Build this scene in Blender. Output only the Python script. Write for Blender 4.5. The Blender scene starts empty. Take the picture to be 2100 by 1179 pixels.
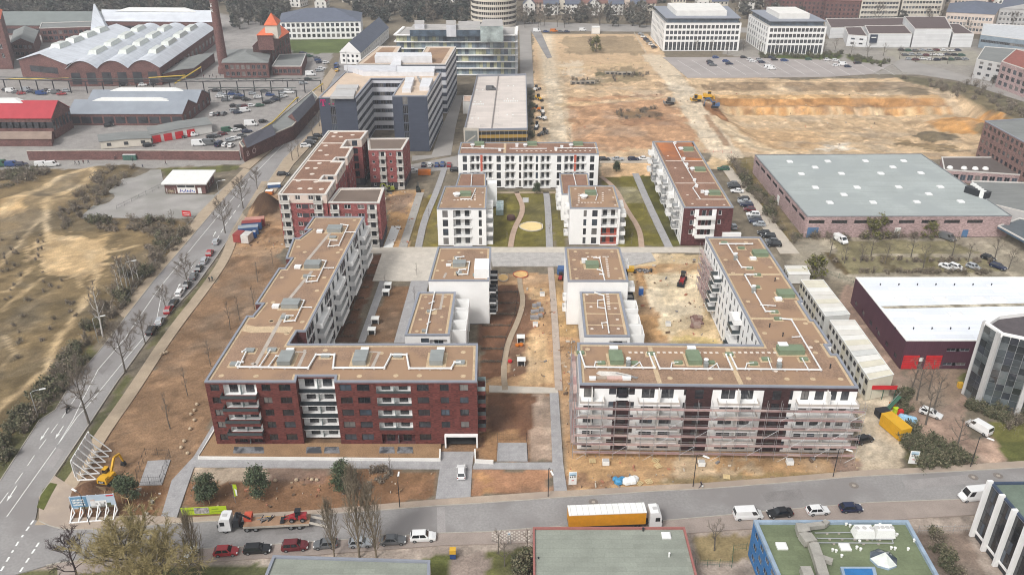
import bpy, math, random
import numpy as np
from mathutils import Vector
R = math.radians
S = bpy.context.scene
COL = S.collection
rnd = random.Random(7)
# ---------------------------------------------------------------- camera, sky, sun, exposure
FPX, PITCH, CAMH = 1700.0, R(27.36), 105.0
cam = bpy.data.cameras.new('camera'); co = bpy.data.objects.new('camera', cam); COL.objects.link(co)
cam.sensor_width = 36.0; cam.lens = 36.0 * FPX / 2100.0; cam.clip_start = 1.0; cam.clip_end = 9000.0
co.location = (0, 0, CAMH); co.rotation_euler = (R(90) - PITCH, 0, 0)
S.camera = co
world = bpy.data.worlds.new('World'); S.world = world; world.use_nodes = True
wn = world.node_tree.nodes; wl = world.node_tree.links
bg = wn['Background']; sky = wn.new('ShaderNodeTexSky'); sky.sky_type = 'NISHITA'; sky.sun_disc = False
sky.sun_elevation = R(48); sky.sun_rotation = R(215); sky.air_density = 1.3; sky.dust_density = 4.0; sky.ozone_density = 1.0
hs = wn.new('ShaderNodeHueSaturation'); hs.inputs['Saturation'].default_value = 0.16
wl.new(sky.outputs['Color'], hs.inputs['Color']); wl.new(hs.outputs['Color'], bg.inputs['Color'])
bg.inputs['Strength'].default_value = 0.138
sun = bpy.data.lights.new('sun', 'SUN'); sun.energy = 1.5; sun.angle = R(12); sun.color = (1.0, 0.975, 0.94)
so = bpy.data.objects.new('sun', sun); COL.objects.link(so)
so.rotation_euler = (R(42), 0, R(-35))
S.view_settings.view_transform = 'Standard'; S.view_settings.look = 'None'
S.view_settings.gamma = 1.0; S.view_settings.use_curve_mapping = False
S.view_settings.exposure = 0.36
HAZE = 0.0003
S.render.engine = 'CYCLES'
cy = S.cycles
cy.max_bounces = 5; cy.diffuse_bounces = 3; cy.glossy_bounces = 2; cy.transmission_bounces = 3; cy.transparent_max_bounces = 6
cy.volume_bounces = 0; cy.caustics_reflective = False; cy.caustics_refractive = False
cy.use_denoising = True
try: cy.denoiser = 'OPENIMAGEDENOISE'; cy.denoising_prefilter = 'ACCURATE'; cy.denoising_input_passes = 'RGB_ALBEDO_NORMAL'
except Exception: pass
cy.pixel_filter_type = 'BLACKMAN_HARRIS'; cy.filter_width = 1.05

# ---------------------------------------------------------------- survey helpers (photo pixel of the 2100 px photo -> place on a level)
CP, SP = math.cos(PITCH), math.sin(PITCH)
def P(px, py, z=0.0):
    a = (px - 1050.0) / FPX; b = (589.5 - py) / FPX
    dy = CP + b * SP; dz = -SP + b * CP
    t = (z - CAMH) / dz
    return (t * a, t * dy)
def PL(pts, z=0.0): return [P(x, y, z) for x, y in pts]
def HT(by, ty, z=0.0):
    "height of an upright thing with foot at row by and top at row ty"
    D = P(1050, by, z)[1]
    b = (589.5 - ty) / FPX
    return CAMH + D * (-SP + b * CP) / (CP + b * SP) - z
def PX(x, y, z=0.0):
    v = Vector((x, y, z - CAMH)); f = v.y * CP - v.z * SP; u = v.y * SP + v.z * CP
    return (1050 + FPX * v.x / f, 589.5 - FPX * u / f)

# ---------------------------------------------------------------- materials
MATS = {}
def lin(c):
    return tuple(((v / 12.92) if v <= 0.04045 else ((v + 0.055) / 1.055) ** 2.4) for v in c)
def M(name, col, rough=0.8, var=0.18, scale=0.6, fine=0.10, fscale=9.0, metal=0.0, bump=0.0, spec=0.3, kind=None, col2=None, **kw):
    if name in MATS: return MATS[name]
    m = bpy.data.materials.new(name); m.use_nodes = True; MATS[name] = m
    nt = m.node_tree; N = nt.nodes; L = nt.links; b = N['Principled BSDF']
    b.inputs['Roughness'].default_value = rough; b.inputs['Metallic'].default_value = metal
    b.inputs['Specular IOR Level'].default_value = spec
    c4 = (*col, 1.0)
    b.inputs['Base Color'].default_value = c4
    m.diffuse_color = c4
    if var <= 0 and fine <= 0 and kind is None: return m
    geo = N.new('ShaderNodeNewGeometry')
    def noise(s, d=4, src=None):
        n = N.new('ShaderNodeTexNoise'); n.inputs['Scale'].default_value = s; n.inputs['Detail'].default_value = d
        L.new(src or geo.outputs['Position'], n.inputs['Vector']); return n
    def mix(fac, a, bb, mode='MIX'):
        x = N.new('ShaderNodeMix'); x.data_type = 'RGBA'; x.blend_type = mode
        for sock, v in ((x.inputs[0], fac), (x.inputs[6], a), (x.inputs[7], bb)):
            if hasattr(v, 'links') or hasattr(v, 'is_linked'): L.new(v, sock)
            else: sock.default_value = v
        return x.outputs[2]
    def ramp(src, lo, hi, a=0.0, bb=1.0):
        r = N.new('ShaderNodeMapRange'); r.inputs[1].default_value = lo; r.inputs[2].default_value = hi
        r.inputs[3].default_value = a; r.inputs[4].default_value = bb; L.new(src, r.inputs[0]); return r.outputs[0]
    base = c4
    if kind == 'attr':
        at = N.new('ShaderNodeAttribute'); at.attribute_name = 'soil'; base = at.outputs['Color']
    if kind == 'brick':
        # tiny joints, far below a pixel each: colour grain of the masonry only
        tc = N.new('ShaderNodeTexCoord')
        v = N.new('ShaderNodeVectorMath'); v.operation = 'MULTIPLY'; v.inputs[1].default_value = (2.2, 2.2, 7.0)
        L.new(geo.outputs['Position'], v.inputs[0])
        wv = N.new('ShaderNodeTexWhiteNoise'); sn = N.new('ShaderNodeVectorMath'); sn.operation = 'FLOOR'
        L.new(v.outputs[0], sn.inputs[0]); L.new(sn.outputs[0], wv.inputs['Vector'])
        base = mix(wv.outputs['Value'], (*[x * 0.62 for x in col], 1), (*[x * 1.35 for x in (col2 or col)], 1))
    if kind in ('seams', 'panels'):
        w, h = kw.get('cell', (1.0, 4.0))
        bt = N.new('ShaderNodeTexBrick'); bt.inputs['Scale'].default_value = 1.0
        bt.inputs['Brick Width'].default_value = h; bt.inputs['Row Height'].default_value = w
        bt.inputs['Mortar Size'].default_value = kw.get('joint', 0.03); bt.offset = kw.get('offset', 0.37)
        bt.inputs['Color1'].default_value = (*[x * 0.93 for x in col], 1); bt.inputs['Color2'].default_value = (*[min(1, x * 1.07) for x in col], 1)
        bt.inputs['Mortar'].default_value = (*[x * kw.get('dark', 0.6) for x in col], 1)
        if kw.get('vert'):
            sx = N.new('ShaderNodeSeparateXYZ'); L.new(geo.outputs['Position'], sx.inputs[0])
            ad = N.new('ShaderNodeMath'); ad.operation = 'ADD'; L.new(sx.outputs[0], ad.inputs[0]); L.new(sx.outputs[1], ad.inputs[1])
            cx = N.new('ShaderNodeCombineXYZ'); L.new(ad.outputs[0], cx.inputs[0]); L.new(sx.outputs[2], cx.inputs[1])
            L.new(cx.outputs[0], bt.inputs['Vector'])
        else:
            L.new(geo.outputs['Position'], bt.inputs['Vector'])
        base = bt.outputs['Color']
    n1 = noise(scale, 5); n2 = noise(fscale, 3)
    f1 = ramp(n1.outputs['Fac'], 0.3, 0.7, 1 - var, 1 + var)
    f2 = ramp(n2.outputs['Fac'], 0.25, 0.75, 1 - fine, 1 + fine)
    mu = N.new('ShaderNodeMath'); mu.operation = 'MULTIPLY'; L.new(f1, mu.inputs[0]); L.new(f2, mu.inputs[1])
    vm = N.new('ShaderNodeVectorMath'); vm.operation = 'SCALE'
    if hasattr(base, 'is_linked'): L.new(base, vm.inputs[0])
    else: vm.inputs[0].default_value = base[:3]
    L.new(mu.outputs[0], vm.inputs['Scale'])
    out = vm.outputs[0]
    if col2 is not None and kind != 'brick':
        n3 = noise(kw.get('s2', 0.25), 6)
        out = mix(ramp(n3.outputs['Fac'], kw.get('lo', 0.42), kw.get('hi', 0.62)), out, (*col2, 1))
    L.new(out, b.inputs['Base Color'])
    if bump > 0:
        bp = N.new('ShaderNodeBump'); bp.inputs['Strength'].default_value = bump; bp.inputs['Distance'].default_value = kw.get('bdist', 0.1)
        L.new(n2.outputs['Fac'], bp.inputs['Height']); L.new(bp.outputs[0], b.inputs['Normal'])
    return m
def MS(name, col, rough=0.5, metal=0.0, spec=0.4):
    return M(name, col, rough, 0, 0.6, 0, 9, metal, 0, spec)

# ---------------------------------------------------------------- mesh builder
class MB:
    def __init__(s): s.v = []; s.f = []; s.mi = []; s.ms = []
    def mat(s, m):
        if m not in s.ms: s.ms.append(m)
        return s.ms.index(m)
    def face(s, pts, m):
        b = len(s.v); s.v += [tuple(p) for p in pts]; s.f.append(tuple(range(b, b + len(pts)))); s.mi.append(s.mat(m))
    def box(s, cx, cy, z0, sx, sy, sz, m, rot=0.0, taper=1.0):
        c, sn = math.cos(rot), math.sin(rot); i = s.mat(m); b = len(s.v)
        for k, z in ((1.0, z0), (taper, z0 + sz)):
            for ax, ay in ((-.5, -.5), (.5, -.5), (.5, .5), (-.5, .5)):
                x, y = ax * sx * k, ay * sy * k
                s.v.append((cx + x * c - y * sn, cy + x * sn + y * c, z))
        for f in ((3, 2, 1, 0), (4, 5, 6, 7), (0, 1, 5, 4), (1, 2, 6, 5), (2, 3, 7, 6), (3, 0, 4, 7)):
            s.f.append(tuple(b + q for q in f)); s.mi.append(i)
        return s
    def prism(s, poly, z0, z1, m, mtop=None, bottom=False, sides=True):
        i = s.mat(m); j = s.mat(mtop or m); n = len(poly); b = len(s.v)
        s.v += [(p[0], p[1], z0) for p in poly] + [(p[0], p[1], z1) for p in poly]
        if sides:
            for k in range(n):
                s.f.append((b + k, b + (k + 1) % n, b + n + (k + 1) % n, b + n + k)); s.mi.append(i)
        s.f.append(tuple(b + n + k for k in range(n))); s.mi.append(j)
        if bottom: s.f.append(tuple(b + n - 1 - k for k in range(n))); s.mi.append(i)
        return s
    def tube(s, pts, r, m, n=5, r2=None, cap=True):
        i = s.mat(m); N = len(pts); rings = []
        for k, p in enumerate(pts):
            p = Vector(p)
            a = Vector(pts[max(k - 1, 0)]); c = Vector(pts[min(k + 1, N - 1)]); d = (c - a)
            if d.length < 1e-6: d = Vector((0, 0, 1))
            d.normalize()
            ref = Vector((0, 0, 1)) if abs(d.z) < 0.9 else Vector((1, 0, 0))
            u = d.cross(ref).normalized(); w = u.cross(d)
            rr = r if r2 is None else r + (r2 - r) * k / max(1, N - 1)
            b = len(s.v)
            for q in range(n):
                t = 2 * math.pi * q / n; s.v.append(tuple(p + u * (rr * math.cos(t)) + w * (rr * math.sin(t))))
            rings.append(b)
        for k in range(N - 1):
            for q in range(n):
                s.f.append((rings[k] + q, rings[k] + (q + 1) % n, rings[k + 1] + (q + 1) % n, rings[k + 1] + q)); s.mi.append(i)
        if cap:
            s.f.append(tuple(rings[0] + q for q in reversed(range(n)))); s.mi.append(i)
            s.f.append(tuple(rings[-1] + q for q in range(n))); s.mi.append(i)
        return s
    def bar(s, a, b, w, h, m):
        "box-section bar from a to b"
        a = Vector(a); b = Vector(b); d = (b - a); d.normalize()
        ref = Vector((0, 0, 1)) if abs(d.z) < 0.95 else Vector((0, 1, 0))
        u = d.cross(ref).normalized() * (w / 2); v = u.cross(d).normalized() * (h / 2)
        i = s.mat(m); k = len(s.v)
        for p in (a, b):
            for q in (-u - v, u - v, u + v, -u + v): s.v.append(tuple(p + q))
        for f in ((3, 2, 1, 0), (4, 5, 6, 7), (0, 1, 5, 4), (1, 2, 6, 5), (2, 3, 7, 6), (3, 0, 4, 7)):
            s.f.append(tuple(k + q for q in f)); s.mi.append(i)
        return s
    def lathe(s, cx, cy, prof, m, n=12):
        i = s.mat(m); b = len(s.v)
        for r, z in prof:
            for q in range(n):
                t = 2 * math.pi * q / n; s.v.append((cx + r * math.cos(t), cy + r * math.sin(t), z))
        for k in range(len(prof) - 1):
            for q in range(n):
                s.f.append((b + k * n + q, b + k * n + (q + 1) % n, b + (k + 1) * n + (q + 1) % n, b + (k + 1) * n + q)); s.mi.append(i)
        s.f.append(tuple(b + (len(prof) - 1) * n + q for q in range(n))); s.mi.append(i)
        return s
    def mesh(s, name, off=(0, 0, 0), smooth=False):
        me = bpy.data.meshes.new(name)
        v = np.array(s.v, dtype=np.float64).reshape(-1, 3) - np.array(off)
        me.from_pydata(v.tolist(), [], s.f)
        for m in s.ms: me.materials.append(m)
        if len(s.ms) > 1: me.polygons.foreach_set('material_index', s.mi)
        if smooth: me.polygons.foreach_set('use_smooth', [True] * len(s.f))
        me.update(); return me

def tag(o, label=None, cat=None, group=None, kind=None):
    if label: o['label'] = label
    if cat: o['category'] = cat
    if group: o['group'] = group
    if kind: o['kind'] = kind
    return o
def link(name, me, parent=None, loc=None):
    o = bpy.data.objects.new(name, me); COL.objects.link(o)
    if parent: o.parent = parent
    if loc is not None: o.location = loc
    return o
def struct(name, mb, smooth=False):
    o = link(name, mb.mesh(name, smooth=smooth)); o['kind'] = 'structure'; return o
def thing(name, label, cat, loc=(0, 0, 0), rot=0.0, group=None):
    o = bpy.data.objects.new(name, None); COL.objects.link(o); o.location = loc; o.rotation_euler = (0, 0, rot); o.empty_display_size = 0.5
    return tag(o, label, cat, group)
def solid(name, mb, label, cat, loc=(0, 0, 0), group=None, rot=0.0, smooth=False):
    "a thing that is one mesh, built round its own origin"
    o = link(name, mb.mesh(name, smooth=smooth), None, loc); o.rotation_euler = (0, 0, rot); return tag(o, label, cat, group)
def wpart(t, name, mb, kind=None, label=None, smooth=False):
    "part of thing t, built in world coordinates (t has no rotation)"
    o = link(name, mb.mesh(name, tuple(t.location), smooth), t)
    if kind: o['kind'] = kind
    if label: o['label'] = label
    return o
def lpart(t, name, mb, loc=None, label=None, smooth=False):
    o = link(name, mb.mesh(name, smooth=smooth), t, loc)
    if label: o['label'] = label
    return o
def dup(root, loc, rot=0.0, label=None, group=None, scale=None, paint=None):
    r = root.copy(); COL.objects.link(r); r.location = loc; r.rotation_euler = (0, 0, rot)
    if scale: r.scale = (scale,) * 3 if not isinstance(scale, tuple) else scale
    if label: r['label'] = label
    if group: r['group'] = group
    if paint and r.data: r.material_slots[0].link = 'OBJECT'; r.material_slots[0].material = paint
    for ch in root.children:
        c = ch.copy(); COL.objects.link(c); c.parent = r
        if paint and c.name.split('.')[0] == 'body': c.material_slots[0].link = 'OBJECT'; c.material_slots[0].material = paint
        for g in ch.children:
            d = g.copy(); COL.objects.link(d); d.parent = c
    return r
PROTO = []
def retire():
    "prototypes that were only copied from are removed again"
    for o in PROTO:
        for c in list(o.children):
            for g in list(c.children): bpy.data.objects.remove(g)
            bpy.data.objects.remove(c)
        bpy.data.objects.remove(o)
ORD = ['first', 'second', 'third', 'fourth', 'fifth', 'sixth', 'seventh', 'eighth', 'ninth', 'tenth', 'eleventh', 'twelfth', 'thirteenth',
       'fourteenth', 'fifteenth', 'sixteenth', 'seventeenth', 'eighteenth', 'nineteenth', 'twentieth'] + ['number %d' % k for k in range(21, 90)]

# ---------------------------------------------------------------- numpy noise / masks
_ng = np.random.RandomState(3).rand(256, 256)
def vnoise(x, y):
    xi = np.floor(x).astype(int); yi = np.floor(y).astype(int); fx = x - xi; fy = y - yi
    fx = fx * fx * (3 - 2 * fx); fy = fy * fy * (3 - 2 * fy)
    g = lambda a, b: _ng[a % 256, b % 256]
    return (g(xi, yi) * (1 - fx) + g(xi + 1, yi) * fx) * (1 - fy) + (g(xi, yi + 1) * (1 - fx) + g(xi + 1, yi + 1) * fx) * fy
def fbm(x, y, o=4):
    t = 0; a = 0.5; n = 0
    for k in range(o): t = t + a * vnoise(x * 2 ** k + 17 * k, y * 2 ** k + 31 * k); n += a; a *= 0.5
    return t / n
def inpoly(X, Y, poly):
    m = np.zeros(X.shape, bool); n = len(poly)
    for k in range(n):
        x0, y0 = poly[k]; x1, y1 = poly[(k + 1) % n]
        if y0 == y1: continue
        c = ((y0 > Y) != (y1 > Y)) & (X < (x1 - x0) * (Y - y0) / (y1 - y0) + x0); m ^= c
    return m
def dline(X, Y, pts):
    d = np.full(X.shape, 1e9)
    for (x0, y0), (x1, y1) in zip(pts[:-1], pts[1:]):
        ex, ey = x1 - x0, y1 - y0; L2 = ex * ex + ey * ey + 1e-9
        t = np.clip(((X - x0) * ex + (Y - y0) * ey) / L2, 0, 1)
        d = np.minimum(d, np.hypot(X - x0 - t * ex, Y - y0 - t * ey))
    return d
def inset(poly, d):
    "offset a CCW polygon inwards by d"
    n = len(poly); out = []
    for k in range(n):
        p0, p1, p2 = Vector(poly[k - 1]).to_2d(), Vector(poly[k]).to_2d(), Vector(poly[(k + 1) % n]).to_2d()
        e1 = (p1 - p0).normalized(); e2 = (p2 - p1).normalized()
        n1 = Vector((-e1.y, e1.x)); n2 = Vector((-e2.y, e2.x)); q = 1 + n1.dot(n2)
        if q < 0.2: q = 0.2
        out.append(tuple(p1 + (n1 + n2) * (d / q)))
    return out
def ring(mb, outer, inner, z0, z1, m):
    "flat-topped ring between two matching polygons"
    n = len(outer)
    for k in range(n):
        a, b, c, d = outer[k], outer[(k + 1) % n], inner[(k + 1) % n], inner[k]
        mb.face([(*a, z1), (*b, z1), (*c, z1), (*d, z1)], m)
        if z1 > z0:
            mb.face([(*a, z0), (*b, z0), (*b, z1), (*a, z1)], m)
            mb.face([(*c, z0), (*d, z0), (*d, z1), (*c, z1)], m)
def strip_poly(pts, w):
    L = []; Rr = []
    for k, p in enumerate(pts):
        a = Vector(pts[max(k - 1, 0)]); b = Vector(pts[min(k + 1, len(pts) - 1)]); d = (b - a).normalized(); n = Vector((-d.y, d.x)) * (w / 2)
        L.append(tuple(Vector(p) + n)); Rr.append(tuple(Vector(p) - n))
    return L, Rr
# ================================================================ ground
def C(r, g, b, k=1.0): 
    l = lin((r / 255, g / 255, b / 255)); return tuple(min(0.95, x / k) for x in l)
def CV(r, g, b): return C(r, g, b, 0.95)
# ---- colours of bare soil, grass and sand laid on one terrain mesh
BROWN = C(136, 108, 82); SAND = C(202, 170, 128); DIRT = C(178, 142, 104); REDD = C(158, 116, 88); PALE = C(206, 186, 154); OCHRE = C(190, 138, 78)
GRASS = C(92, 96, 56); LAWN = C(112, 104, 48); DRY = C(122, 104, 74); SCRUB = C(104, 90, 64); YARD = C(150, 144, 139); TAN = C(166, 150, 132)
OLIVE = C(118, 108, 70); DARKB = C(92, 66, 48); MULCH = C(112, 80, 60); GREYP = C(150, 148, 146); WOODG = C(86, 82, 66)
xs = np.concatenate([np.arange(-460, -170, 2.4), np.arange(-170, 190, 1.0), np.arange(190, 462, 2.4)])
ys = np.concatenate([np.arange(70, 250, 0.85), np.arange(250, 460, 1.3), np.arange(460, 800, 3.4)])
GX, GY = np.meshgrid(xs, ys)
SOIL = np.zeros(GX.shape + (3,)); SOIL[:] = C(118, 108, 92)
WX = GX + (fbm(GX * .16, GY * .16) - .5) * 3.2; WY = GY + (fbm(GX * .16 + 50, GY * .16 + 9) - .5) * 3.2
WX2 = GX + (fbm(GX * .3, GY * .3) - .5) * 14; WY2 = GY + (fbm(GX * .3 + 50, GY * .3 + 9) - .5) * 14
def paint(pts, col, a=1.0, warp=1, z=0.0):
    pl = PL(pts, z) if z is not None else pts
    X, Y = ((GX, GY), (WX, WY), (WX2, WY2))[warp]
    x0 = min(p[0] for p in pl) - 12; x1 = max(p[0] for p in pl) + 12; y0 = min(p[1] for p in pl) - 12; y1 = max(p[1] for p in pl) + 12
    i0, i1 = np.searchsorted(ys, (y0, y1)); j0, j1 = np.searchsorted(xs, (x0, x1))
    if i1 <= i0 or j1 <= j0: return
    m = inpoly(X[i0:i1, j0:j1], Y[i0:i1, j0:j1], pl); s = SOIL[i0:i1, j0:j1]
    s[m] = s[m] * (1 - a) + np.array(col) * a
def trail(pts, col, w, a=1.0, z=0.0, soft=0.5):
    pl = PL(pts, z); d = dline(WX, WY, pl)
    k = np.clip((w / 2 + soft - d) / (2 * soft), 0, 1)[..., None] * a; SOIL[:] = SOIL * (1 - k) + np.array(col) * k
# left wasteland
paint([(-60, 300), (290, 345), (180, 440), (400, 455), (395, 475), (330, 545), (245, 640), (190, 715), (100, 840), (-30, 1000), (-400, 1000)], DRY)
nz = fbm(GX * .09, GY * .09 + 40)
m = (nz > .52) & inpoly(GX, GY, PL([(-400, 340), (290, 345), (180, 440), (400, 455), (330, 545), (190, 715), (-30, 1000), (-400, 1000)]))
SOIL[m] = SOIL[m] * .35 + np.array(SCRUB) * .65
paint([(95, 375), (160, 345), (200, 350), (180, 385), (120, 430), (60, 470), (0, 480), (0, 430), (50, 400)], C(144, 124, 94), .55)
paint([(60, 500), (100, 480), (170, 480), (230, 500), (225, 545), (180, 572), (120, 565), (70, 540)], C(188, 162, 124), .8, 2)
paint([(90, 492), (240, 482), (215, 560), (110, 556)], C(188, 158, 114), .55, 2)
paint([(0, 420), (60, 410), (50, 445), (0, 452)], C(190, 158, 112), .6)
for pts, w in (([(-20, 850), (40, 800), (90, 755), (112, 700), (150, 650), (190, 590), (200, 555), (180, 520)], 2.0),
               ([(0, 445), (45, 408), (100, 385), (150, 352), (185, 345), (200, 358), (150, 385), (105, 412), (90, 450), (100, 490)], 2.6),
               ([(30, 430), (70, 400), (130, 362), (190, 346)], 2.0), ([(140, 400), (105, 430), (60, 470), (0, 545)], 1.2),
               ([(60, 545), (20, 595), (0, 600)], 1.0), ([(165, 590), (145, 560)], 1.0), ([(0, 640), (40, 600), (90, 565)], 1.0),
               ([(100, 480), (150, 500), (200, 520), (250, 510), (280, 500)], 1.6), ([(0, 690), (30, 720), (0, 760)], .8)):
    trail(pts, C(192, 166, 126), w * .8, .9)
# grass banks by the left road
paint([(195, 715), (110, 842), (0, 985), (-60, 1060), (-60, 985), (60, 860), (150, 745), (185, 700)], C(84, 88, 52), .75)
paint([(205, 350), (275, 350), (180, 440), (120, 465), (150, 420)], SCRUB, .6)
paint([(320, 345), (500, 338), (480, 350), (340, 360)], C(96, 98, 52), .9)
# brown field and the plot in front of the brick block
paint([(100, 1075), (160, 950), (205, 880), (290, 780), (370, 665), (440, 575), (475, 525), (560, 520), (600, 560), (420, 900), (400, 960), (340, 1075)], BROWN)
paint([(480, 490), (520, 420), (570, 390), (600, 500), (560, 522), (470, 528)], C(160, 128, 96))
paint([(135, 1010), (190, 985), (300, 990), (345, 1000), (300, 1075), (130, 1060)], C(120, 88, 62), 1)
paint([(380, 955), (470, 955), (600, 958), (640, 980), (560, 990), (400, 990)], C(176, 158, 138), .8)
paint([(370, 985), (560, 990), (700, 965), (900, 960), (893, 1022), (640, 1050), (372, 1060)], C(130, 98, 72), 1)
paint([(530, 955), (680, 957), (660, 985), (560, 985)], C(128, 100, 84), .9)
paint([(700, 962), (900, 962), (880, 990), (760, 985)], C(142, 108, 78), .7)
paint([(407, 935), (450, 880), (980, 880), (1000, 800), (1128, 806), (1136, 945), (975, 945)], C(140, 108, 80))
paint([(1000, 806), (1096, 806), (1100, 880), (1060, 945), (990, 945)], MULCH)
paint([(1000, 880), (1055, 880), (1085, 900), (1060, 945), (985, 945)], C(160, 124, 88), .8)
paint([(1096, 806), (1130, 808), (1135, 945), (1082, 945)], C(162, 140, 122))
paint([(968, 960), (1130, 960), (1130, 1005), (965, 1018)], C(164, 122, 92))
paint([(968, 962), (1020, 962), (1010, 1016), (965, 1018)], C(170, 130, 84), .6, 2)
paint([(112, 985), (150, 930), (190, 868), (250, 780), (262, 765), (272, 770), (210, 880), (170, 945), (135, 1000)], C(88, 90, 52), .85)
paint([(298, 706), (340, 655), (405, 588), (445, 532), (452, 535), (410, 595), (350, 668), (305, 715)], C(100, 98, 58), .8)
# right plot below the scaffolding
paint([(1160, 920), (1780, 920), (1770, 975), (1500, 995), (1165, 1015)], C(182, 146, 104))
paint([(1165, 985), (1260, 975), (1300, 995), (1165, 1012)], C(140, 108, 84), .8, 2)
paint([(1390, 930), (1540, 940), (1500, 985), (1380, 980)], C(200, 180, 150), .55, 2)
paint([(1330, 985), (1440, 972), (1600, 968), (1740, 962), (1750, 975), (1500, 995)], C(112, 104, 66), .6)
paint([(1710, 930), (1765, 940), (1762, 970), (1700, 968)], C(140, 116, 106), .8)
paint([(1140, 690), (1175, 690), (1180, 930), (1155, 940)], DIRT)
# middle strip of the courtyard
paint([(985, 560), (1180, 560), (1195, 800), (1000, 800)], DIRT)
paint([(985, 585), (1066, 585), (1074, 616), (1064, 655), (1041, 703), (1030, 770), (985, 775)], MULCH)
paint([(1075, 600), (1100, 590), (1100, 640), (1075, 700), (1080, 760), (1040, 775), (1045, 705)], C(112, 82, 64), .9)
paint([(1088, 680), (1125, 680), (1140, 780), (1070, 790), (1082, 730)], SAND, .8)
paint([(1130, 565), (1190, 565), (1190, 690), (1135, 690)], C(172, 140, 96))
paint([(1085, 588), (1120, 588), (1120, 610), (1090, 612)], SAND, .7)
# left courtyard beds
paint([(755, 525), (790, 520), (764, 578), (740, 640), (725, 701), (640, 701)], MULCH)
paint([(796, 585), (845, 585), (810, 701), (748, 701)], C(122, 94, 70), 1, 0)
# right courtyard
paint([(1280, 520), (1445, 520), (1560, 706), (1290, 706)], C(196, 172, 134))
paint([(1300, 545), (1345, 545), (1365, 706), (1310, 706)], C(176, 136, 92), .9)
paint([(1345, 540), (1440, 540), (1445, 555), (1345, 558)], C(178, 140, 96), .8)
paint([(1322, 562), (1435, 562), (1450, 620), (1440, 660), (1375, 690), (1335, 620)], C(214, 196, 164), .9)
paint([(1370, 640), (1440, 640), (1470, 690), (1380, 690)], C(160, 138, 104), .5, 2)
paint([(1370, 690), (1475, 690), (1480, 704), (1370, 704)], C(170, 150, 98), .8)
# upper courtyard lawns
paint([(1000, 392), (1118, 392), (1135, 508), (1000, 508)], LAWN)
paint([(1124, 392), (1160, 392), (1165, 508), (1137, 508)], C(108, 100, 52))
paint([(1230, 358), (1300, 358), (1366, 506), (1270, 506)], LAWN)
paint([(1300, 360), (1345, 358), (1400, 500), (1372, 506)], C(86, 84, 40))
paint([(1238, 384), (1310, 384), (1330, 415), (1240, 415)], C(150, 142, 112), .7)
paint([(880, 395), (900, 395), (900, 508), (850, 508), (862, 450)], C(124, 112, 50))
paint([(862, 405), (890, 405), (880, 470), (846, 505), (835, 505)], C(126, 108, 58), .9)
paint([(800, 388), (870, 388), (850, 430), (836, 508), (785, 508)], C(178, 140, 96))
paint([(795, 400), (850, 395), (830, 440), (790, 430)], C(138, 112, 92), .9)
# building land beyond the blocks
paint([(1093, 70), (1330, 70), (1400, 160), (1500, 310), (1235, 325), (1155, 300), (1090, 300)], C(188, 160, 126))
paint([(1150, 75), (1300, 75), (1330, 110), (1160, 110)], C(140, 122, 96), .8, 2)
paint([(1160, 200), (1370, 190), (1440, 290), (1240, 310), (1160, 300)], C(172, 130, 96), .8, 2)
paint([(1255, 222), (1340, 222), (1400, 260), (1270, 250)], C(140, 104, 78), .6, 2)
paint([(1170, 165), (1240, 160), (1320, 150), (1330, 165), (1240, 172), (1175, 175)], C(120, 108, 80), .7, 2)
paint([(1220, 140), (1310, 135), (1320, 158), (1230, 158)], C(104, 96, 72), .6, 2)
paint([(1150, 125), (1195, 125), (1200, 155), (1155, 155)], C(206, 190, 166), .7, 2)
paint([(1265, 225), (1330, 218), (1350, 240), (1270, 242)], C(104, 92, 66), .6, 2)
trail([(1118, 72), (1126, 140), (1138, 200), (1145, 292)], C(190, 168, 138), 12, .8)
trail([(1350, 118), (1400, 180), (1440, 236), (1490, 300), (1510, 318)], C(196, 176, 148), 11, .95)
trail([(1118, 72), (1126, 140), (1138, 200), (1145, 292)], C(196, 178, 152), 7, 1)
trail([(1150, 140), (1330, 128)], C(206, 178, 136), 6, .5); trail([(1150, 215), (1400, 195)], C(206, 178, 136), 6, .5)
paint([(1235, 318), (1345, 318), (1340, 360), (1230, 362)], C(196, 162, 122)); paint([(1480, 300), (1560, 310), (1545, 345), (1440, 345)], C(206, 178, 138))
# pit
paint([(1395, 150), (1560, 160), (1990, 185), (2100, 240), (2110, 325), (1500, 325), (1440, 240)], C(186, 158, 124))
PIT = PL([(1400, 155), (1560, 166), (1700, 162), (1840, 160), (1960, 190), (2080, 250), (2020, 300), (1960, 314), (1600, 314), (1520, 290), (1470, 240), (1430, 205)])
paint(PIT, C(192, 165, 130), 1, 1, None)
HZ = np.zeros(GX.shape)
prof = np.interp(GY + (fbm(GX * .06, GY * .06) - .5) * 5, [318, 330, 360, 380, 398.5, 402.5, 406.5, 409.5, 424, 439, 441], [0, -1.5, -5, -6, -6, -3.2, -3, -1.1, -1, 0, 0])
inp = inpoly(GX, GY, PIT); dp = dline(GX, GY, PIT + PIT[:1])
f = np.where(inp, np.clip(dp / 16, 0, 1), 0); f = f * f * (3 - 2 * f)
left = np.clip((GX - P(1440, 240, -3)[0]) / 30, 0, 1); f = np.where(inp, np.maximum(f, left * np.clip(dp / 3, 0, 1)), 0)
HZ += prof * f
def band(y0, y1, col, a, seed, fx=.5, lo=.36):
    k = ((GY > y0) & (GY < y1) & (GX > 93) & (GX < 215)) * (f > .4)
    t = np.clip((fbm(GX * fx + seed, GY * .05, 5) - lo) * 4, 0, 1) * a * k
    SOIL[:] = SOIL * (1 - t[..., None]) + np.array(col) * t[..., None]
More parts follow.
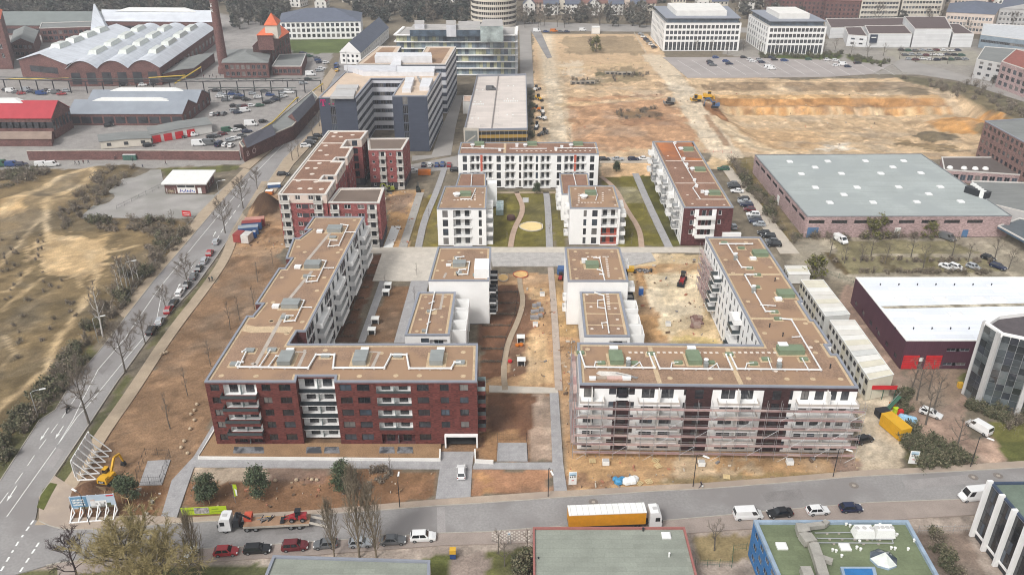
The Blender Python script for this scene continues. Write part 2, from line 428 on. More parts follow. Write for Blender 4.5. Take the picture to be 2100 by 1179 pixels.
band(398, 403.2, C(208, 180, 136), 1, 3); band(398, 403.2, OCHRE, .8, 9, .25); band(398.5, 403.2, C(150, 104, 66), .6, 21, .3, .45); band(403, 404.6, C(150, 112, 76), .7, 31, .03, .1); band(340, 392, C(176, 146, 110), .5, 41)
band(404.5, 411, C(170, 122, 70), .9, 5, .04, .1); band(411, 417, C(188, 150, 102), .8, 7, .03, .1); band(425, 439, C(138, 116, 90), .9, 11, .08, .25)
paint([(1960, 215), (2040, 225), (2090, 262), (2000, 262), (1950, 238)], C(186, 134, 72), .9)
paint([(1840, 265), (1960, 285), (1990, 310), (1930, 305), (1850, 285)], C(128, 108, 76), .8, 2)
paint([(1430, 205), (1480, 210), (1500, 240), (1460, 240)], C(142, 96, 60), .9)
paint([(1690, 285), (1740, 282), (1750, 300), (1690, 305)], C(206, 196, 180), .7, 2)
paint([(1540, 235), (1700, 245), (1690, 300), (1600, 305)], C(194, 160, 118), .6, 2)
paint([(1820, 150), (2100, 190), (2110, 260), (2040, 230), (1960, 190), (1850, 165)], C(96, 90, 66), .85)
trail([(1480, 240), (1530, 290), (1620, 312)], C(206, 182, 148), 6, .8)
trail([(1338, 114), (1395, 178), (1432, 236), (1478, 300), (1496, 320)], C(200, 182, 156), 12, .95)
trail([(1470, 240), (1500, 270), (1545, 300), (1600, 314)], C(204, 182, 150), 6, .8); trail([(1448, 236), (1490, 296)], C(138, 100, 68), 3, .7)
paint([(1500, 238), (1560, 238), (1690, 262), (1660, 300), (1590, 300), (1520, 268)], C(182, 150, 112), .8)
# gentle mounds: bmx track, spoil heaps
def mound(px, py, r, h, z=0.0):
    x, y = P(px, py); d = np.hypot(GX - x, (GY - y)); HZ[:] += h * np.exp(-(d / r) ** 2)
for a in ((30, 420, 9, 2.6), (60, 440, 6, 1.4), (100, 418, 5, 1.5), (130, 372, 6, 1.4), (200, 350, 5, 1.4), (15, 385, 10, 2.2), (250, 350, 7, 1.6), (170, 395, 4, 1.0), (190, 410, 5, 1.2), (150, 440, 6, -1.2), (105, 540, 12, -.6)):
    mound(*a)
for k, (px, py, r, h, c) in enumerate(((548, 436, 4.2, 3.2, C(78, 58, 44)), (555, 428, 4.2, 3.0, C(78, 58, 44)), (535, 432, 3.2, 2.2, C(80, 60, 46)), (1985, 240, 14, 5, C(186, 136, 76)), (2060, 262, 10, 3.0, C(110, 96, 70)), (1925, 262, 8, 2.2, C(100, 90, 70)), (1875, 185, 7, 1.5, C(120, 104, 80)), (1232, 152, 3, .8, C(96, 90, 66)), (1300, 150, 3, .8, C(96, 90, 66)), (1215, 168, 2.5, .9, C(150, 140, 120)), (1340, 235, 4, 1.2, C(120, 98, 76)), (185, 1003, 2.0, 1.1, C(92, 66, 48)), (173, 1008, 1.8, .8, C(92, 66, 48)), (560, 480, 3, .8, C(150, 116, 84)))):
    mound(px, py, r, h); x, y = P(px, py); d = np.hypot(WX - x, WY - y); k2 = (d < r * 1.15)[..., None] * .9; SOIL[:] = SOIL * (1 - k2) + np.array(c) * k2
# factory yard, parking ground, far suburbs
paint([(-100, 60), (420, 20), (600, 60), (690, 90), (650, 190), (560, 300), (500, 320), (-100, 330)], C(146, 141, 137))
paint([(-100, 300), (510, 310), (505, 335), (300, 345), (-100, 350)], C(150, 146, 141))
paint([(580, 75), (745, 75), (700, 110), (600, 110)], C(92, 104, 58))
paint([(1500, 80), (2000, 80), (2200, 200), (2100, 205), (1960, 155), (1700, 150), (1480, 110)], C(146, 140, 132))
paint([(1560, 110), (1730, 108), (1725, 122), (1560, 122)], C(78, 88, 44)); paint([(1735, 112), (1830, 128), (1800, 145), (1740, 125)], C(84, 90, 46))
paint([(1800, 100), (2000, 105), (2030, 135), (1850, 130)], C(152, 146, 132))
# right hand yards
paint([(1500, 325), (1545, 320), (1640, 480), (1620, 515), (1480, 345)], C(124, 108, 72))
paint([(1500, 330), (1530, 330), (1610, 470), (1600, 480)], C(92, 84, 52), .7)
paint([(1620, 480), (2110, 480), (2110, 570), (1760, 590), (1620, 540)], C(150, 140, 122))
paint([(1700, 492), (1950, 492), (2010, 520), (1720, 520)], C(120, 112, 78), .8)
paint([(1690, 520), (2040, 530), (2070, 556), (1730, 558)], C(124, 116, 80), .8)
paint([(1690, 520), (1712, 520), (1745, 560), (1725, 562)], C(88, 74, 50), .9); paint([(1800, 522), (1820, 522), (1850, 556), (1822, 558)], C(92, 80, 56), .8); paint([(1880, 520), (1902, 520), (1930, 556), (1905, 558)], C(96, 88, 56), .8)
paint([(1730, 585), (1760, 590), (1850, 770), (1990, 770), (1990, 960), (1900, 900), (1850, 830), (1720, 640)], C(150, 126, 110))
paint([(1860, 755), (1990, 755), (2000, 800), (1890, 860), (1850, 800)], C(142, 122, 104)); 
paint([(1985, 760), (1990, 770), (1970, 800), (1962, 780)], C(110, 110, 64))
paint([(1760, 800), (1830, 800), (1860, 960), (1760, 970), (1770, 880)], C(196, 178, 152))
paint([(1870, 880), (1985, 940), (1975, 958), (1870, 962), (1850, 905)], C(84, 80, 54))
paint([(2010, 870), (2150, 850), (2150, 940), (2040, 905)], C(106, 104, 56)); paint([(2040, 905), (2150, 905), (2150, 945), (2070, 950)], C(90, 92, 50))
paint([(1985, 900), (2040, 900), (2070, 945), (1990, 955)], C(172, 142, 124), .7)
# south side of the bottom road
paint([(-60, 1160), (120, 1156), (340, 1129), (900, 1093), (1090, 1083), (1500, 1055), (2200, 1010), (2400, 1300), (-300, 1300)], C(160, 146, 134))
paint([(300, 1160), (560, 1150), (560, 1300), (200, 1300)], C(94, 98, 56)); paint([(870, 1142), (925, 1136), (905, 1300), (840, 1300)], C(96, 100, 54))
paint([(995, 1132), (1092, 1124), (1100, 1300), (990, 1300)], C(96, 96, 56)); paint([(1415, 1098), (1545, 1092), (1545, 1140), (1425, 1150)], C(138, 122, 88))
paint([(925, 1136), (995, 1132), (990, 1300), (905, 1300)], C(140, 126, 116))
paint([(1870, 1090), (1990, 1090), (2070, 1300), (1900, 1300)], C(130, 114, 102)); paint([(-60, 1175), (130, 1162), (330, 1150), (300, 1300), (-60, 1300)], C(98, 98, 58), .9)
bare = ((SOIL[..., 0] > SOIL[..., 2] * 1.45) & (GY < 460))[..., None]
b1 = np.clip((fbm(GX * .11 + 7, GY * .11, 5) - .5) * 5, 0, 1)[..., None] * .3 * bare; SOIL[:] = SOIL * (1 - b1) + SOIL.mean(-1, keepdims=True) * np.array((1.05, .96, .80)) * b1
b2 = np.clip((fbm(GX * .21 + 90, GY * .21 + 3, 5) - .54) * 7, 0, 1)[..., None] * .30 * bare; SOIL[:] = SOIL * (1 - b2 * 1.0)
b3 = np.clip((fbm(GX * .33 + 31, GY * .33 + 63, 4) - .58) * 8, 0, 1)[..., None] * .4 * bare; SOIL[:] = SOIL * (1 + b3)
SOIL[:] *= (1 + (np.random.RandomState(5).rand(*GX.shape)[..., None] - .5) * .22 * bare)
def ruts(px, a=.22, gauge=1.9, w=.5):
    pts = PL(px); L_, R_ = strip_poly(pts, gauge)
    for q in (L_, R_):
        k = np.clip((w - dline(WX, WY, q)) / w, 0, 1)[..., None] * a; SOIL[:] = SOIL * (1 - k)
for px in ([(1118, 300), (1135, 200), (1120, 110), (1114, 75)], [(1400, 130), (1440, 215), (1490, 300)], [(1150, 215), (1290, 200), (1400, 195)], [(1160, 290), (1260, 250), (1380, 230)], [(1330, 120), (1250, 135), (1150, 145)], [(1500, 305), (1580, 290), (1700, 270), (1850, 250), (1950, 225)], [(1470, 250), (1540, 262), (1640, 255), (1760, 245)], [(1440, 195), (1560, 196), (1720, 198), (1880, 200)],
           [(1300, 540), (1330, 600), (1345, 690)], [(1430, 540), (1380, 580), (1360, 640)], [(1170, 940), (1350, 955), (1550, 950), (1760, 945)], [(1180, 975), (1400, 965), (1600, 955)], [(1112, 790), (1105, 700), (1115, 610)], [(850, 400), (810, 420), (795, 480)], [(480, 520), (540, 505), (565, 470)], [(1780, 960), (1800, 880), (1790, 820)], [(240, 1030), (260, 990), (290, 940), (360, 900)]): ruts(px)
g = (fbm(GX * .05, GY * .05) - .5)
far = (GY > 520); SOIL[far] *= (1 + g[far, None] * .9)
HZ += np.where(GY < 460, (fbm(GX * .35, GY * .35) - .5) * .24, 0)
rough = inpoly(GX, GY, PL([(1150, 80), (1330, 80), (1400, 165), (1990, 190), (2080, 240), (2000, 310), (1530, 314), (1160, 296)])) & (GX > P(1150, 200)[0])
HZ -= rough * np.clip(fbm(GX * .16 + 5, GY * .16, 5) - .47, 0, 1) * 3.2
lum = SOIL.mean(-1, keepdims=True); SOIL[:] = SOIL * .95 + lum * .05
HZ += -0.15
bank = inpoly(GX, GY, PL([(60, 860), (185, 700), (330, 530), (395, 470), (280, 470), (120, 640), (0, 800), (-80, 900)]))
me = bpy.data.meshes.new('ground')
ny, nx = GX.shape
me.vertices.add(nx * ny); me.vertices.foreach_set('co', np.stack([GX, GY, HZ], -1).astype(np.float32).ravel())
q = (np.arange(ny - 1)[:, None] * nx + np.arange(nx - 1)[None]).ravel()
idx = np.stack([q, q + 1, q + nx + 1, q + nx], -1).astype(np.int32)
me.loops.add(idx.size); me.loops.foreach_set('vertex_index', idx.ravel())
me.polygons.add(len(q)); me.polygons.foreach_set('loop_start', (np.arange(len(q)) * 4).astype(np.int32)); me.polygons.foreach_set('loop_total', np.full(len(q), 4, np.int32))
me.update(calc_edges=True); me.polygons.foreach_set('use_smooth', [True] * len(q))
ca = me.color_attributes.new('soil', 'FLOAT_COLOR', 'POINT')
ca.data.foreach_set('color', np.concatenate([SOIL, np.ones((ny, nx, 1))], -1).astype(np.float32).ravel())
me.materials.append(M('soil', (0.2, 0.15, 0.1), 0.95, .13, .3, .22, 2.6, kind='attr', bump=.6, bdist=.25, spec=.1))
o = link('ground', me); o['kind'] = 'structure'
mb = MB(); mg = M('far_land', C(96, 92, 74), .95, .35, .02, .3, .15, spec=.1)
for x0, x1, y0, y1 in ((-5000, 5000, ys[-1], 7000), (-5000, xs[0], -300, ys[-1]), (xs[-1], 5000, -300, ys[-1]), (xs[0], xs[-1], -300, ys[0])):
    mb.face([(x0, y0, -.1), (x1, y0, -.1), (x1, y1, -.1), (x0, y1, -.1)], mg)
struct('terrain', mb)

# ---------------------------------------------------------------- roads, pavements, markings
ASPH = M('asphalt', C(143, 140, 138), .9, .10, .12, .13, 2.2, spec=.2, col2=C(132, 128, 126), s2=.09, lo=.46, hi=.58)
ASPHF = M('asphalt_light', C(150, 145, 140), .9, .12, .1, .10, 3.0, spec=.2)
PAVE = M('paving_grey', C(158, 156, 156), .85, .10, .5, .12, 5, spec=.2, kind='panels', cell=(.5, .5), joint=.02, dark=.85)
PAVET = M('paving_tan', C(170, 154, 138), .85, .12, .4, .10, 5, spec=.2, col2=C(156, 142, 130), s2=.12)
PATHM = M('footpath_gravel', C(166, 150, 130), .95, .10, .5, .12, 5, spec=.1)
CONC = M('concrete', C(190, 182, 170), .85, .10, .5, .08, 6, spec=.2)
KERB = M('kerb_stone', C(168, 162, 152), .85, .1, .7, .08, 6, spec=.2)
LINE = M('road_paint', C(226, 226, 222), .7, .12, 1.2, .12, 12, spec=.2)
def sheet(name, px, z1, m, z0=-.6, world_pts=None):
    pl = world_pts or PL(px)
    a = sum(pl[k][0] * pl[(k + 1) % len(pl)][1] - pl[(k + 1) % len(pl)][0] * pl[k][1] for k in range(len(pl)))
    if a < 0: pl = pl[::-1]
    mb = MB(); mb.prism(pl, z0, z1, m); return struct(name, mb)
def ribbon(mb, pts, w, z0, z1, m):
    L, Rr = strip_poly(pts, w)
    for k in range(len(pts) - 1):
        mb.prism([Rr[k], Rr[k + 1], L[k + 1], L[k]], z0, z1, m)
def resample(pts, step=2.0):
    out = [Vector(pts[0])]
    for a, b in zip(pts[:-1], pts[1:]):
        a = Vector(a); b = Vector(b); n = max(1, int((b - a).length / step))
        out += [a + (b - a) * (k / n) for k in range(1, n + 1)]
    return [tuple(p) for p in out]
def smooth(pts, it=2):
    for _ in range(it):
        q = [pts[0]]
        for a, b in zip(pts[:-1], pts[1:]):
            q += [(a[0] * .75 + b[0] * .25, a[1] * .75 + b[1] * .25), (a[0] * .25 + b[0] * .75, a[1] * .25 + b[1] * .75)]
        pts = q + [pts[-1]]
    return pts
LK = [(-120, 1140), (0, 986), (81, 861), (114, 840), (149, 780), (200, 724), (256, 652), (316, 575), (380, 501), (430, 442), (462, 405), (513, 350), (560, 309), (600, 272), (653, 215), (690, 150), (700, 100)]
RK = [(74, 1058), (80, 1020), (112, 975), (149, 920), (186, 865), (242, 780), (256, 762), (298, 703), (339, 652), (403, 584), (442, 530), (462, 500), (485, 462), (517, 415), (545, 380), (582, 326), (613, 296), (637, 270), (659, 246), (700, 190), (730, 110)]
NKB = [(80, 1068), (102, 1078), (135, 1086), (203, 1085), (335, 1075), (452, 1068), (635, 1056), (724, 1050), (824, 1043), (895, 1037), (982, 1032), (1165, 1019), (1348, 1007), (1450, 1002), (1605, 990), (1760, 977), (1883, 971), (2100, 959), (2260, 950)]
SKB = [(27, 1179), (95, 1159), (118, 1154), (340, 1129), (488, 1121), (635, 1111), (812, 1099), (901, 1093), (1003, 1090), (1089, 1083), (1363, 1067), (1500, 1055), (1651, 1041), (1790, 1030), (1961, 1024), (2100, 1014), (2280, 1004)]
sheet('road', LK + RK[::-1] + [(74, 1058)] + [(60, 1110), (-60, 1300), (-300, 1300)], .02, ASPH)
sheet('road', [(60, 1062)] + NKB + SKB[::-1] + [(-30, 1240), (-120, 1200)], .025, ASPH)
def kerb(px, z=.13, w=.16):
    mb = MB(); ribbon(mb, PL(px), w, -.4, z, KERB); return struct('kerb', mb)
kerb(LK[1:-1]); kerb(RK[1:-2]); kerb(NKB); kerb(SKB[1:])
# footpath beside the brown field, pavements
FP = [(88, 1076), (118, 1030), (175, 949), (205, 895), (270, 805), (345, 688), (422, 590), (465, 526), (478, 482), (505, 440), (545, 372)]
mb = MB(); pts = smooth(PL(FP)); L, Rr = strip_poly(pts, 2.9)
for k in range(len(pts) - 1): mb.prism([Rr[k], Rr[k + 1], L[k + 1], L[k]], -.4, .06, PATHM)
struct('footpath', mb)
sheet('pavement', [(80, 1020), (112, 975), (150, 1000), (142, 1040), (150, 1062), (300, 1056), (372, 1062), (640, 1046), (893, 1024), (965, 1019), (1136, 1007), (1165, 1006), (1330, 996), (1450, 990), (1605, 978), (1760, 965), (1883, 959), (2100, 945), (2260, 935)] + NKB[::-1], .10, PAVET)
sheet('pavement', [(256, 652), (316, 575), (380, 501), (430, 442), (462, 405), (513, 350), (500, 345), (450, 395), (405, 440), (372, 490), (300, 572), (238, 640)], .10, PATHM)
sheet('pavement', [(545, 380), (582, 326), (613, 296), (637, 270), (659, 246), (700, 190), (716, 196), (690, 240), (650, 285), (600, 340), (565, 395)], .10, PATHM)
sheet('pavement', [(513, 346), (560, 305), (600, 268), (653, 211), (690, 150), (680, 140), (630, 210), (585, 262), (540, 310), (490, 342)], .08, PATHM)
sheet('lawn', [(76, 1040), (88, 1004), (104, 990), (118, 993), (106, 1014), (90, 1046)], .12, M('grass_patch', C(88, 92, 50), .95, .25, .8, .25, 6, spec=.1))
sheet('parking_bay', SKB[2:-1] + [(2280, 1030), (2100, 1048), (1790, 1068), (1500, 1086), (1363, 1097), (1089, 1112), (901, 1118), (635, 1138), (340, 1158), (118, 1180)], .05, M('bay_paving', C(150, 138, 130), .9, .12, .3, .1, 4, spec=.2))
sheet('driveway', [(905, 926), (972, 926), (968, 960), (965, 1019), (893, 1023), (902, 960)], .07, PAVE)
sheet('path', [(400, 942), (905, 946), (902, 961), (398, 957)], .06, PAVE)
sheet('path', [(973, 948), (1136, 948), (1136, 962), (969, 961)], .06, PAVE)
sheet('path', [(1127, 803), (1145, 803), (1155, 950), (1163, 1006), (1136, 1007), (1133, 950)], .064, PAVE)
sheet('path', [(436, 872), (443, 878), (408, 940), (398, 957), (362, 1062), (330, 1060), (352, 985), (398, 935)], .062, PAVE)
sheet('path', [(1003, 790), (1142, 795), (1145, 806), (1003, 804)], .066, CONC)
sheet('plaza', [(787, 509), (899, 509), (880, 576), (764, 576)], .05, M('plaza_slab', C(196, 188, 176), .9, .08, .4, .08, 5, spec=.2, kind='panels', cell=(1.2, 1.2), dark=.9))
sheet('path', [(779, 576), (795, 576), (748, 702), (734, 702)], .055, PAVE); sheet('path', [(843, 576), (880, 576), (850, 702), (808, 702)], .055, PAVE)
sheet('street', [(760, 507), (1440, 507), (1446, 518), (1000, 518), (757, 520)], .06, CONC)
sheet('street', [(1005, 518), (1162, 518), (1162, 546), (1010, 546)], .05, M('pavers_light', C(172, 168, 164), .9, .14, .6, .14, 4, spec=.2, kind='panels', cell=(.8, 1.2), dark=.8))
sheet('street', [(1270, 518), (1335, 518), (1345, 535), (1290, 546)], .05, MATS['pavers_light'])
for px, w, m in (([(1066, 560), (1066, 585), (1074, 616), (1064, 655), (1041, 703), (1032, 755), (1036, 800)], 1.35, PATHM), ([(1059, 394), (1076, 429), (1053, 471), (1047, 506)], 1.7, M('path_pink', C(176, 152, 134), .9, .1, .5, .1, 5)),
                 ([(1120, 394), (1124, 430), (1127, 507)], 2.1, PAVE), ([(1129, 548), (1137, 640), (1146, 800)], 1.7, M('path_stone', C(172, 158, 146), .9, .14, .6, .14, 4)), ([(1232, 362), (1262, 385), (1285, 430), (1312, 470), (1316, 507)], 1.7, MATS['path_pink']),
                 ([(1303, 356), (1335, 430), (1372, 507)], 2.4, PAVE), ([(915, 335), (895, 395), (870, 450), (858, 507)], 2.2, PAVE), ([(862, 395), (838, 470), (826, 507)], 2.6, M('path_old', C(160, 156, 150), .9, .15, .5, .12, 4)), ([(995, 395), (1160, 395)], 1.3, PATHM)):
    mb = MB(); pts = smooth(PL(px)) if len(px) > 2 else PL(px); L, Rr = strip_poly(pts, w)
    for k in range(len(pts) - 1): mb.prism([Rr[k], Rr[k + 1], L[k + 1], L[k]], -.4, .07, m)
    struct('path', mb)
# street north of the complex, car park lane on the right, offices' access road
sheet('street', [(842, 338), (945, 318), (945, 345), (842, 356)], .03, ASPHF); sheet('street', [(1230, 322), (1338, 322), (1337, 334), (1230, 334)], .03, M('street_dusty', C(176, 166, 152), .9, .1, .3, .1, 4))
sheet('road', [(885, 318), (905, 262), (935, 196), (950, 196), (934, 262), (925, 318), (845, 330), (845, 320)], .034, ASPHF)
sheet('parking_lot', [(1480, 345), (1497, 340), (1640, 520), (1600, 520)], .03, M('lot_slab', C(184, 174, 160), .9, .1, .3, .1, 4))
sheet('road', [(1088, 62), (1108, 62), (1132, 118), (1122, 120)], .03, ASPH)
sheet('parking_lot', [(1360, 118), (1560, 118), (1830, 132), (1790, 152), (1700, 158), (1500, 160), (1410, 160)], .03, M('lot_asphalt', C(158, 150, 146), .9, .12, .1, .1, 2))
sheet('road', [(1830, 132), (1850, 120), (1960, 150), (2200, 222), (2200, 240), (1960, 165), (1850, 148)], .035, ASPHF)
sheet('parking_lot', [(1065, 62), (1088, 62), (1095, 180), (1068, 180)], .03, ASPHF)
sheet('road', [(950, 42), (1700, 62), (1700, 69), (950, 62)], .028, ASPHF)
sheet('yard', [(165, 445), (270, 350), (330, 348), (340, 398), (440, 400), (470, 375), (455, 402), (395, 448), (300, 448)], .03, M('yard_slab', C(154, 150, 146), .9, .16, .12, .1, 3, col2=C(138, 136, 130), s2=.1))
for k, (px, dk) in enumerate((([(896, 1040), (912, 1039), (914, 1092), (897, 1093)], 1.12), ([(1560, 1010), (1640, 1002), (1650, 1022), (1572, 1030)], .93), ([(560, 1075), (640, 1070), (646, 1090), (566, 1096)], .94), ([(1230, 1040), (1300, 1036), (1302, 1046), (1232, 1050)], .92), ([(200, 760), (222, 735), (232, 741), (210, 768)], .92), ([(95, 950), (120, 918), (132, 926), (108, 960)], 1.08), ([(340, 590), (362, 565), (370, 570), (349, 596)], .92), ([(1850, 985), (1990, 972), (1996, 990), (1860, 1004)], 1.06))):
    sheet('road_patch', px, .0295, M('asphalt_patch%d' % k, C(138 * dk, 134 * dk, 132 * dk), .9, .1, .5, .12, 4, spec=.2), .0)
# markings
mb = MB()
def dash(px, on, off, w=.13, z=.032, start=0.0):
    pts = resample(PL(px), .5); s = start
    for a, b in zip(pts[:-1], pts[1:]):
        L = math.hypot(b[0] - a[0], b[1] - a[1])
        if off == 0 or (s % (on + off)) < on:
            d = Vector((b[0] - a[0], b[1] - a[1])) / max(L, 1e-6); n = Vector((-d.y, d.x)) * (w / 2); A = Vector(a); B = Vector(b)
            mb.face([(*(A - n), z), (*(B - n), z), (*(B + n), z), (*(A + n), z)], LINE)
        s += L
dash([(14, 1059), (115, 917), (158, 855), (178, 834), (256, 738), (320, 662), (330, 610)], 9, 0)
dash([(115, 917), (150, 860), (169, 820), (201, 758), (256, 694), (325, 593), (407, 492), (450, 440), (500, 380), (560, 318), (640, 240)], 9, 0)
dash([(0, 1032), (39, 980), (80, 920), (125, 860), (165, 800)], 3, 2.2); dash([(325, 662), (352, 615), (407, 543), (430, 516), (462, 462), (500, 408)], 3, 2.2, .2)
dash([(2, 1170), (38, 1110), (75, 1058)], 1.0, .8, .32); dash([(41, 1172), (80, 1112)], 1.0, .8, .32)
def arrow(px, py, ang, L=4.2):
    x, y = P(px, py); d = Vector((math.cos(ang), math.sin(ang))); n = Vector((-d.y, d.x)); o = Vector((x, y)); z = .034
    q = lambda a, b: (*(o + d * a + n * b), z)
    mb.face([q(-L / 2, -.09), q(L * .2, -.09), q(L * .2, .09), q(-L / 2, .09)], LINE)
    mb.face([q(L * .15, -.34), q(L / 2, 0), q(L * .15, .34)], LINE)
rd = math.atan2(P(256, 694)[1] - P(115, 917)[1], P(256, 694)[0] - P(115, 917)[0])
for a in ((24, 1012), (91, 890), (122, 886)): arrow(*a, rd + math.pi)
for a in ((366, 588), (395, 545), (440, 480)): arrow(*a, rd)
struct('road_marking', mb)
mb = MB()
for k in range(14):
    x0, x1 = 1395 + k * 30, 1430 + k * 30.5
    A, B = P(x0 - 6, 124), P(x1 + 8, 154); d = (Vector(B) - Vector(A)).normalized(); n = Vector((-d.y, d.x)) * .09
    mb.face([(*(Vector(A) - n), .04), (*(Vector(B) - n), .04), (*(Vector(B) + n), .04), (*(Vector(A) + n), .04)], LINE)
struct('parking_marking', mb)
# manhole surrounds in the bottom road
for px, py in ((1217, 1029), (1751, 995), (1996, 978), (2047, 975)):
    x, y = P(px, py); mb = MB(); mb.lathe(x, y, [(.9, .02), (.9, .031)], M('cobble_ring', C(122, 114, 108), .9, .2, 3, .2, 12), 20); mb.lathe(x, y, [(.34, .02), (.34, .036)], M('cast_cover', C(168, 158, 146), .7, .1, 3, .1, 9), 16)
    o = struct('manhole_cover', mb)
# ================================================================ building kit
BRICK = M('brick_red', CV(96, 54, 50), .9, .12, .5, .08, 6, spec=.2, kind='brick', col2=CV(96, 54, 50))
BRICKD = M('brick_dark', CV(88, 54, 54), .9, .12, .5, .08, 6, spec=.2, kind='brick', col2=CV(88, 54, 54))
BRICKK = M('brick_madder', CV(136, 80, 78), .9, .10, .5, .08, 6, spec=.2, kind='brick', col2=CV(136, 80, 78))
BRICKO = M('brick_old', CV(106, 77, 73), .9, .18, .25, .12, 4, spec=.2, kind='brick', col2=CV(106, 77, 73))
BRICKG = M('brick_pinkgrey', CV(164, 142, 140), .9, .14, .12, .12, 3, spec=.2, kind='brick', col2=CV(158, 136, 134))
ANTH = M('brick_anthracite', CV(66, 62, 66), .85, .1, .5, .1, 6, spec=.2)
WHITE = M('render_white', (.80, .79, .77), .85, .04, .3, .03, 5, spec=.2)
WHITE2 = M('render_offwhite', (.72, .70, .66), .85, .06, .3, .05, 5, spec=.2)
BEIGE = M('render_beige', (.60, .55, .47), .85, .06, .3, .05, 5, spec=.2)
GREYW = M('render_grey', (.46, .45, .44), .85, .08, .3, .06, 5, spec=.2)
SLATEB = M('cladding_slate', CV(62, 68, 82), .6, .06, .4, .05, 6, spec=.4, kind='panels', cell=(.6, 2.4), vert=True, joint=.02, dark=.8)
PURPLE = M('cladding_plum', CV(80, 50, 62), .5, .08, .3, .05, 5, spec=.4, kind='panels', cell=(30, .5), vert=True, joint=.03, dark=.75)
CAP = M('parapet_zinc', C(138, 142, 152), .5, .06, .5, .05, 6, metal=.1, spec=.5)
CAPW = M('parapet_pale', C(200, 196, 190), .6, .06, .5, .05, 6, spec=.4)
SEDUM = M('roof_substrate', C(144, 119, 100), .95, .16, .2, .30, 3.5, spec=.1, bump=.5, col2=C(156, 128, 104), s2=.12, lo=.44, hi=.56)
SEDUMR = M('roof_substrate_red', C(136, 106, 90), .95, .15, .2, .30, 3.5, spec=.1, bump=.4)
SEDUMO = M('roof_substrate_orange', C(178, 112, 70), .95, .14, .2, .22, 5, spec=.1, bump=.4, col2=C(140, 98, 76), s2=.12)
GRAVEL = M('roof_gravel', C(190, 168, 138), .95, .1, .6, .3, 7, spec=.1)
GRAVELW = M('roof_gravel_white', C(212, 200, 188), .95, .1, .6, .25, 7, spec=.1)
SLAB = M('roof_slab', C(172, 162, 152), .9, .1, .5, .15, 4, spec=.1)
DUCTM = M('duct_white', (.74, .74, .73), .45, .08, 1, .05, 6, spec=.5)
ZINC = M('sheet_zinc', C(148, 152, 150), .5, .08, .6, .05, 6, metal=.2, spec=.5, kind='panels', cell=(.5, 20), joint=.03, dark=.8)
GREENB = M('felt_green', C(116, 130, 106), .8, .1, .6, .1, 5, spec=.2)
DARKM = MS('metal_dark', (.03, .033, .038), .45, .3)
FRAMED = MS('frame_dark', (.035, .037, .042), .5, .1)
FRAMEW = MS('frame_white', (.75, .75, .74), .45)
FRAMEG = MS('frame_grey', (.25, .26, .27), .45)
STEEL = MS('steel_galvanised', (.45, .46, .47), .45, .6)
def glass(name, col, rough=.08):
    return M(name, col, rough, .5, .22, .15, 1.4, 0, 0, .9)
GL = [glass('glass_dark', (.018, .020, .024)), glass('glass_smoke', (.035, .038, .045)), glass('glass_blue', (.05, .065, .085)), glass('glass_curtain', (.16, .15, .14), .2), glass('glass_blind', (.42, .41, .40), .35)]
GLT = M('glass_screen', (.30, .38, .38), .1, .1, 1, .05, 5, 0, 0, .8)
RAILD = MS('railing_dark', (.06, .075, .08), .35, .2)
WMESH = {}
def wmesh(style, w, h, gi):
    key = (style, round(w, 1), round(h, 1), gi)
    if key in WMESH: return WMESH[key]
    w, h = key[1], key[2]
    fm = {'d': FRAMED, 'w': FRAMEW, 'g': FRAMEG}[style[0]]; t = .07 if style[0] != 'w' else .10
    f = MB(); y0 = .0
    def bx(x0, x1, z0, z1): f.box((x0 + x1) / 2, y0 + .04, z0, x1 - x0, .08, z1 - z0, fm)
    bx(0, w, 0, t); bx(0, w, h - t, h); bx(0, t, t, h - t); bx(w - t, w, t, h - t)
    n = max(1, round(w / (1.0 if 'm' not in style else .7)))
    for k in range(1, n): bx(w * k / n - t / 2, w * k / n + t / 2, t, h - t)
    if 't' in style: bx(t, w - t, h * .3, h * .3 + t)
    p = MB()
    p.face([(t, .05, t), (w - t, .05, t), (w - t, .05, h - t), (t, .05, h - t)], GL[gi])
    r = (f.mesh('window'), p.mesh('pane'))
    both = MB(); both.v = f.v + p.v; both.f = f.f + [tuple(q + len(f.v) for q in x) for x in p.f]; both.ms = [fm, GL[gi]]; both.mi = [0] * len(f.f) + [1] * len(p.f)
    WMESH[key] = r + (both.mesh('window'),); return WMESH[key]
def ccw(pl):
    a = sum(pl[k][0] * pl[(k + 1) % len(pl)][1] - pl[(k + 1) % len(pl)][0] * pl[k][1] for k in range(len(pl)))
    return pl if a > 0 else pl[::-1]
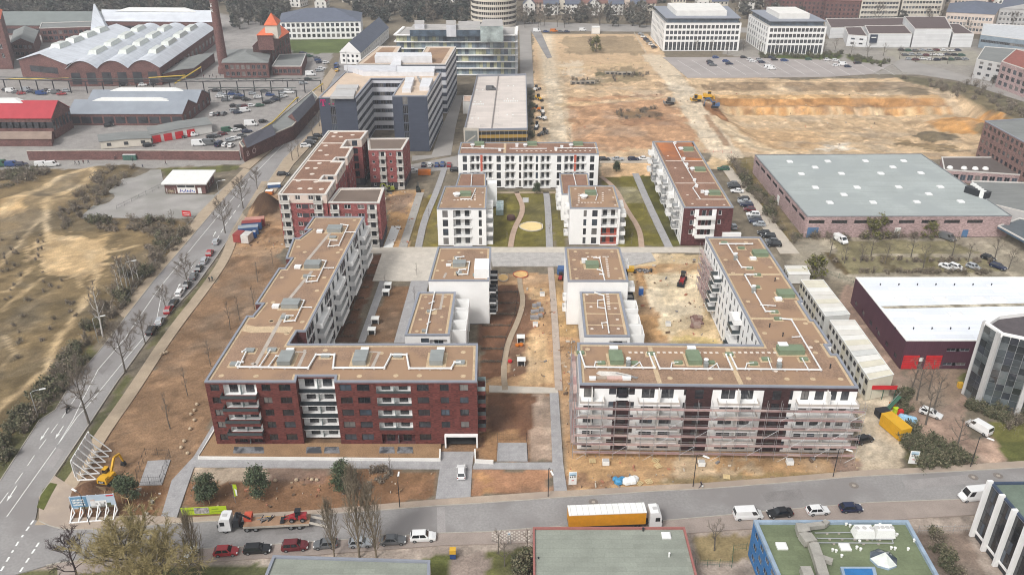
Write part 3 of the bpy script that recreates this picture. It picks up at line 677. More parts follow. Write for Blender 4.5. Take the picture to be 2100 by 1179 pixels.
class Bld:
    def __init__(s, name, label, poly, z0, z1, cat='building', group=None, sub=True):
        s.poly = [tuple(p) for p in poly]; s.z0, s.z1 = z0, z1; n = len(poly)
        cx = sum(p[0] for p in poly) / n; cyy = sum(p[1] for p in poly) / n
        s.t = thing(name, label, cat, (cx, cyy, 0), 0, group)
        s.ops = {k: [] for k in range(n)}; s.bands = {}; s.sub = sub; s.rs = random.Random(len(name) * 7 + int(cx))
        s.zr = z1 - .3; s.noedge = set()
    def L(s, e): a, b = s.poly[e], s.poly[(e + 1) % len(s.poly)]; return math.hypot(b[0] - a[0], b[1] - a[1])
    def fr(s, e):
        a, b = Vector(s.poly[e]), Vector(s.poly[(e + 1) % len(s.poly)]); d = (b - a).normalized(); return a, d, Vector((d.y, -d.x))
    def at(s, e, u, out=0.0):
        a, d, n = s.fr(e); p = a + d * u + n * out; return (p.x, p.y)
    def wall(s, e, *bands): s.bands[e] = bands     # (z_top, material), lowest first
    def place(s, e, u, z, me, name, out=0.0, sub=None):
        a, d, n = s.fr(e); p = a + d * u + n * out
        o = link(name, me, s.t, (p.x - s.t.location.x, p.y - s.t.location.y, z)); o.rotation_euler = (0, 0, math.atan2(d.y, d.x))
        return o
    def win(s, e, u, z, w, h, style='d', gi=None, d=.14, name='window'):
        if u < .05 or u + w > s.L(e) - .05: return
        w, h = round(w, 1), round(h, 1)
        s.ops[e].append((u, z, u + w, z + h, d, None))
        if gi is None: gi = s.rs.choice((0, 0, 0, 1, 1, 2, 3))
        f, p, both = wmesh(style, w, h, gi)
        if s.sub:
            o = s.place(e, u, z, f, name, -d); q = link('pane', p, o)
        else: s.place(e, u, z, both, name, -d)
    def wins(s, e, us, zs, w, h, style='d', **k):
        for z in zs:
            for u in us: s.win(e, u, z, w, h, style, **k)
    def row(s, e, n, zs, w, h, style='d', u0=None, u1=None, **k):
        a = u0 if u0 is not None else .8; b = u1 if u1 is not None else s.L(e) - .8
        st = (b - a) / n
        s.wins(e, [a + st * (q + .5) - w / 2 for q in range(n)], zs, w, h, style, **k)
    def loggia(s, e, u, z, w, h, depth=1.5, doors=2, wallm=None, rail=None, railh=.95, div=True, frame='d', slab=True, gi=None):
        "recess with its own back wall, doors, railing and glass divider"
        wallm = wallm or WHITE
        s.ops[e].append((u, z, u + w, z + h, depth, wallm))
        a, d, n = s.fr(e)
        mb = MB(); q = lambda uu, oo, zz: (*(a + d * uu + n * oo), zz)
        mb.face([q(u, -depth, z), q(u + w, -depth, z), q(u + w, -depth, z + h), q(u, -depth, z + h)], wallm)
        wpart(s.t, 'loggia_wall', mb)
        dw = w / doors * .5
        for k in range(doors):
            cu = u + w * (k + .5) / doors
            f, p, both = wmesh(frame, dw, h - .35, s.rs.choice((0, 0, 1)) if gi is None else gi)
            if s.sub: o = s.place(e, cu - dw / 2, z + .05, f, 'glass_door', -depth + .09); link('pane', p, o)
            else: s.place(e, cu - dw / 2, z + .05, both, 'glass_door', -depth + .09)
        if rail:
            mb = MB(); mb.face([q(u, .02, z), q(u + w, .02, z), q(u + w, .02, z + railh), q(u, .02, z + railh)], rail)
            mb.face([q(u, -.03, z), q(u + w, -.03, z), q(u + w, -.03, z + railh), q(u, -.03, z + railh)], rail)
            mb.face([q(u, .02, z + railh), q(u + w, .02, z + railh), q(u + w, -.03, z + railh), q(u, -.03, z + railh)], rail)
            wpart(s.t, 'railing', mb)
        if div:
            mb = MB(); mb.box(*(a + d * (u + w / 2) - n * (depth * .45)), z, .05, depth * .9, h * .8, GLT, math.atan2(d.y, d.x)); wpart(s.t, 'divider', mb)
    def balcony(s, e, u, z, w, depth=1.5, railm=None, slabm=None, railh=1.0, ends=True, skirt=.22, bars=False):
        a, d, n = s.fr(e); ang = math.atan2(d.y, d.x)
        mb = MB(); mb.box(*(a + d * (u + w / 2) + n * (depth / 2 + .003)), z - skirt, w, depth, skirt, slabm or WHITE, ang); wpart(s.t, 'balcony', mb)
        railm = railm or RAILD; mb = MB(); t = .05
        def seg(u0, o0, u1, o1):
            p0 = a + d * u0 + n * o0; p1 = a + d * u1 + n * o1
            if bars:
                mb.bar((*p0, z + railh), (*p1, z + railh), .05, .05, railm); m_ = max(2, int((p1 - p0).length / .35))
                for k in range(m_ + 1):
                    p = p0 + (p1 - p0) * (k / m_); mb.bar((*p, z), (*p, z + railh), .025, .025, railm)
            else:
                c = (p0 + p1) / 2; dd = p1 - p0; mb.box(c.x, c.y, z + .06, dd.length, t, railh - .06, railm, math.atan2(dd.y, dd.x))
        seg(u, depth - .03, u + w, depth - .03)
        if ends: seg(u + .03, .05, u + .03, depth - .06); seg(u + w - .03, .05, u + w - .03, depth - .06)
        wpart(s.t, 'railing', mb)
    def walls(s, default):
        acc = MB(); n = len(s.poly)
        for e in range(n):
            if e in s.noedge: continue
            bands = s.bands.get(e) or ((s.z1, default),)
            a, d, nn = s.fr(e); Lw = s.L(e); ops = s.ops[e]
            q = lambda uu, zz, oo=0.0: (*(a + d * uu + nn * oo), zz)
            us = sorted({0.0, Lw} | {o[0] for o in ops} | {o[2] for o in ops})
            vs = sorted({s.z0, s.z1} | {b[0] for b in bands} | {o[1] for o in ops} | {o[3] for o in ops})
            us = [x for x in us if 0 <= x <= Lw]; vs = [x for x in vs if s.z0 <= x <= s.z1]
            def bm_(z):
                for zt, m in bands:
                    if z < zt: return m
                return bands[-1][1]
            for i in range(len(vs) - 1):
                zm = (vs[i] + vs[i + 1]) / 2
                if vs[i + 1] - vs[i] < 1e-4: continue
                start = None
                for j in range(len(us) - 1):
                    um = (us[j] + us[j + 1]) / 2
                    hole = any(o[0] < um < o[2] and o[1] < zm < o[3] for o in ops)
                    if not hole and start is None: start = us[j]
                    if hole and start is not None: acc.face([q(start, vs[i]), q(us[j], vs[i]), q(us[j], vs[i + 1]), q(start, vs[i + 1])], bm_(zm)); start = None
                if start is not None: acc.face([q(start, vs[i]), q(Lw, vs[i]), q(Lw, vs[i + 1]), q(start, vs[i + 1])], bm_(zm))
            for u0, z0, u1, z1, dep, rm in ops:
                m = rm or bm_((z0 + z1) / 2)
                acc.face([q(u0, z0), q(u1, z0), q(u1, z0, -dep), q(u0, z0, -dep)], m); acc.face([q(u0, z1), q(u0, z1, -dep), q(u1, z1, -dep), q(u1, z1)], m)
                acc.face([q(u0, z0), q(u0, z0, -dep), q(u0, z1, -dep), q(u0, z1)], m); acc.face([q(u1, z0), q(u1, z1), q(u1, z1, -dep), q(u1, z0, -dep)], m)
        wpart(s.t, 'wall', acc)
    def flat(s, roofm, cap=None, capw=.4, border=None, bw=.5, drop=.3, name='roof'):
        inn = inset(s.poly, capw); s.zr = s.z1 - drop
        mb = MB(); mb.prism(inn, s.zr - .3, s.zr, roofm, sides=False); wpart(s.t, name, mb)
        mb = MB(); ring(mb, inset(s.poly, -.04), inn, s.zr - .02, s.z1 + .04, cap or CAP); wpart(s.t, 'parapet', mb)
        if border:
            i2 = inset(s.poly, capw + bw); mb = MB(); ring(mb, inn, i2, s.zr + .02, s.zr + .02, border); wpart(s.t, 'gravel_border', mb)
    # ---- things fixed on the roof, given by their pixels on the roof level
    def pads(s, pts, m, r=.5, name='gravel_patch', dz=.03):
        for px, py in pts:
            x, y = P(px, py, s.zr); mb = MB(); mb.lathe(x, y, [(r, s.zr), (r * .96, s.zr + dz)], m, 9); wpart(s.t, name, mb)
    def patch(s, px, m, name='gravel_patch', dz=.025):
        mb = MB(); mb.prism(ccw(PL(px, s.zr)), s.zr, s.zr + dz, m); wpart(s.t, name, mb)
    def line(s, px, w, m, name='slab_path', dz=.03):
        pts = PL(px, s.zr); mb = MB(); L, Rr = strip_poly(pts, w)
        for k in range(len(pts) - 1): mb.prism([Rr[k], Rr[k + 1], L[k + 1], L[k]], s.zr, s.zr + dz + (.013 if m is SLAB else 0), m)
        wpart(s.t, name, mb)
    def duct(s, px, r=.13, z=.35, m=None, ends=True):
        pts = PL(px, s.zr + z); p3 = [(*p, s.zr + z) for p in pts]
        mb = MB()
        for a, b in zip(p3[:-1], p3[1:]):
            mb.tube([a, b], r, m or DUCTM, 6)
        for p in p3: mb.box(p[0], p[1], s.zr + z - r, 2.1 * r, 2.1 * r, 2 * r, m or DUCTM)
        tot = 0
        for a, b in zip(p3[:-1], p3[1:]):
            n = int(math.dist(a, b) / 2.4)
            for k in range(1, n + 1):
                t = k / (n + 1); x = a[0] + (b[0] - a[0]) * t; y = a[1] + (b[1] - a[1]) * t; mb.box(x, y, s.zr + .03, .34, .34, z - r - .03, SLAB)
        wpart(s.t, 'duct', mb)
    def hatch(s, px, py, sx, sy, h, m, name='roof_box', rot=0.0, grav=None, lid=None):
        x, y = P(px, py, s.zr)
        if grav: mb = MB(); mb.box(x, y, s.zr, sx + grav, sy + grav, .035, GRAVEL, rot); wpart(s.t, 'gravel_patch', mb)
        mb = MB(); mb.box(x, y, s.zr, sx, sy, h, m, rot); mb.box(x, y, s.zr + h, sx + .12, sy + .12, .05, lid or m, rot); wpart(s.t, name, mb)
    def stub(s, px, py, m=None, r=.16, h=.7):
        x, y = P(px, py, s.zr); mb = MB(); mb.lathe(x, y, [(r, s.zr), (r, s.zr + h), (r * 1.5, s.zr + h), (r * 1.5, s.zr + h + .15)], m or DUCTM, 7); wpart(s.t, 'vent_pipe', mb)
    def quadbox(s, px, h, m, name='roof_box', zb=None, top=None):
        zb = s.zr if zb is None else zb
        mb = MB(); mb.prism(ccw(PL(px, zb + h)), zb, zb + h, m, top); return wpart(s.t, name, mb)
def skylight(b, px, py, w=1.4, d=1.4, h=.35, m=None, z=None):
    z = b.zr if z is None else z
    x, y = P(px, py, z); mb = MB(); mb.box(x, y, z, w, d, h, FRAMEW); mb.box(x, y, z + h, w * .96, d * .96, .12, m or FRAMEW, 0, .8); wpart(b.t, 'skylight', mb)
# ================================================================ A: brick L-shaped block, front left
hA = 15.5
A_px = [(419, 782), (606, 782), (609, 770), (687, 770), (685, 782), (978, 782), (980, 704), (593, 704.6), (609, 678.6), (627, 678.6), (747.4, 444), (643, 444), (624, 470.5), (636, 470.5), (613, 488), (601, 488), (586, 529), (598, 529), (584, 549), (572, 549), (523.6, 622), (538.7, 622), (518, 647), (505.7, 647)]
A = Bld('apartment_block', 'red brick L-shaped apartment block with white loggias, finished, left of the garage drive', PL(A_px, hA), .55, hA)
UU = lambda x: (x - 65) * .03438
fz = [.55 + 2.93 * k for k in range(5)]
e0, e4 = 0, 4
L0 = A.L(0); L4 = A.L(4); W4 = 52.4 - L4
for k in range(5):
    z = fz[k] + (1.0 if k else .9)
    for x, w in ((92, 1.7), (380, 1.7), (478, 2.2)): A.win(0, UU(x), z, w, 1.5, 'd')
    for x, w in ((815, 2.3), (913, 2.4), (1250, 2.3), (1380, 1.7), (1490, 1.7)):
        if k == 0 and x > 1300: continue
        A.win(4, UU(x) - W4, z, w, 1.5, 'd')
    top = k == 4
    if k:
        A.loggia(0, UU(165), fz[k] + .1, 6.4, 2.45, 1.0, 2, WHITE)
        A.balcony(0, UU(155), fz[k] + .1, 6.9, 1.5, RAILD, BRICK, .75, True, .62)
        A.loggia(4, UU(1020) - W4, fz[k] + .45, 6.7, 1.9 if not top else 1.7, 1.3, 2, WHITE, RAILD, .55)
    else:
        A.loggia(0, UU(175), fz[k] + .05, 6.0, 2.3, .6, 2, BRICKD, None, div=True); A.loggia(4, UU(1030) - W4, fz[k] + .05, 6.6, 2.3, 1.0, 2, BRICKD)
    A.loggia(2, .15, fz[k] + .05, A.L(2) - .3, 2.5, 1.1, 2, WHITE, None)
    if k:
        mb = MB(); a, d, n = A.fr(2); mb.box(*(a + d * (A.L(2) / 2) + n * .62), fz[k] - .45, A.L(2) - .2, .12, .95, M('band_slate', (.022, .03, .036), .4, .1, 1, .05), 0); wpart(A.t, 'balcony_panel', mb)
        mb = MB(); mb.box(*(a + d * (A.L(2) / 2) + n * .3), fz[k] - .6, A.L(2), .75, .2, WHITE); wpart(A.t, 'balcony_slab', mb)
# garage mouth with white frame
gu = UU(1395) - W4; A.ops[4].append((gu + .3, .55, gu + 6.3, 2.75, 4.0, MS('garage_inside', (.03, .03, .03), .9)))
mb = MB(); a, d, n = A.fr(4)
for u0, w, z0, h in ((gu, .3, .05, 3.0), (gu + 6.3, .3, .05, 3.0), (gu + .3, 6.0, 2.75, .3)): mb.box(*(a + d * (u0 + w / 2) + n * .35), z0, w, .8, h, WHITE)
wpart(A.t, 'garage_frame', mb)
mb = MB(); mb.box(*(a + d * (gu + 3.3) - n * 3.9), .1, 6.0, .08, 2.7, MS('garage_gate', (.02, .02, .022), .5)); wpart(A.t, 'garage_door', mb)
# right end: glazed balconies
for k in range(1, 5): A.balcony(5, 1.2, fz[k] + .1, 3.6, 1.6, RAILD if k < 4 else GLT, BRICK, 1.0, True, .9); A.loggia(5, 1.5, fz[k] + .1, 3.0, 2.3, .3, 1, WHITE, div=False)
# courtyard face of the long wing: white frames, plum panels, stepped balconies
PLUM = M('panel_plum', CV(74, 36, 44), .7, .1, .6, .06, 6)
eW = 9; Lw = A.L(eW); A.wall(eW, (hA, WHITE)); A.wall(8, (hA, BRICKD)); 
bay = Lw / 4
for q in range(4):
    u0 = q * bay
    for k in range(5):
        z = fz[k]
        for j, (du, w) in enumerate(((.5, 1.5), (2.5, 1.5), (4.6, 1.5))):
            A.win(eW, u0 + du, z + .35, w, 2.3, 'd', gi=(0, 1, 0)[j])
            if j < 2:
                mb = MB(); a, d, n = A.fr(eW); mb.box(*(a + d * (u0 + du + w + .22) + n * .02), z + .3, .4, .06, 2.4, PLUM, math.atan2(d.y, d.x)); wpart(A.t, 'facade_panel', mb)
        A.win(eW, u0 + 8.0, z + .2, 2.0, 2.3, 'd'); A.win(eW, u0 + bay - 3.2, z + .2, 2.0, 2.3, 'd')
        if k:
            A.balcony(eW, u0 + 6.9 + (.5 if k % 2 else 0), z + .1, bay - 8.2, 1.7, WHITE, WHITE, 1.0, True, .3)
A.walls(BRICK); A.flat(SEDUM, CAP, .42, GRAVEL, .5)
A.line([(496, 671), (520, 676), (560, 675), (598, 677)], 2.6, GRAVEL, 'gravel_strip')
for px in ([(524, 749), (583, 642)], [(590, 617), (640, 556)], [(630, 534), (677, 478)]): A.line(px, .8, SLAB)
A.line([(517, 744), (522, 748)], .8, SLAB)
for px in ([(622, 719), (628, 719)],): A.line(px, .8, SLAB)
for x0 in (612, 764, 915):
    A.line([(x0, 752), (x0 + 14, 722), (x0 - 28, 721)], .7, SLAB) if x0 < 800 else None
for x, y in ((587, 739), (740, 738), (896, 738)):
    A.hatch(x, y, 2.6, 4.2, 1.1, ZINC, 'lift_overrun', grav=1.4); A.hatch(x + 8, y - 18, 1.5, 1.4, .5, MATS['frame_white'] if 0 else FRAMEW, 'smoke_vent')
for x, y in ((597, 627), (642, 546), (687, 473)):
    A.hatch(x, y, 3.8, 3.0, 1.1, ZINC, 'lift_overrun', grav=1.4); A.hatch(x - 31, y + 3, 1.5, 1.4, .5, FRAMEW, 'smoke_vent')
A.duct([(488, 752), (632, 754), (648, 727), (686, 727), (683, 754), (788, 754), (802, 727), (834, 727), (839, 755), (925, 755), (932, 743), (943, 743)], .2, .4)
for px in ([(533, 750), (554, 718)], [(551, 751), (566, 730), (580, 729)], [(490, 751), (504, 722)], [(484, 749), (488, 742), (498, 742)], [(497, 721), (504, 716)]): A.duct(px, .15, .4)
for x, y in ((597, 627), (642, 546), (687, 473)):
    A.duct([(x + 12, y - 13), (x + 27, y - 11), (x + 8, y + 30), (x - 14, y + 32)], .15, .4); A.duct([(x + 21, y + 3), (x + 42, y + 3)], .12, .4); A.duct([(x - 14, y + 32), (x - 10, y + 20), (x + 4, y + 20)], .12, .4)
for x, y in ((482, 748), (513, 720), (558, 719), (668, 731), (816, 731), (944, 745), (585, 652), (630, 568), (683, 488)): A.hatch(x, y, 1.7, 1.2, .4, ZINC, 'vent_box', grav=1.0)
A.pads([(x, y) for x, y in ((454, 770), (525, 771), (667, 718), (741, 722), (782, 724), (860, 770), (950, 771), (812, 770), (950, 722), (737, 771), (588, 684), (556, 658), (557, 659), (620, 660), (536, 630), (578, 569), (665, 569), (625, 517), (612, 506), (693, 518), (677, 440 + 23), (727, 452), (700, 512), (650, 596), (560, 620))], GRAVEL, .55)
# low retaining wall and raised bed
mb = MB(); ribbon(mb, PL([(441, 884), (407, 941), (903, 945)]), .3, -.3, .62, WHITE2); tag(solid('retaining_wall', mb, 'low white retaining wall along the bed in front of the red brick block', 'wall'))
mb = MB(); ribbon(mb, PL([(903, 928), (902, 946)]), .3, -.3, 1.0, WHITE2); ribbon(mb, PL([(974, 927), (975, 949), (1012, 951)]), .3, -.3, .9, WHITE2); solid('retaining_wall', mb, 'white angled retaining wall right of the garage mouth', 'wall')
BEDM = M('bed_soil', C(146, 118, 90), .95, .15, .4, .25, 4, spec=.1)
mb = MB(); mb.prism(ccw(PL([(444, 886), (410, 939), (901, 943), (905, 912), (450, 912)])), -.3, .5, BEDM); o = struct('soil', mb)
TERR = M('terrace_slab', C(120, 120, 122), .7, .3, .7, .2, 3, spec=.3, col2=C(70, 72, 76), s2=.5, lo=.5, hi=.6)
for x0, x1 in ((478, 542), (627, 660), (664, 697), (777, 810), (814, 848)):
    mb = MB(); mb.prism(ccw(PL([(x0, 929), (x1, 929), (x1 - 2, 916), (x0 + 2, 916)], .5)), .4, .54, TERR); struct('terrace', mb)

# ================================================================ B: scaffolded L-shaped block, front right
hB = 15.6
B_px = [(1189, 787), (1761, 794), (1718, 725), (1706, 725), (1694, 707), (1706, 707), (1671, 655), (1664, 655), (1640, 618), (1647, 618), (1560, 486), (1447, 486), (1561, 706.6), (1184, 702)]
B = Bld('apartment_block', 'unfinished L-shaped apartment block behind scaffolding at the lower right', PL(B_px, hB), .1, hB)
gz = [.3 + 3.0 * k for k in range(5)]; LB = B.L(0)
BR2 = M('brick_brownblack', CV(62, 42, 42), .9, .12, .5, .08, 6, kind='brick', col2=CV(62, 42, 42))
B.wall(0, (14.6, WHITE), (hB, BR2)); fx = lambda x: (x - 160) / (1972 - 160) * LB
stair = (fx(445), fx(945), fx(1452))
def seg(u): return min(abs(u - s_) for s_ in stair)
for k in range(5):
    z = gz[k]
    for s_ in stair: B.win(0, s_ - 1.2, z + .1, 2.4, 2.5, 'd', gi=0, d=.5)
    for x, w in ((190, 2.0), (355, 1.4), (480, 1.3), (570, 1.6), (620, 1.0), (700, 1.5), (745, 1.0), (845, 1.5), (985, 1.4), (1090, 1.5), (1140, 1.2), (1215, 1.7), (1265, 1.0), (1370, 1.4), (1490, 2.0), (1610, 1.5), (1700, 1.7), (1800, 1.2), (1870, 1.5)):
        if x > 1560 and k == 1: w *= .9
        B.win(0, fx(x), z + (.2 if x not in (355, 480, 845, 985, 1370) else .9), w, 2.1 if x not in (355, 480, 845, 985, 1370) else 1.4, 'd')
    if k:
        for x0, x1 in ((125, 322), (545, 815), (1065, 1330), (1580, 1975)):
            B.balcony(0, max(.05, fx(x0)), z, fx(x1) - max(.05, fx(x0)), 1.9, M('concrete_raw', C(176, 168, 160, .9), .9, .14, .5, .1, 5), WHITE, .55, True, .3)
            mb = MB(); a, d, n = B.fr(0); um = (max(.05, fx(x0)) + fx(x1)) / 2; mb.box(*(a + d * um + n * .95), z + .02, .12, 1.8, 2.65, WHITE2); wpart(B.t, 'divider', mb)
for s_ in stair:
    mb = MB(); a, d, n = B.fr(0); mb.box(*(a + d * s_ + n * .03), .1, 5.0 if s_ > stair[0] else 3.4, .06, 14.9 if s_ > stair[0] else 11.6, BR2); wpart(B.t, 'facade_panel', mb)
    for k in range(5):
        mb = MB(); mb.box(*(a + d * s_ + n * .07), gz[k] + .3, 1.6, .05, 2.0, GL[0]); wpart(B.t, 'stair_window', mb)
# courtyard face
B.wall(11, (hB, WHITE)); LW = B.L(11)
for k in range(5):
    for q in range(int(LW / 3.1)):
        u = 1.2 + q * 3.1
        B.win(11, u, gz[k] + .25, 1.1 + .5 * (q % 3 == 0), 2.1, 'd')
    if k:
        for u0 in (13.0, 33.5): B.balcony(11, u0 + .8 * k, gz[k], 4.2, 1.9, RAILD if u0 < 20 or k % 2 else WHITE, WHITE, 1.05, True, .25)
for e in (1, 5, 9):
    n_ = int(B.L(e) / 4.5)
    for k in range(5):
        for q in range(n_): B.win(e, 1.2 + q * 4.5, gz[k] + .8, 1.4, 1.5, 'd')
B.wall(10, (hB, WHITE)); B.row(13, 2, [z + .7 for z in gz], 1.3, 1.6, 'd')
B.walls(WHITE); B.flat(SEDUM, CAP, .45, GRAVEL, .55)
for px in ([(1333, 712), (1340, 745), (1353, 786)], [(1491, 712), (1500, 745), (1520, 788)], [(1494, 563), (1600, 563)], [(1540, 653), (1665, 655)]): B.line(px, .9, GRAVEL, 'gravel_strip')
for x, y in ((1263, 738), (1422, 738)): B.hatch(x, y, 2.6, 4.0, 1.1, GREENB, 'lift_overrun', grav=1.0); B.hatch(x - 5, y - 15, 1.6, 1.2, 1.3, FRAMEW, 'smoke_vent')
B.hatch(1620, 722, 5.2, 2.4, 1.1, GREENB, 'lift_overrun', grav=1.0); B.hatch(1604, 716, 1.8, 1.3, 1.3, FRAMEW, 'smoke_vent')
for x, y in ((1558, 523), (1610, 606)): B.hatch(x, y, 3.6, 2.6, 1.0, GREENB, 'lift_overrun', grav=.8); B.hatch(x - 14, y + 9, 1.4, 1.2, .5, FRAMEW, 'smoke_vent', grav=.8)
for px in ([(1190, 722), (1200, 752), (1343, 754), (1331, 725)], [(1341, 725), (1353, 755), (1502, 757), (1489, 727)], [(1498, 727), (1512, 756), (1684, 758), (1623, 655), (1600, 653)], [(1476, 500), (1543, 500)], [(1492, 500), (1521, 548), (1540, 549)], [(1527, 563), (1551, 563)], [(1527, 563), (1570, 638), (1588, 639)]): B.duct(px, .17, .4)
for px in ([(1219, 752), (1221, 742), (1232, 742)], [(1297, 752), (1312, 742), (1318, 753)], [(1376, 754), (1378, 744), (1390, 743)], [(1455, 755), (1470, 745), (1475, 756)], [(1528, 757), (1532, 745), (1545, 744)], [(1575, 734), (1583, 756)], [(1645, 735), (1658, 757)], [(1640, 690), (1625, 691)], [(1560, 625), (1590, 627)]): B.duct(px, .11, .4)
for x, y in ((1190, 725), (1233, 746), (1300, 746), (1335, 727), (1391, 745), (1457, 745), (1495, 728), (1545, 747), (1570, 738), (1648, 738), (1537, 551), (1553, 565), (1551, 590), (1588, 641), (1595, 655), (1520, 510), (1485, 499)): B.hatch(x, y, 1.5, .9, .4, GREENB, 'vent_box', grav=.9)
for x, y in ((1288, 750), (1447, 752), (1597, 754), (1508, 533), (1545, 600)): B.hatch(x, y, .8, .8, 1.0, ZINC, 'fan_unit'); B.stub(x, y - 4, FRAMEW, .35, 1.2)
for k in range(12):
    for x0 in (1292, 1350, 1505):
        if x0 + k * 12 < (1330 if x0 == 1292 else x0 + 130): B.hatch(x0 + k * 12, 723 + k * .1, .5, .5, .06, GRAVELW, 'slab')
for x, y in ((1590, 760), (1600, 735), (1662, 712)): B.pads([(x, y)], GRAVELW, .5)
for x, y in ((1578, 671), (1605, 690), (1702, 755), (1589, 577)): B.stub(x, y, DARKM, .12, .8)
B.pads([(1205, 716), (1374, 775), (1457, 776), (1535, 776), (1614, 777), (1667, 777), (1724, 777), (1568, 683), (1675, 700), (1672, 723), (1700, 727), (1503, 560), (1534, 618), (1594, 571), (1580, 548), (1488, 533), (1530, 497), (1652, 663)], GRAVEL, .55)
for px, w, h, m in (((1232, 776), 2.2, .3, PAVET), ((1215, 778), 1.2, .5, FRAMEW), ((1262, 777), 3.2, .4, M('board_pink', C(200, 168, 158), .8)), ((1285, 778), 1.6, .5, FRAMEW)): B.hatch(px[0], px[1], w, .7, h, m, 'material_stack')
B.patch([(1222, 766), (1228, 761), (1262, 762), (1290, 768), (1300, 772), (1240, 773)], M('foil_sheet', C(206, 200, 192), .5, .2, 1, .1, 4), 'foil_sheet', .05)
mb = MB(); bx0, by0 = P(1262, 760, B.zr)
for k in range(4): mb.bar((*P(1262 + k, 765 + k, B.zr), B.zr + .15 + k * .05), (*P(1306 + k, 778 - k, B.zr), B.zr + .2), .06, .06, STEEL)
wpart(B.t, 'pipe_bundle', mb)
# ---- scaffolding
def scaffold(e, u0, u1, b, out, zs, label, deckcol, bay=2.57, depth=.9):
    a, d, n = b.fr(e); ang = math.atan2(d.y, d.x); N = max(1, round((u1 - u0) / bay)); st = (u1 - u0) / N
    mid = a + d * ((u0 + u1) / 2) + n * out
    t = thing('scaffolding', label, 'scaffolding', (mid.x, mid.y, 0)); rs = random.Random(5)
    zt = zs[-1] + 2.0
    def q(u, o, z): p = a + d * u + n * o; return (p.x, p.y, z)
    for k in range(N + 1):
        for o in (out, out + depth):
            mb = MB(); mb.tube([q(u0 + k * st, o, 0), q(u0 + k * st, o, zt)], .035, STEEL, 4); wpart(t, 'standard', mb)
    dm = [M('deck_' + str(i), c, .85, .15, 1.0, .1, 6) for i, c in enumerate((C(176, 142, 138), C(158, 130, 126), C(188, 164, 156), C(140, 120, 116)))]
    for z in zs:
        for k in range(N):
            um = u0 + (k + .5) * st
            mb = MB(); mb.box(*(a + d * um + n * (out + depth / 2)), z - .05, st - .06, depth - .12, .06, rs.choice(dm), ang); wpart(t, 'deck', mb)
            mb = MB(); o = out + depth - .02
            mb.bar(q(u0 + k * st, o, z + 1.0), q(u0 + (k + 1) * st, o, z + 1.0), .045, .045, STEEL); mb.bar(q(u0 + k * st, o, z + .5), q(u0 + (k + 1) * st, o, z + .5), .045, .045, STEEL)
            mb.bar(q(u0 + k * st, o + .04, z + .1), q(u0 + (k + 1) * st, o + .04, z + .1), .03, .10, rs.choice(dm)); wpart(t, 'guard_rail', mb)
            if (k + int(z)) % 5 == 1:
                mb = MB(); mb.tube([q(u0 + k * st, out + depth + .05, z - 2), q(u0 + (k + 1) * st, out + depth + .05, z)], .03, STEEL, 4); wpart(t, 'brace', mb)
    return t
scaffold(0, -1.0, LB + 1.0, B, 2.05, [1.3, 3.3, 5.4, 7.5, 9.6, 11.7], 'pink decked scaffolding along the whole street front of the unfinished block', None)
scaffold(13, 1.0, B.L(13) - .3, B, .35, [1.3, 3.3, 5.3, 7.3, 9.3, 11.3, 13.4], 'scaffolding with pale decks standing on the left end of the unfinished block', None)
scaffold(11, 0.2, 13.0, B, .35, [2.0, 4.0, 6.0, 8.0, 10.0, 12.0], 'scaffolding tower at the far courtyard corner of the unfinished block', None)
scaffold(1, .5, B.L(1) - .5, B, .35, [1.3, 3.3, 5.4, 7.5, 9.6], 'scaffolding round the right hand end of the unfinished block', None)

# ================================================================ white blocks in the courtyards
def white_block(px, h, label, roofm=None, z0=.05, cap=None):
    b = Bld('apartment_block', label, PL(px, h), z0, h); return b
def bal_col(b, e, u, w, zs, dep=1.7, rail=None, slab=None):
    for z in zs:
        b.loggia(e, u + .2, z + .05, w - .4, 2.4, .4, 1, WHITE, div=False); b.balcony(e, u, z, w, dep, rail or WHITE, slab or WHITE, 1.0, True, .25)
f4 = [.1 + 3.0 * k for k in range(4)]
c1 = white_block([(878.6, 575), (1002.6, 575), (1004.5, 560), (1004.6, 552), (1007.5, 506), (898, 506)], 12.4, 'white apartment block with brown roof and a roof terrace notch, left lower courtyard')
for k, z in enumerate(f4):
    c1.balcony(3, .6, z, 3.4, 1.9, DARKM if k > 0 else WHITE, WHITE, 1.05, True, .25); c1.win(3, 1.0, z + .1, 2.4, 2.2)
    c1.balcony(1, .2, z, 2.2, 1.7, DARKM, WHITE, 1.05, True, .25) if k else None
c1.walls(WHITE); c1.flat(SEDUM, CAP, .45, GRAVEL, .55)
c1.hatch(942, 544, 3.2, 2.4, 1.0, ZINC, 'lift_overrun', grav=1.2); c1.hatch(920, 545, 1.2, .9, .4, FRAMEW, 'smoke_vent')
c1.quadbox([(974, 530), (1003, 530), (1003, 552), (972, 552)], 2.6, WHITE, 'terrace_notch_box', zb=c1.zr)  # solid white box standing in for the back wall of the terrace notch
x_, y_ = P(986, 553, 13.4); mb = MB(); mb.box(x_, y_ - .05, 12.2, 1.3, .1, 2.1, GL[0]); mb.box(x_, y_ - 1.4, 12.2, 4.0, .06, .9, GLT); wpart(c1.t, 'terrace_window', mb)
for px in ([(935, 529), (938, 536), (963, 537), (959, 562), (938, 563)], [(937, 528), (951, 526)], [(938, 563), (942, 553), (955, 552)]): c1.duct(px, .16, .4)
for px in ([(915, 560), (910, 570)], [(918, 536), (926, 535)]): c1.line(px, .6, SLAB)
c1.hatch(937, 530, 1.2, .9, .4, ZINC, 'vent_box', grav=1); c1.hatch(941, 561, 1.4, .9, .4, ZINC, 'vent_box', grav=1)
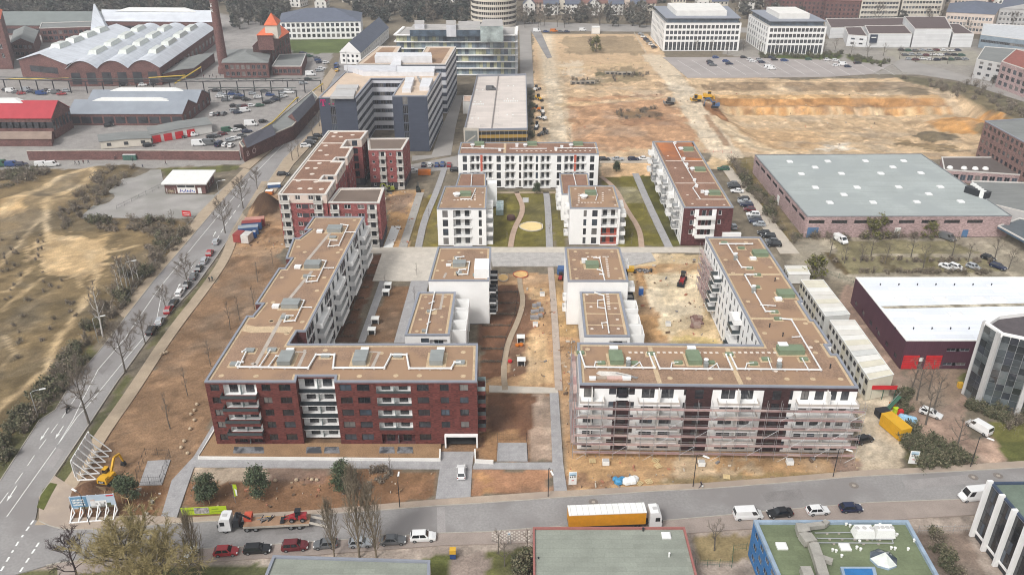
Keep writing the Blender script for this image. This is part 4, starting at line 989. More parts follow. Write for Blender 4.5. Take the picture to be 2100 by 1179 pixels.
c1.pads([(908, 534), (941, 518), (988, 518), (985, 556), (897, 555), (995, 566)], GRAVEL, .5)
mb = MB(); mb.box(*P(996, 520, 6.2), 0, 3.4, 3.2, 12.4, WHITE2) if 0 else None
c2 = white_block([(830, 686.5), (922, 686.5), (935, 598.6), (857.6, 598.6)], 9.7, 'low white wing with three walled roof terraces, left lower courtyard')
LE = c2.L(1)
for k in range(3):
    u = 3.5 + k * 5.4
    for z in (.1, 3.1, 6.1): c2.loggia(1, u, z + .05, 3.6, 2.5, .5, 1, WHITE, div=False)
    a, d, n = c2.fr(1); ang = math.atan2(d.y, d.x)
    mb = MB(); mb.box(*(a + d * (u + 1.8) + n * 1.75), 5.6, 4.4, 3.4, .25, WHITE, ang); wpart(c2.t, 'balcony', mb)
    mb = MB()
    for du, do, sx, sy in ((0, 3.4, 4.4, .16), (-2.12, 1.75, .16, 3.2), (2.12, 1.75, .16, 3.2)): mb.box(*(a + d * (u + 1.8 + du) + n * do), 5.85, sx, sy, 3.2 if k != 1 else 2.8, WHITE, ang)
    wpart(c2.t, 'terrace_wall', mb)
    mb = MB()
    for du in (-2.0, 2.0): mb.box(*(a + d * (u + 1.8 + du) + n * 3.3), .05, .2, .2, 5.55, WHITE, ang)
    wpart(c2.t, 'post', mb)
c2.win(0, 3.6, 7.6, 1.8, 1.2); c2.loggia(0, c2.L(0) - 4.6, 6.2, 4.0, 2.2, .8, 1, WHITE, RAILD)
c2.walls(WHITE); c2.flat(SEDUM, CAP, .5, GRAVEL, .6)
c2.duct([(891, 600), (874, 683)], .16, .4)
for px in ([(890, 618), (880, 622)], [(886, 636), (892, 634)], [(882, 660), (876, 664)]): c2.duct(px, .12, .4)
c2.line([(909, 603), (903, 634), (890, 634)], .6, SLAB); c2.patch([(880, 634), (897, 634), (895, 645), (878, 645)], GRAVEL)
c2.pads([(873, 609), (913, 609), (866, 632), (910, 628), (906, 650), (903, 676), (855, 679), (862, 655)], GRAVEL, .45)
for x, y in ((870, 680), (880, 640)): c2.hatch(x, y, 1.0, .8, .4, ZINC, 'vent_box', grav=.6)
c3 = white_block([(1164.6, 576), (1289, 576), (1271.5, 507), (1158, 507)], 12.4, 'white apartment block with brown roof, right lower courtyard beside the blue toilet')
for k, z in enumerate(f4):
    for u in (1.0, 14.0):
        c3.loggia(1, u + .3, z + .05, 3.0, 2.4, .4, 1, WHITE, div=False); c3.balcony(1, u, z, 3.6, 1.9, WHITE if k % 2 else DARKM, WHITE, 1.05, True, .25)
    if k in (1, 2): c3.balcony(3, 16.0, z, 2.2, 1.0, WHITE, WHITE, 1.0, True, .25)
c3.walls(WHITE); c3.flat(SEDUM, CAP, .45, GRAVEL, .55)
c3.hatch(1214, 546, 3.2, 2.6, 1.0, GREENB, 'lift_overrun', grav=1.2); c3.hatch(1198, 538, 1.3, 1.1, .9, FRAMEW, 'smoke_vent', grav=.8)
for px in ([(1218, 528), (1230, 529), (1240, 574)], [(1225, 552), (1236, 556)], [(1230, 562), (1238, 563)]): c3.duct(px, .15, .4)
for k in range(12): c3.hatch(1243 + k * .5, 527 + k * 3.7, .5, .4, .06, GRAVELW, 'slab')
for k in range(6): c3.hatch(1206 + k * 8, 527, .5, .4, .06, GRAVELW, 'slab')
c3.pads([(1180, 516), (1204, 519), (1255, 516), (1177, 533), (1180, 552), (1263, 551), (1183, 571), (1272, 571)], GRAVEL, .5)
c4 = white_block([(1198.6, 689), (1292.5, 689), (1273, 598), (1189, 598)], 9.7, 'low white wing with walled roof terraces, right lower courtyard')
for k in range(3):
    u = 2.2 + k * 6.0; a, d, n = c4.fr(1); ang = math.atan2(d.y, d.x)
    for z in (.1, 3.1, 6.1): c4.loggia(1, u, z + .05, 3.6, 2.5, .5, 1, WHITE, div=False)
    mb = MB(); mb.box(*(a + d * (u + 1.8) + n * 1.75), 5.6, 4.6, 3.4, .25, WHITE, ang); wpart(c4.t, 'balcony', mb)
    mb = MB()
    for du, do, sx, sy in ((0, 3.4, 4.6, .16), (-2.22, 1.75, .16, 3.2), (2.22, 1.75, .16, 3.2)): mb.box(*(a + d * (u + 1.8 + du) + n * do), 5.85, sx, sy, 3.2 if k != 1 else 2.6, WHITE, ang)
    wpart(c4.t, 'terrace_wall', mb)
    mb = MB()
    for du in (-2.0, 2.0): mb.box(*(a + d * (u + 1.8 + du) + n * 3.3), .05, .2, .2, 5.55, WHITE, ang)
    wpart(c4.t, 'post', mb)
c4.loggia(0, c4.L(0) - 4.6, 6.2, 4.0, 2.2, .8, 1, WHITE, RAILD)
for z in (.1, 3.1, 6.1): c4.wins(3, [2, 6.5, 11, 15.5], [z + .4], 1.2, 1.9)
c4.walls(WHITE); c4.flat(SEDUM, CAP, .5, GRAVEL, .6)
for px in ([(1195, 621), (1278, 622)], [(1197, 643), (1283, 644)], [(1200, 666), (1288, 668)]): c4.line(px, .45, GRAVEL, 'gravel_strip')
c4.duct([(1220, 600), (1238, 606), (1249, 682)], .15, .4); c4.duct([(1238, 614), (1226, 616), (1226, 630), (1241, 632)], .12, .4); c4.duct([(1244, 661), (1234, 662), (1236, 672)], .12, .4)
c4.pads([(1212, 629), (1214, 674), (1268, 674), (1262, 632), (1266, 655), (1204, 604)], GRAVELW, .4)
for k in range(7): c4.hatch(1246 + k * .5, 604 + k * 5, .6, .5, .06, GRAVELW, 'slab')

# ---- upper courtyard
def red_loggias(b, e, us, w, zs, red=()):
    for k, z in enumerate(zs):
        for j, u in enumerate(us):
            b.loggia(e, u, z + .1, w, 2.5, 1.4, 2, WHITE if (j, k) not in red else M('wall_coral', CV(186, 96, 78), .85, .05), None, div=False)
            a, d, n = b.fr(e); ang = math.atan2(d.y, d.x)
            mb = MB(); mb.box(*(a + d * (u + w / 2) + n * .12), z - .12, w + .3, .5, .25, WHITE, ang); wpart(b.t, 'balcony_slab', mb)
            mb = MB(); mb.bar((*b.at(e, u, .3), z + 1.05), (*b.at(e, u + w, .3), z + 1.05), .05, .05, STEEL)
            for q in range(int(w / .4) + 1): mb.bar((*b.at(e, u + q * .4, .3), z + .1), (*b.at(e, u + q * .4, .3), z + 1.05), .03, .03, STEEL)
            wpart(b.t, 'railing', mb)
w1 = white_block([(895.7, 428), (996.5, 428), (999, 382), (912, 382)], 12.1, 'white apartment block with loggias facing the street, left upper courtyard')
fu = [.1 + 2.95 * k for k in range(4)]; Lf = w1.L(0); sc = Lf / (1725 - 1360)
red_loggias(w1, 0, [(1480 - 1360) * sc], 135 * sc, fu)
for z in fu: w1.win(0, 40 * sc, z + .3, 1.6, 2.2); w1.win(0, 310 * sc, z + .3, .9, 2.2); 
for z in fu[0:]: bal_col(w1, 1, 1.0, 4.0, [z], 2.0); w1.balcony(1, 8.5, z, 4.0, 2.0, WHITE, WHITE, 1.0, True, .25); w1.win(1, 6.2, z + .4, 1.0, 1.8)
w1.walls(WHITE); w1.flat(SEDUM, CAP, .4, GRAVEL, .3)
w1.hatch(955, 400, 3.4, 2.4, .9, GREENB, 'lift_overrun', grav=.8); w1.stub(937, 402, FRAMEW, .9, .7)
w1.duct([(975, 388), (970, 400), (966, 408), (945, 408)], .14, .35)
for k in range(7): w1.hatch(932 + k * 7, 411, .5, .4, .06, GRAVELW, 'slab')
for k in range(5): w1.hatch(974, 392 + k * 4, .5, .4, .06, GRAVELW, 'slab')
w1.pads([(905, 417), (963, 424), (985, 420), (990, 395)], GRAVELW, .4)
w1b = white_block([(934, 382), (997, 382), (996.5, 355), (942.6, 355)], 9.2, 'small low wing behind the white block, left upper courtyard')
w1b.walls(WHITE); w1b.flat(SEDUMR, CAP, .4, GRAVEL, .3); w1b.duct([(968, 357), (966, 381)], .15, .35)
for k in range(3):
    w1b.quadbox([(999, 370 + k * 9), (1019, 370 + k * 9), (1019, 377 + k * 9), (999, 377 + k * 9)], 8.2 - k * .4, WHITE, 'stair_tower', zb=.1) if k == 0 else None
w2 = white_block([(1169.5, 426.5), (1272.8, 426.5), (1259.5, 380.7), (1165, 380.7)], 12.1, 'white apartment block with one coral loggia, right upper courtyard')
sc = w2.L(0) / (1195 - 845)
for k, z in enumerate(fu): w2.win(0, (940 - 845) * sc, z + .3, .9, 2.1); w2.win(0, (1000 - 845) * sc, z + .3, 1.6, 2.1)
red_loggias(w2, 0, [(1065 - 845) * sc], 112 * sc, fu, ((0, 0), (0, 1)))
for z in fu: bal_col(w2, 1, 1.0, 4.0, [z], 2.0); bal_col(w2, 1, 8.0, 4.0, [z], 2.0, WHITE); w2.balcony(3, 9, z, 3, 1.4, WHITE, WHITE, 1, True, .25)
w2.walls(WHITE); w2.flat(SEDUM, CAP, .4, GRAVEL, .3)
w2.hatch(1211, 398, 3.4, 2.4, .9, GREENB, 'lift_overrun', grav=.8); w2.stub(1197, 406, FRAMEW, .9, .7)
w2.duct([(1221, 385), (1225, 400), (1222, 410)], .14, .35)
for k in range(8): w2.hatch(1187 + k * 6.5, 416, .5, .4, .06, GRAVELW, 'slab')
for k in range(5): w2.hatch(1236, 396 + k * 4, .5, .4, .06, GRAVELW, 'slab'); w2.hatch(1187, 399 + k * 3.5, .5, .4, .06, GRAVELW, 'slab')
w2.pads([(1180, 388), (1258, 405), (1184, 421), (1262, 421), (1250, 390)], GRAVELW, .4)
w2b = white_block([(1152, 398), (1212, 398), (1206, 355.6), (1147, 355.6)], 9.2, 'small low wing behind the white block, right upper courtyard')
for k in range(3): bal_col(w2b, 3, 6 + k * 4.2, 3.2, [3.1, 6.1], 1.4)
w2b.walls(WHITE); w2b.flat(SEDUMR, CAP, .4, GRAVEL, .3); w2b.duct([(1176, 357), (1182, 382)], .15, .35)
for nm, x in (('white balcony tower right of the small wing, left upper courtyard', 1008), ('white balcony tower right of the small wing, right upper courtyard', 1217)):
    p0 = P(x, 440, 0); 
# long block at the back
I = white_block([(939, 315.8), (1228.5, 315.8), (1222.6, 292), (945, 292)], 12.6, 'long white apartment block with four storeys of loggias closing the upper courtyard')
sc = I.L(0) / (1045 - 65); fi = [.1 + 3.05 * k for k in range(4)]
red_loggias(I, 0, [(148 - 65) * sc, (235 - 65) * sc, (392 - 65) * sc, (520 - 65) * sc, (640 - 65) * sc, (805 - 65) * sc, (885 - 65) * sc], 70 * sc, fi)
for u in ((222 - 65) * sc, (875 - 65) * sc):
    mb = MB(); a, d, n = I.fr(0); mb.box(*(a + d * (u + .3) + n * .05), 6.2, .8, .1, 6.0, MATS['wall_coral']); wpart(I.t, 'facade_panel', mb)
for z in fi:
    for x in (97, 333, 490, 607, 755, 985): I.win(0, (x - 65) * sc, z + .3, 1.5 if x not in (490, 607) else .8, 2.3)
I.wall(1, (12.6, BRICKD)); I.row(1, 2, [z + .6 for z in fi], 1.2, 1.8)
I.walls(WHITE); I.flat(SEDUMR, CAP, .45, GRAVEL, .35)
I.line([(1036, 294), (1035, 314)], .9, GRAVEL, 'gravel_strip')
for x, y in ((983, 297.5), (1091, 297.5), (1185, 297.5)): I.hatch(x, y, 3.4, 2.4, 1.0, GREENB, 'lift_overrun', grav=.6); I.stub(x - 14, y + 3, FRAMEW, .6, .6)
for px in ([(947, 304), (1034, 305)], [(1046, 305), (1120, 305)], [(1140, 304), (1225, 304)]): I.duct(px, .16, .35)
for x, y in ((990, 304), (1060, 301), (1140, 308), (1152, 304), (1025, 310)): I.hatch(x, y, 1.0, .9, .9, FRAMEW, 'fan_unit')
for k in range(16): I.hatch(1060 + k * 10, 310, .6, .5, .06, GRAVELW, 'slab')
# block with the brown-red gable, upper right
J = white_block([(1402.7, 425.6), (1504.6, 425), (1422, 290), (1337.8, 290)], 12.4, 'long apartment block with dark brick gable and an orange roof patch')
J.wall(0, (12.4, BRICKD)); sc = J.L(0) / (1980 - 1635)
for k, z in enumerate(fi):
    if k: J.balcony(0, (1725 - 1635) * sc, z, 130 * sc, 1.6, WHITE, WHITE, 1.05, True, .25)
    for x, w in ((1685, 1.7), (1765, 1.3), (1812, 1.3)): 
        if k: J.win(0, (x - 1635) * sc, z + .5 * (x < 1700), w, 1.6 if x < 1700 else 2.2, 'w', gi=0 if x > 1700 else None)
    if k > 1: J.win(0, (1880 - 1635) * sc, z + .6, 1.0, 1.6, 'w')
    for x in (1728, 1850):
        if k: mb = MB(); a, d, n = J.fr(0); mb.box(*(a + d * ((x - 1635) * sc) + n * .03), z, 1.3, .06, 2.5, WHITE); wpart(J.t, 'facade_panel', mb)
mb = MB(); a, d, n = J.fr(0); mb.box(*(a + d * (15.2) + n * .5), 2.7, 5.6, 1.0, 1.6, WHITE); wpart(J.t, 'balcony_panel', mb)
LJ = J.L(3)
for k, z in enumerate(fi):
    q = 0; u = 1.5
    while u < LJ - 4:
        J.win(3, u, z + .3, 1.1, 2.1); 
        if q % 2 == 0: bal_col(J, 3, u + 1.8, 3.2, [z], 1.9, STEEL if q % 4 else WHITE) if k else J.win(3, u + 2, z + .1, 2.2, 2.2)
        else: J.win(3, u + 2.4, z + .3, .9, 2.1)
        u += 5.3; q += 1
J.row(1, 10, [z + .8 for z in fi], 1.3, 1.5)
J.walls(WHITE); J.flat(SEDUMR, CAP, .45, GRAVEL, .4)
J.patch([(1346, 293), (1420, 293), (1424, 300), (1400, 304), (1404, 322), (1440, 326), (1440, 330), (1366, 328)], SEDUMO, 'orange_substrate', .02)
for px in ([(1365, 330), (1443, 330)], [(1385, 376), (1466, 376)], [(1428, 409), (1489, 409)]): J.line(px, .5, GRAVELW, 'gravel_strip')
for px in ([(1381, 293), (1400, 330), (1428, 378), (1421, 386), (1436, 408)], [(1400, 330), (1412, 346)]): J.duct(px, .15, .35)
for x, y in ((1411, 308.5), (1435, 350), (1465, 398)): J.hatch(x, y, 3.4, 2.4, .9, GREENB, 'lift_overrun', grav=.8); J.stub(x - 14, y - 1, FRAMEW, .8, .6)
for x, y in ((1384, 296), (1402, 328), (1408, 340), (1424, 372), (1428, 384), (1440, 396), (1448, 400)): J.hatch(x, y, .9, .8, .8, FRAMEW, 'fan_unit')
J.pads([(1370, 320), (1385, 345), (1450, 340), (1400, 365), (1410, 400), (1450, 420), (1485, 420), (1420, 418)], GRAVELW, .4)
# ================================================================ K: madder brick block, upper left
CREAM = M('render_cream', CV(200, 184, 172), .85, .06, .4, .05, 5)
hK = 17.0
K = Bld('apartment_block', 'six storey madder brick block with cream top floor and stepped roof, upper left', PL([(569.7, 398), (669, 399), (688, 369), (658, 369), (665, 360), (690, 360), (708, 330), (684, 330), (690, 323), (712, 323), (724, 301), (703, 301), (712, 287), (741, 286), (755, 268), (673, 268)], hK), .1, hK)
kz = [.3 + 2.8 * k for k in range(6)]; kb = ((2.6, ANTH), (14.2, BRICKK), (hK, CREAM))
for e in range(16): K.wall(e, *kb)
def kbalc(b, e, u, w, zs):
    for z in zs:
        b.loggia(e, u, z + .05, w, 2.4, .5, 1, WHITE2, None, div=False); b.balcony(e, u, z, w, .8, M('balcony_concrete', CV(176, 172, 166), .85, .08), WHITE2, 1.0, True, .2)
L_ = K.L(0)
kbalc(K, 0, .4, 2.9, kz); kbalc(K, 0, L_ - 3.9, 2.6, kz)
for z in kz: K.win(0, 5.0, z + .9, 1.5, 1.4, 'w'); K.win(0, 8.9, z + .9, 1.5, 1.4, 'w')
for z in kz[1:5]: mb = MB(); a, d, n = K.fr(0); mb.box(*(a + d * 7.7 + n * .01), z + .9, 1.9, .05, 1.4, ANTH); wpart(K.t, 'facade_panel', mb)
for e in (1, 5, 9, 13): K.row(e, 3, [z + .9 for z in kz], 1.2, 1.4, 'w')
for e in (4, 8, 12): K.row(e, 1, [z + .3 for z in kz], 1.8, 2.0, 'd')
K.row(15, 16, [z + .9 for z in kz], 1.3, 1.4, 'w')
K.walls(BRICKK); K.flat(SEDUMR, CAPW, .5, GRAVELW, .5)
for px in ([(600, 369), (660, 369)], [(627, 330), (690, 330)], [(655, 294), (705, 294)]): K.line(px, 1.0, GRAVELW, 'gravel_strip')
K.pads([(612, 371), (615, 387), (636, 387), (659, 388), (648, 373), (630, 345), (647, 345), (640, 357), (655, 335), (657, 309), (670, 318), (668, 299), (688, 273), (723, 277), (684, 280), (699, 281)], GRAVELW, .8)
k2 = Bld('apartment_block', 'five storey madder brick wing with a hipless flat roof in front of the stepped block', PL([(673, 415), (778, 415.7), (788, 385), (695, 386)], 14.5), .1, 14.5)
k2.t['label'] = 'five storey madder brick wing with flat brown roof, nearer of the two wings'
for e in range(4): k2.wall(e, (2.6, ANTH), (14.5, BRICKK))
L_ = k2.L(0); kbalc(k2, 0, .5, 2.6, kz[:5]); kbalc(k2, 0, L_ - 3.8, 2.9, kz[:5])
for z in kz[:5]: k2.win(0, 4.6, z + .9, 2.0, 1.4, 'w'); k2.win(0, 8.6, z + .9, 2.0, 1.4, 'w')
k2.row(1, 5, [z + .9 for z in kz[:5]], .9, 1.1, 'w'); k2.walls(BRICKK); k2.flat(M('roof_felt_dark', C(112, 98, 88), .95, .1, .2, .2, 5), CAPW, .5, GRAVELW, .4)
k3 = Bld('apartment_block', 'five storey madder brick wing with small white windows, farther of the two wings', PL([(754.8, 307), (825, 306.6), (839, 283), (753.4, 283.7)], 14.7), .1, 14.7)
for e in range(4): k3.wall(e, (2.6, ANTH), (14.7, BRICKK))
for z in kz[:5]:
    for u, w in ((1.2, .9), (7.2, .9)): k3.win(0, u, z + .9, w, 1.1, 'w')
for u in (3.6, 9.6): kbalc(k3, 0, u, 2.4, kz[:5])
k3.row(1, 4, [z + .9 for z in kz[:5]], .9, 1.1, 'w'); k3.walls(BRICKK); k3.flat(MATS['roof_felt_dark'], CAPW, .5, GRAVELW, .4)
# ================================================================ L: slate clad office block
hL = 22.5; BANDW = M('band_panel', CV(196, 196, 200), .5, .06, .4, .05, 5, kind='panels', cell=(30, 1.3), vert=True, joint=.02, dark=.85)
def banded(b, e, n, z0=.4, st=3.62, h=1.7, every=2.6):
    bands = []
    for k in range(n): bands += [(z0 + st * k + .2, BANDW), (z0 + st * k + .2 + h, SLATEB)]
    b.wall(e, *bands, (b.z1 - .9, BANDW), (b.z1, SLATEB)); m = int(b.L(e) / every)
    for k in range(n):
        for q in range(m): b.win(e, .5 + q * every, z0 + st * k + .25, every - .4 - .5 * ((q * 7 + k) % 3 == 0), h - .1, 'g')
Lb = Bld('office_building', 'slate clad office building with two dark towers facing the new blocks', PL([(653, 200), (729.6, 200), (762, 161), (828, 161), (804, 197), (876, 197), (905, 148), (707, 148)], hL), .1, hL, sub=False)
for e in (0, 4): Lb.wall(e, (hL, SLATEB)); Lb.row(e, 1, [1.0, 4.6, 8.2, 11.8, 15.4, 19.0], 2.0, 3.2, 'gm', u0=Lb.L(e) * .27, u1=Lb.L(e) * .45, gi=None)
for e in (1, 2, 3, 5): banded(Lb, e, 6)
Lb.walls(SLATEB); Lb.flat(M('roof_beige', C(196, 176, 156), .95, .1, .2, .15, 4), CAP, .5)
Lb.quadbox([(705, 134), (812, 134), (812, 146), (745, 146)], 2.2, BANDW, 'plant_room')
for px in ([(745, 148), (890, 148), (892, 136), (764, 136)],): Lb.quadbox(px, 1.8, M('plant_cover', C(210, 210, 212), .6, .08), 'plant_room')
for px in ([(829, 170), (846, 170), (850, 158), (832, 158)], [(860, 178), (880, 178), (888, 160), (866, 160)], [(824, 182), (842, 182), (846, 172), (830, 172)]): Lb.quadbox(px, 1.7, MATS['plant_cover'], 'plant_unit')
for px in ([(677, 198), (725, 198), (730, 184), (688, 184)], [(688, 182), (732, 182), (736, 174), (692, 174)]): Lb.quadbox(px, 1.0, GREYW, 'plant_unit')
for k in range(5): Lb.hatch(858 + k * 2, 162 + k * 3.5, .8, .8, 1.0, STEEL, 'fan_unit')
mb = MB(); mb.tube([(*P(713, 150, hL), hL), (*P(713, 150, hL), hL + 9)], .12, STEEL, 5); wpart(Lb.t, 'mast', mb)
Lr = Bld('office_building', 'rear half of the slate clad offices with two brown planted roofs', PL([(729.6, 132), (914, 132), (935, 96), (873, 96), (860, 118), (809, 118), (823, 95), (776, 95)], hL), .1, hL, sub=False)
banded(Lr, 1, 6); banded(Lr, 0, 6); Lr.walls(SLATEB); Lr.flat(SEDUM, CAPW, .5, MATS['roof_beige'], 2.0)
Lr.quadbox([(768, 116), (886, 116), (884, 108), (772, 108)], 3.0, MATS['plant_cover'], 'plant_room')
Lr.quadbox([(800, 134), (822, 134), (824, 112), (812, 112)], 1.4, MATS['plant_cover'], 'plant_unit')
# magenta letter sign on the slate wall
MAG = MS('sign_magenta', (.45, .01, .12), .5)
a, d, n = Lb.fr(0); sg = thing('wall_sign', 'magenta letter T with dots high on the slate tower', 'sign', (*(a + d * 1.6 + n * .1), 19.5))
mb = MB()
for x, z, w, h in ((0, 1.7, 2.0, .45), (0, -.2, .5, 2.0), (-.85, 1.0, .3, .9), (.85, 1.0, .3, .9), (0, -.5, 1.2, .35), (2.4, .2, .5, .5), (3.9, .2, .5, .5)): mb.box(x, 0, z, w, .12, h, MAG)
lpart(sg, 'letter', mb)
# ================================================================ M: parking deck
GOLD = M('cladding_gold', CV(176, 142, 70), .5, .08, .5, .06, 5, metal=.2, spec=.5)
Mb = Bld('parking_garage', 'long low parking garage with pale roof deck and gold louvred front', PL([(951.6, 265), (1082, 263), (1079, 151.5), (978, 154)], 6.5), .1, 6.5)
a, d, n = Mb.fr(0); LM = Mb.L(0)
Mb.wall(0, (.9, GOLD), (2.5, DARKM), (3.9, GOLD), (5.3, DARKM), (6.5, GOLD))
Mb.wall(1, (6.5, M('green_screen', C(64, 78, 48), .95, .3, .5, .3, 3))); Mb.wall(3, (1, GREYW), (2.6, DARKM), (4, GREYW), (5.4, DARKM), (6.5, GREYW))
mb = MB(); mb.box(*(a + d * 2.9 + n * .25), .1, 6.2, .6, 6.9, CONC); wpart(Mb.t, 'stair_tower', mb)
mb = MB(); mb.box(*(a + d * 2.9 + n * .6), .9, 5.0, .12, 5.0, M('stair_glass', (.2, .21, .2), .3, .2, .6)); mb.bar((*(a + d * .8 + n * .7), 1.2), (*(a + d * 5.0 + n * .7), 4.2), .1, .5, CONC); wpart(Mb.t, 'stair', mb)
for k in range(11):
    mb = MB(); mb.box(*(a + d * (7.2 + k * (LM - 7.6) / 10) + n * .05), .9, .12, .12, 4.5, STEEL); wpart(Mb.t, 'column', mb)
Mb.walls(GREYW); Mb.flat(M('deck_concrete', C(206, 196, 188), .9, .07, .15, .08, 3, kind='panels', cell=(2.5, 16), joint=.12, dark=.88), CAP, .3, drop=.9)
mb = MB(); mb.bar((*P(1008, 262, 6), 5.9), (*P(1022, 153, 6), 5.9), .35, .7, M('deck_joint', C(150, 144, 140), .9)); wpart(Mb.t, 'ramp_wall', mb)
for x0, x1, y in ((970, 991, 214), (1034, 1061, 208)):
    for k in range(7): Mb.hatch(x0 + (x1 - x0) * k / 6, y, .5, 1.6, .02, LINE, 'marking')
for x, y in ((968, 243), (981, 243), (978, 185), (990, 185), (1042, 177), (1053, 177), (1040, 236), (1052, 236), (974, 209), (986, 209), (1041, 203), (1053, 203)): Mb.hatch(x, y, .4, 1.6, .02, LINE, 'marking')
for p0, p1 in (((1013, 207), (1032, 207)), ((1013, 260), (1030, 258)), ((985, 262), (995, 262))):
    mb = MB()
    for z in (.5, 1.1): mb.bar((*P(*p0, 5.6), 5.6 + z), (*P(*p1, 5.6), 5.6 + z), .06, .06, STEEL)
    for p in (p0, p1): mb.bar((*P(*p, 5.6), 5.6), (*P(*p, 5.6), 6.7), .06, .06, STEEL)
    wpart(Mb.t, 'railing', mb)
hx = Bld('site_hut', 'white stair hut beside the parking garage', PL([(949, 208), (965, 208), (968, 196), (951, 196)], 6), .1, 6, sub=False); hx.walls(WHITE2); hx.flat(M('roof_pinkish', C(196, 168, 150), .9), CAPW, .3)
# ================================================================ N, O: glass offices and round tower
Nb = Bld('office_building', 'six storey glass office block with white floor bands behind the parking garage', PL([(812, 72), (1056, 72), (1058, 56), (830, 56)], 21.4), .1, 21.4, sub=False)
GLN = [glass('glass_office', CV(112, 124, 134), .15), glass('glass_office_b', CV(148, 158, 156), .2), glass('glass_office_c', CV(84, 92, 104), .12), glass('glass_office_y', CV(160, 160, 132), .3)]
for e in (0, 1, 3):
    a, d, n = Nb.fr(e); ang = math.atan2(d.y, d.x); LN = Nb.L(e)
    for k in range(7):
        mb = MB(); mb.box(*(a + d * (LN / 2) + n * .6), .2 + k * 3.5, LN + 1.2, 1.4, .45, WHITE, ang); wpart(Nb.t, 'floor_band', mb)
    m_ = int(LN / 1.9)
    for k in range(6):
        for q in range(m_):
            if e == 0 and q % 1 == 0:
                mb = MB(); u = (q + .5) * LN / m_; mb.box(*(a + d * u + n * .05), .65 + k * 3.5, LN / m_ - .14, .06, 3.05, rnd.choice(GLN + GLN[:1]), ang); wpart(Nb.t, 'pane', mb) if k * m_ + q < 300 else None
Nb.walls(M('glass_core', CV(76, 88, 100), .25, .5, .3, .2, 2, 0, 0, .6)); Nb.flat(M('roof_grey', C(170, 166, 162), .9, .1, .2, .1, 3), CAPW, .6)
for px, h, m in (([(840, 62), (1030, 62), (1032, 50), (848, 50)], 3.4, MATS['glass_core']), ([(850, 50), (870, 50), (870, 42), (850, 42)], 6, BANDW), ([(915, 52), (935, 52), (935, 42), (915, 42)], 6, BANDW), ([(940, 52), (985, 52), (985, 44), (940, 44)], 5.5, GREYW), ([(985, 54), (1032, 54), (1030, 40), (990, 40)], 8, GLN[1])):
    Nb.quadbox(px, h, m, 'roof_storey', top=MATS['roof_grey'])
ox, oy = P(1013, 50); Ob = thing('round_tower', 'round office tower with ring shaped floors at the top edge behind the glass offices', 'building', (ox, oy, 0))
mb = MB(); prof = [(15.6, 0)]
for k in range(7): prof += [(15.6, .2 + 3.4 * k), (16.2, .2 + 3.4 * k), (16.2, 1.6 + 3.4 * k), (15.6, 1.6 + 3.4 * k)]
mb.lathe(ox, oy, prof + [(15.6, 24), (9, 24.2)], BEIGE, 48); wpart(Ob, 'wall', mb)
for k in range(7):
    for q in range(34):
        t = math.pi * (1.02 + .96 * q / 33); mb = MB(); mb.box(ox + 15.62 * math.cos(t), oy + 15.62 * math.sin(t), 1.75 + 3.4 * k, 1.0, .16, 1.7, GL[0], t + math.pi / 2); wpart(Ob, 'window', mb)
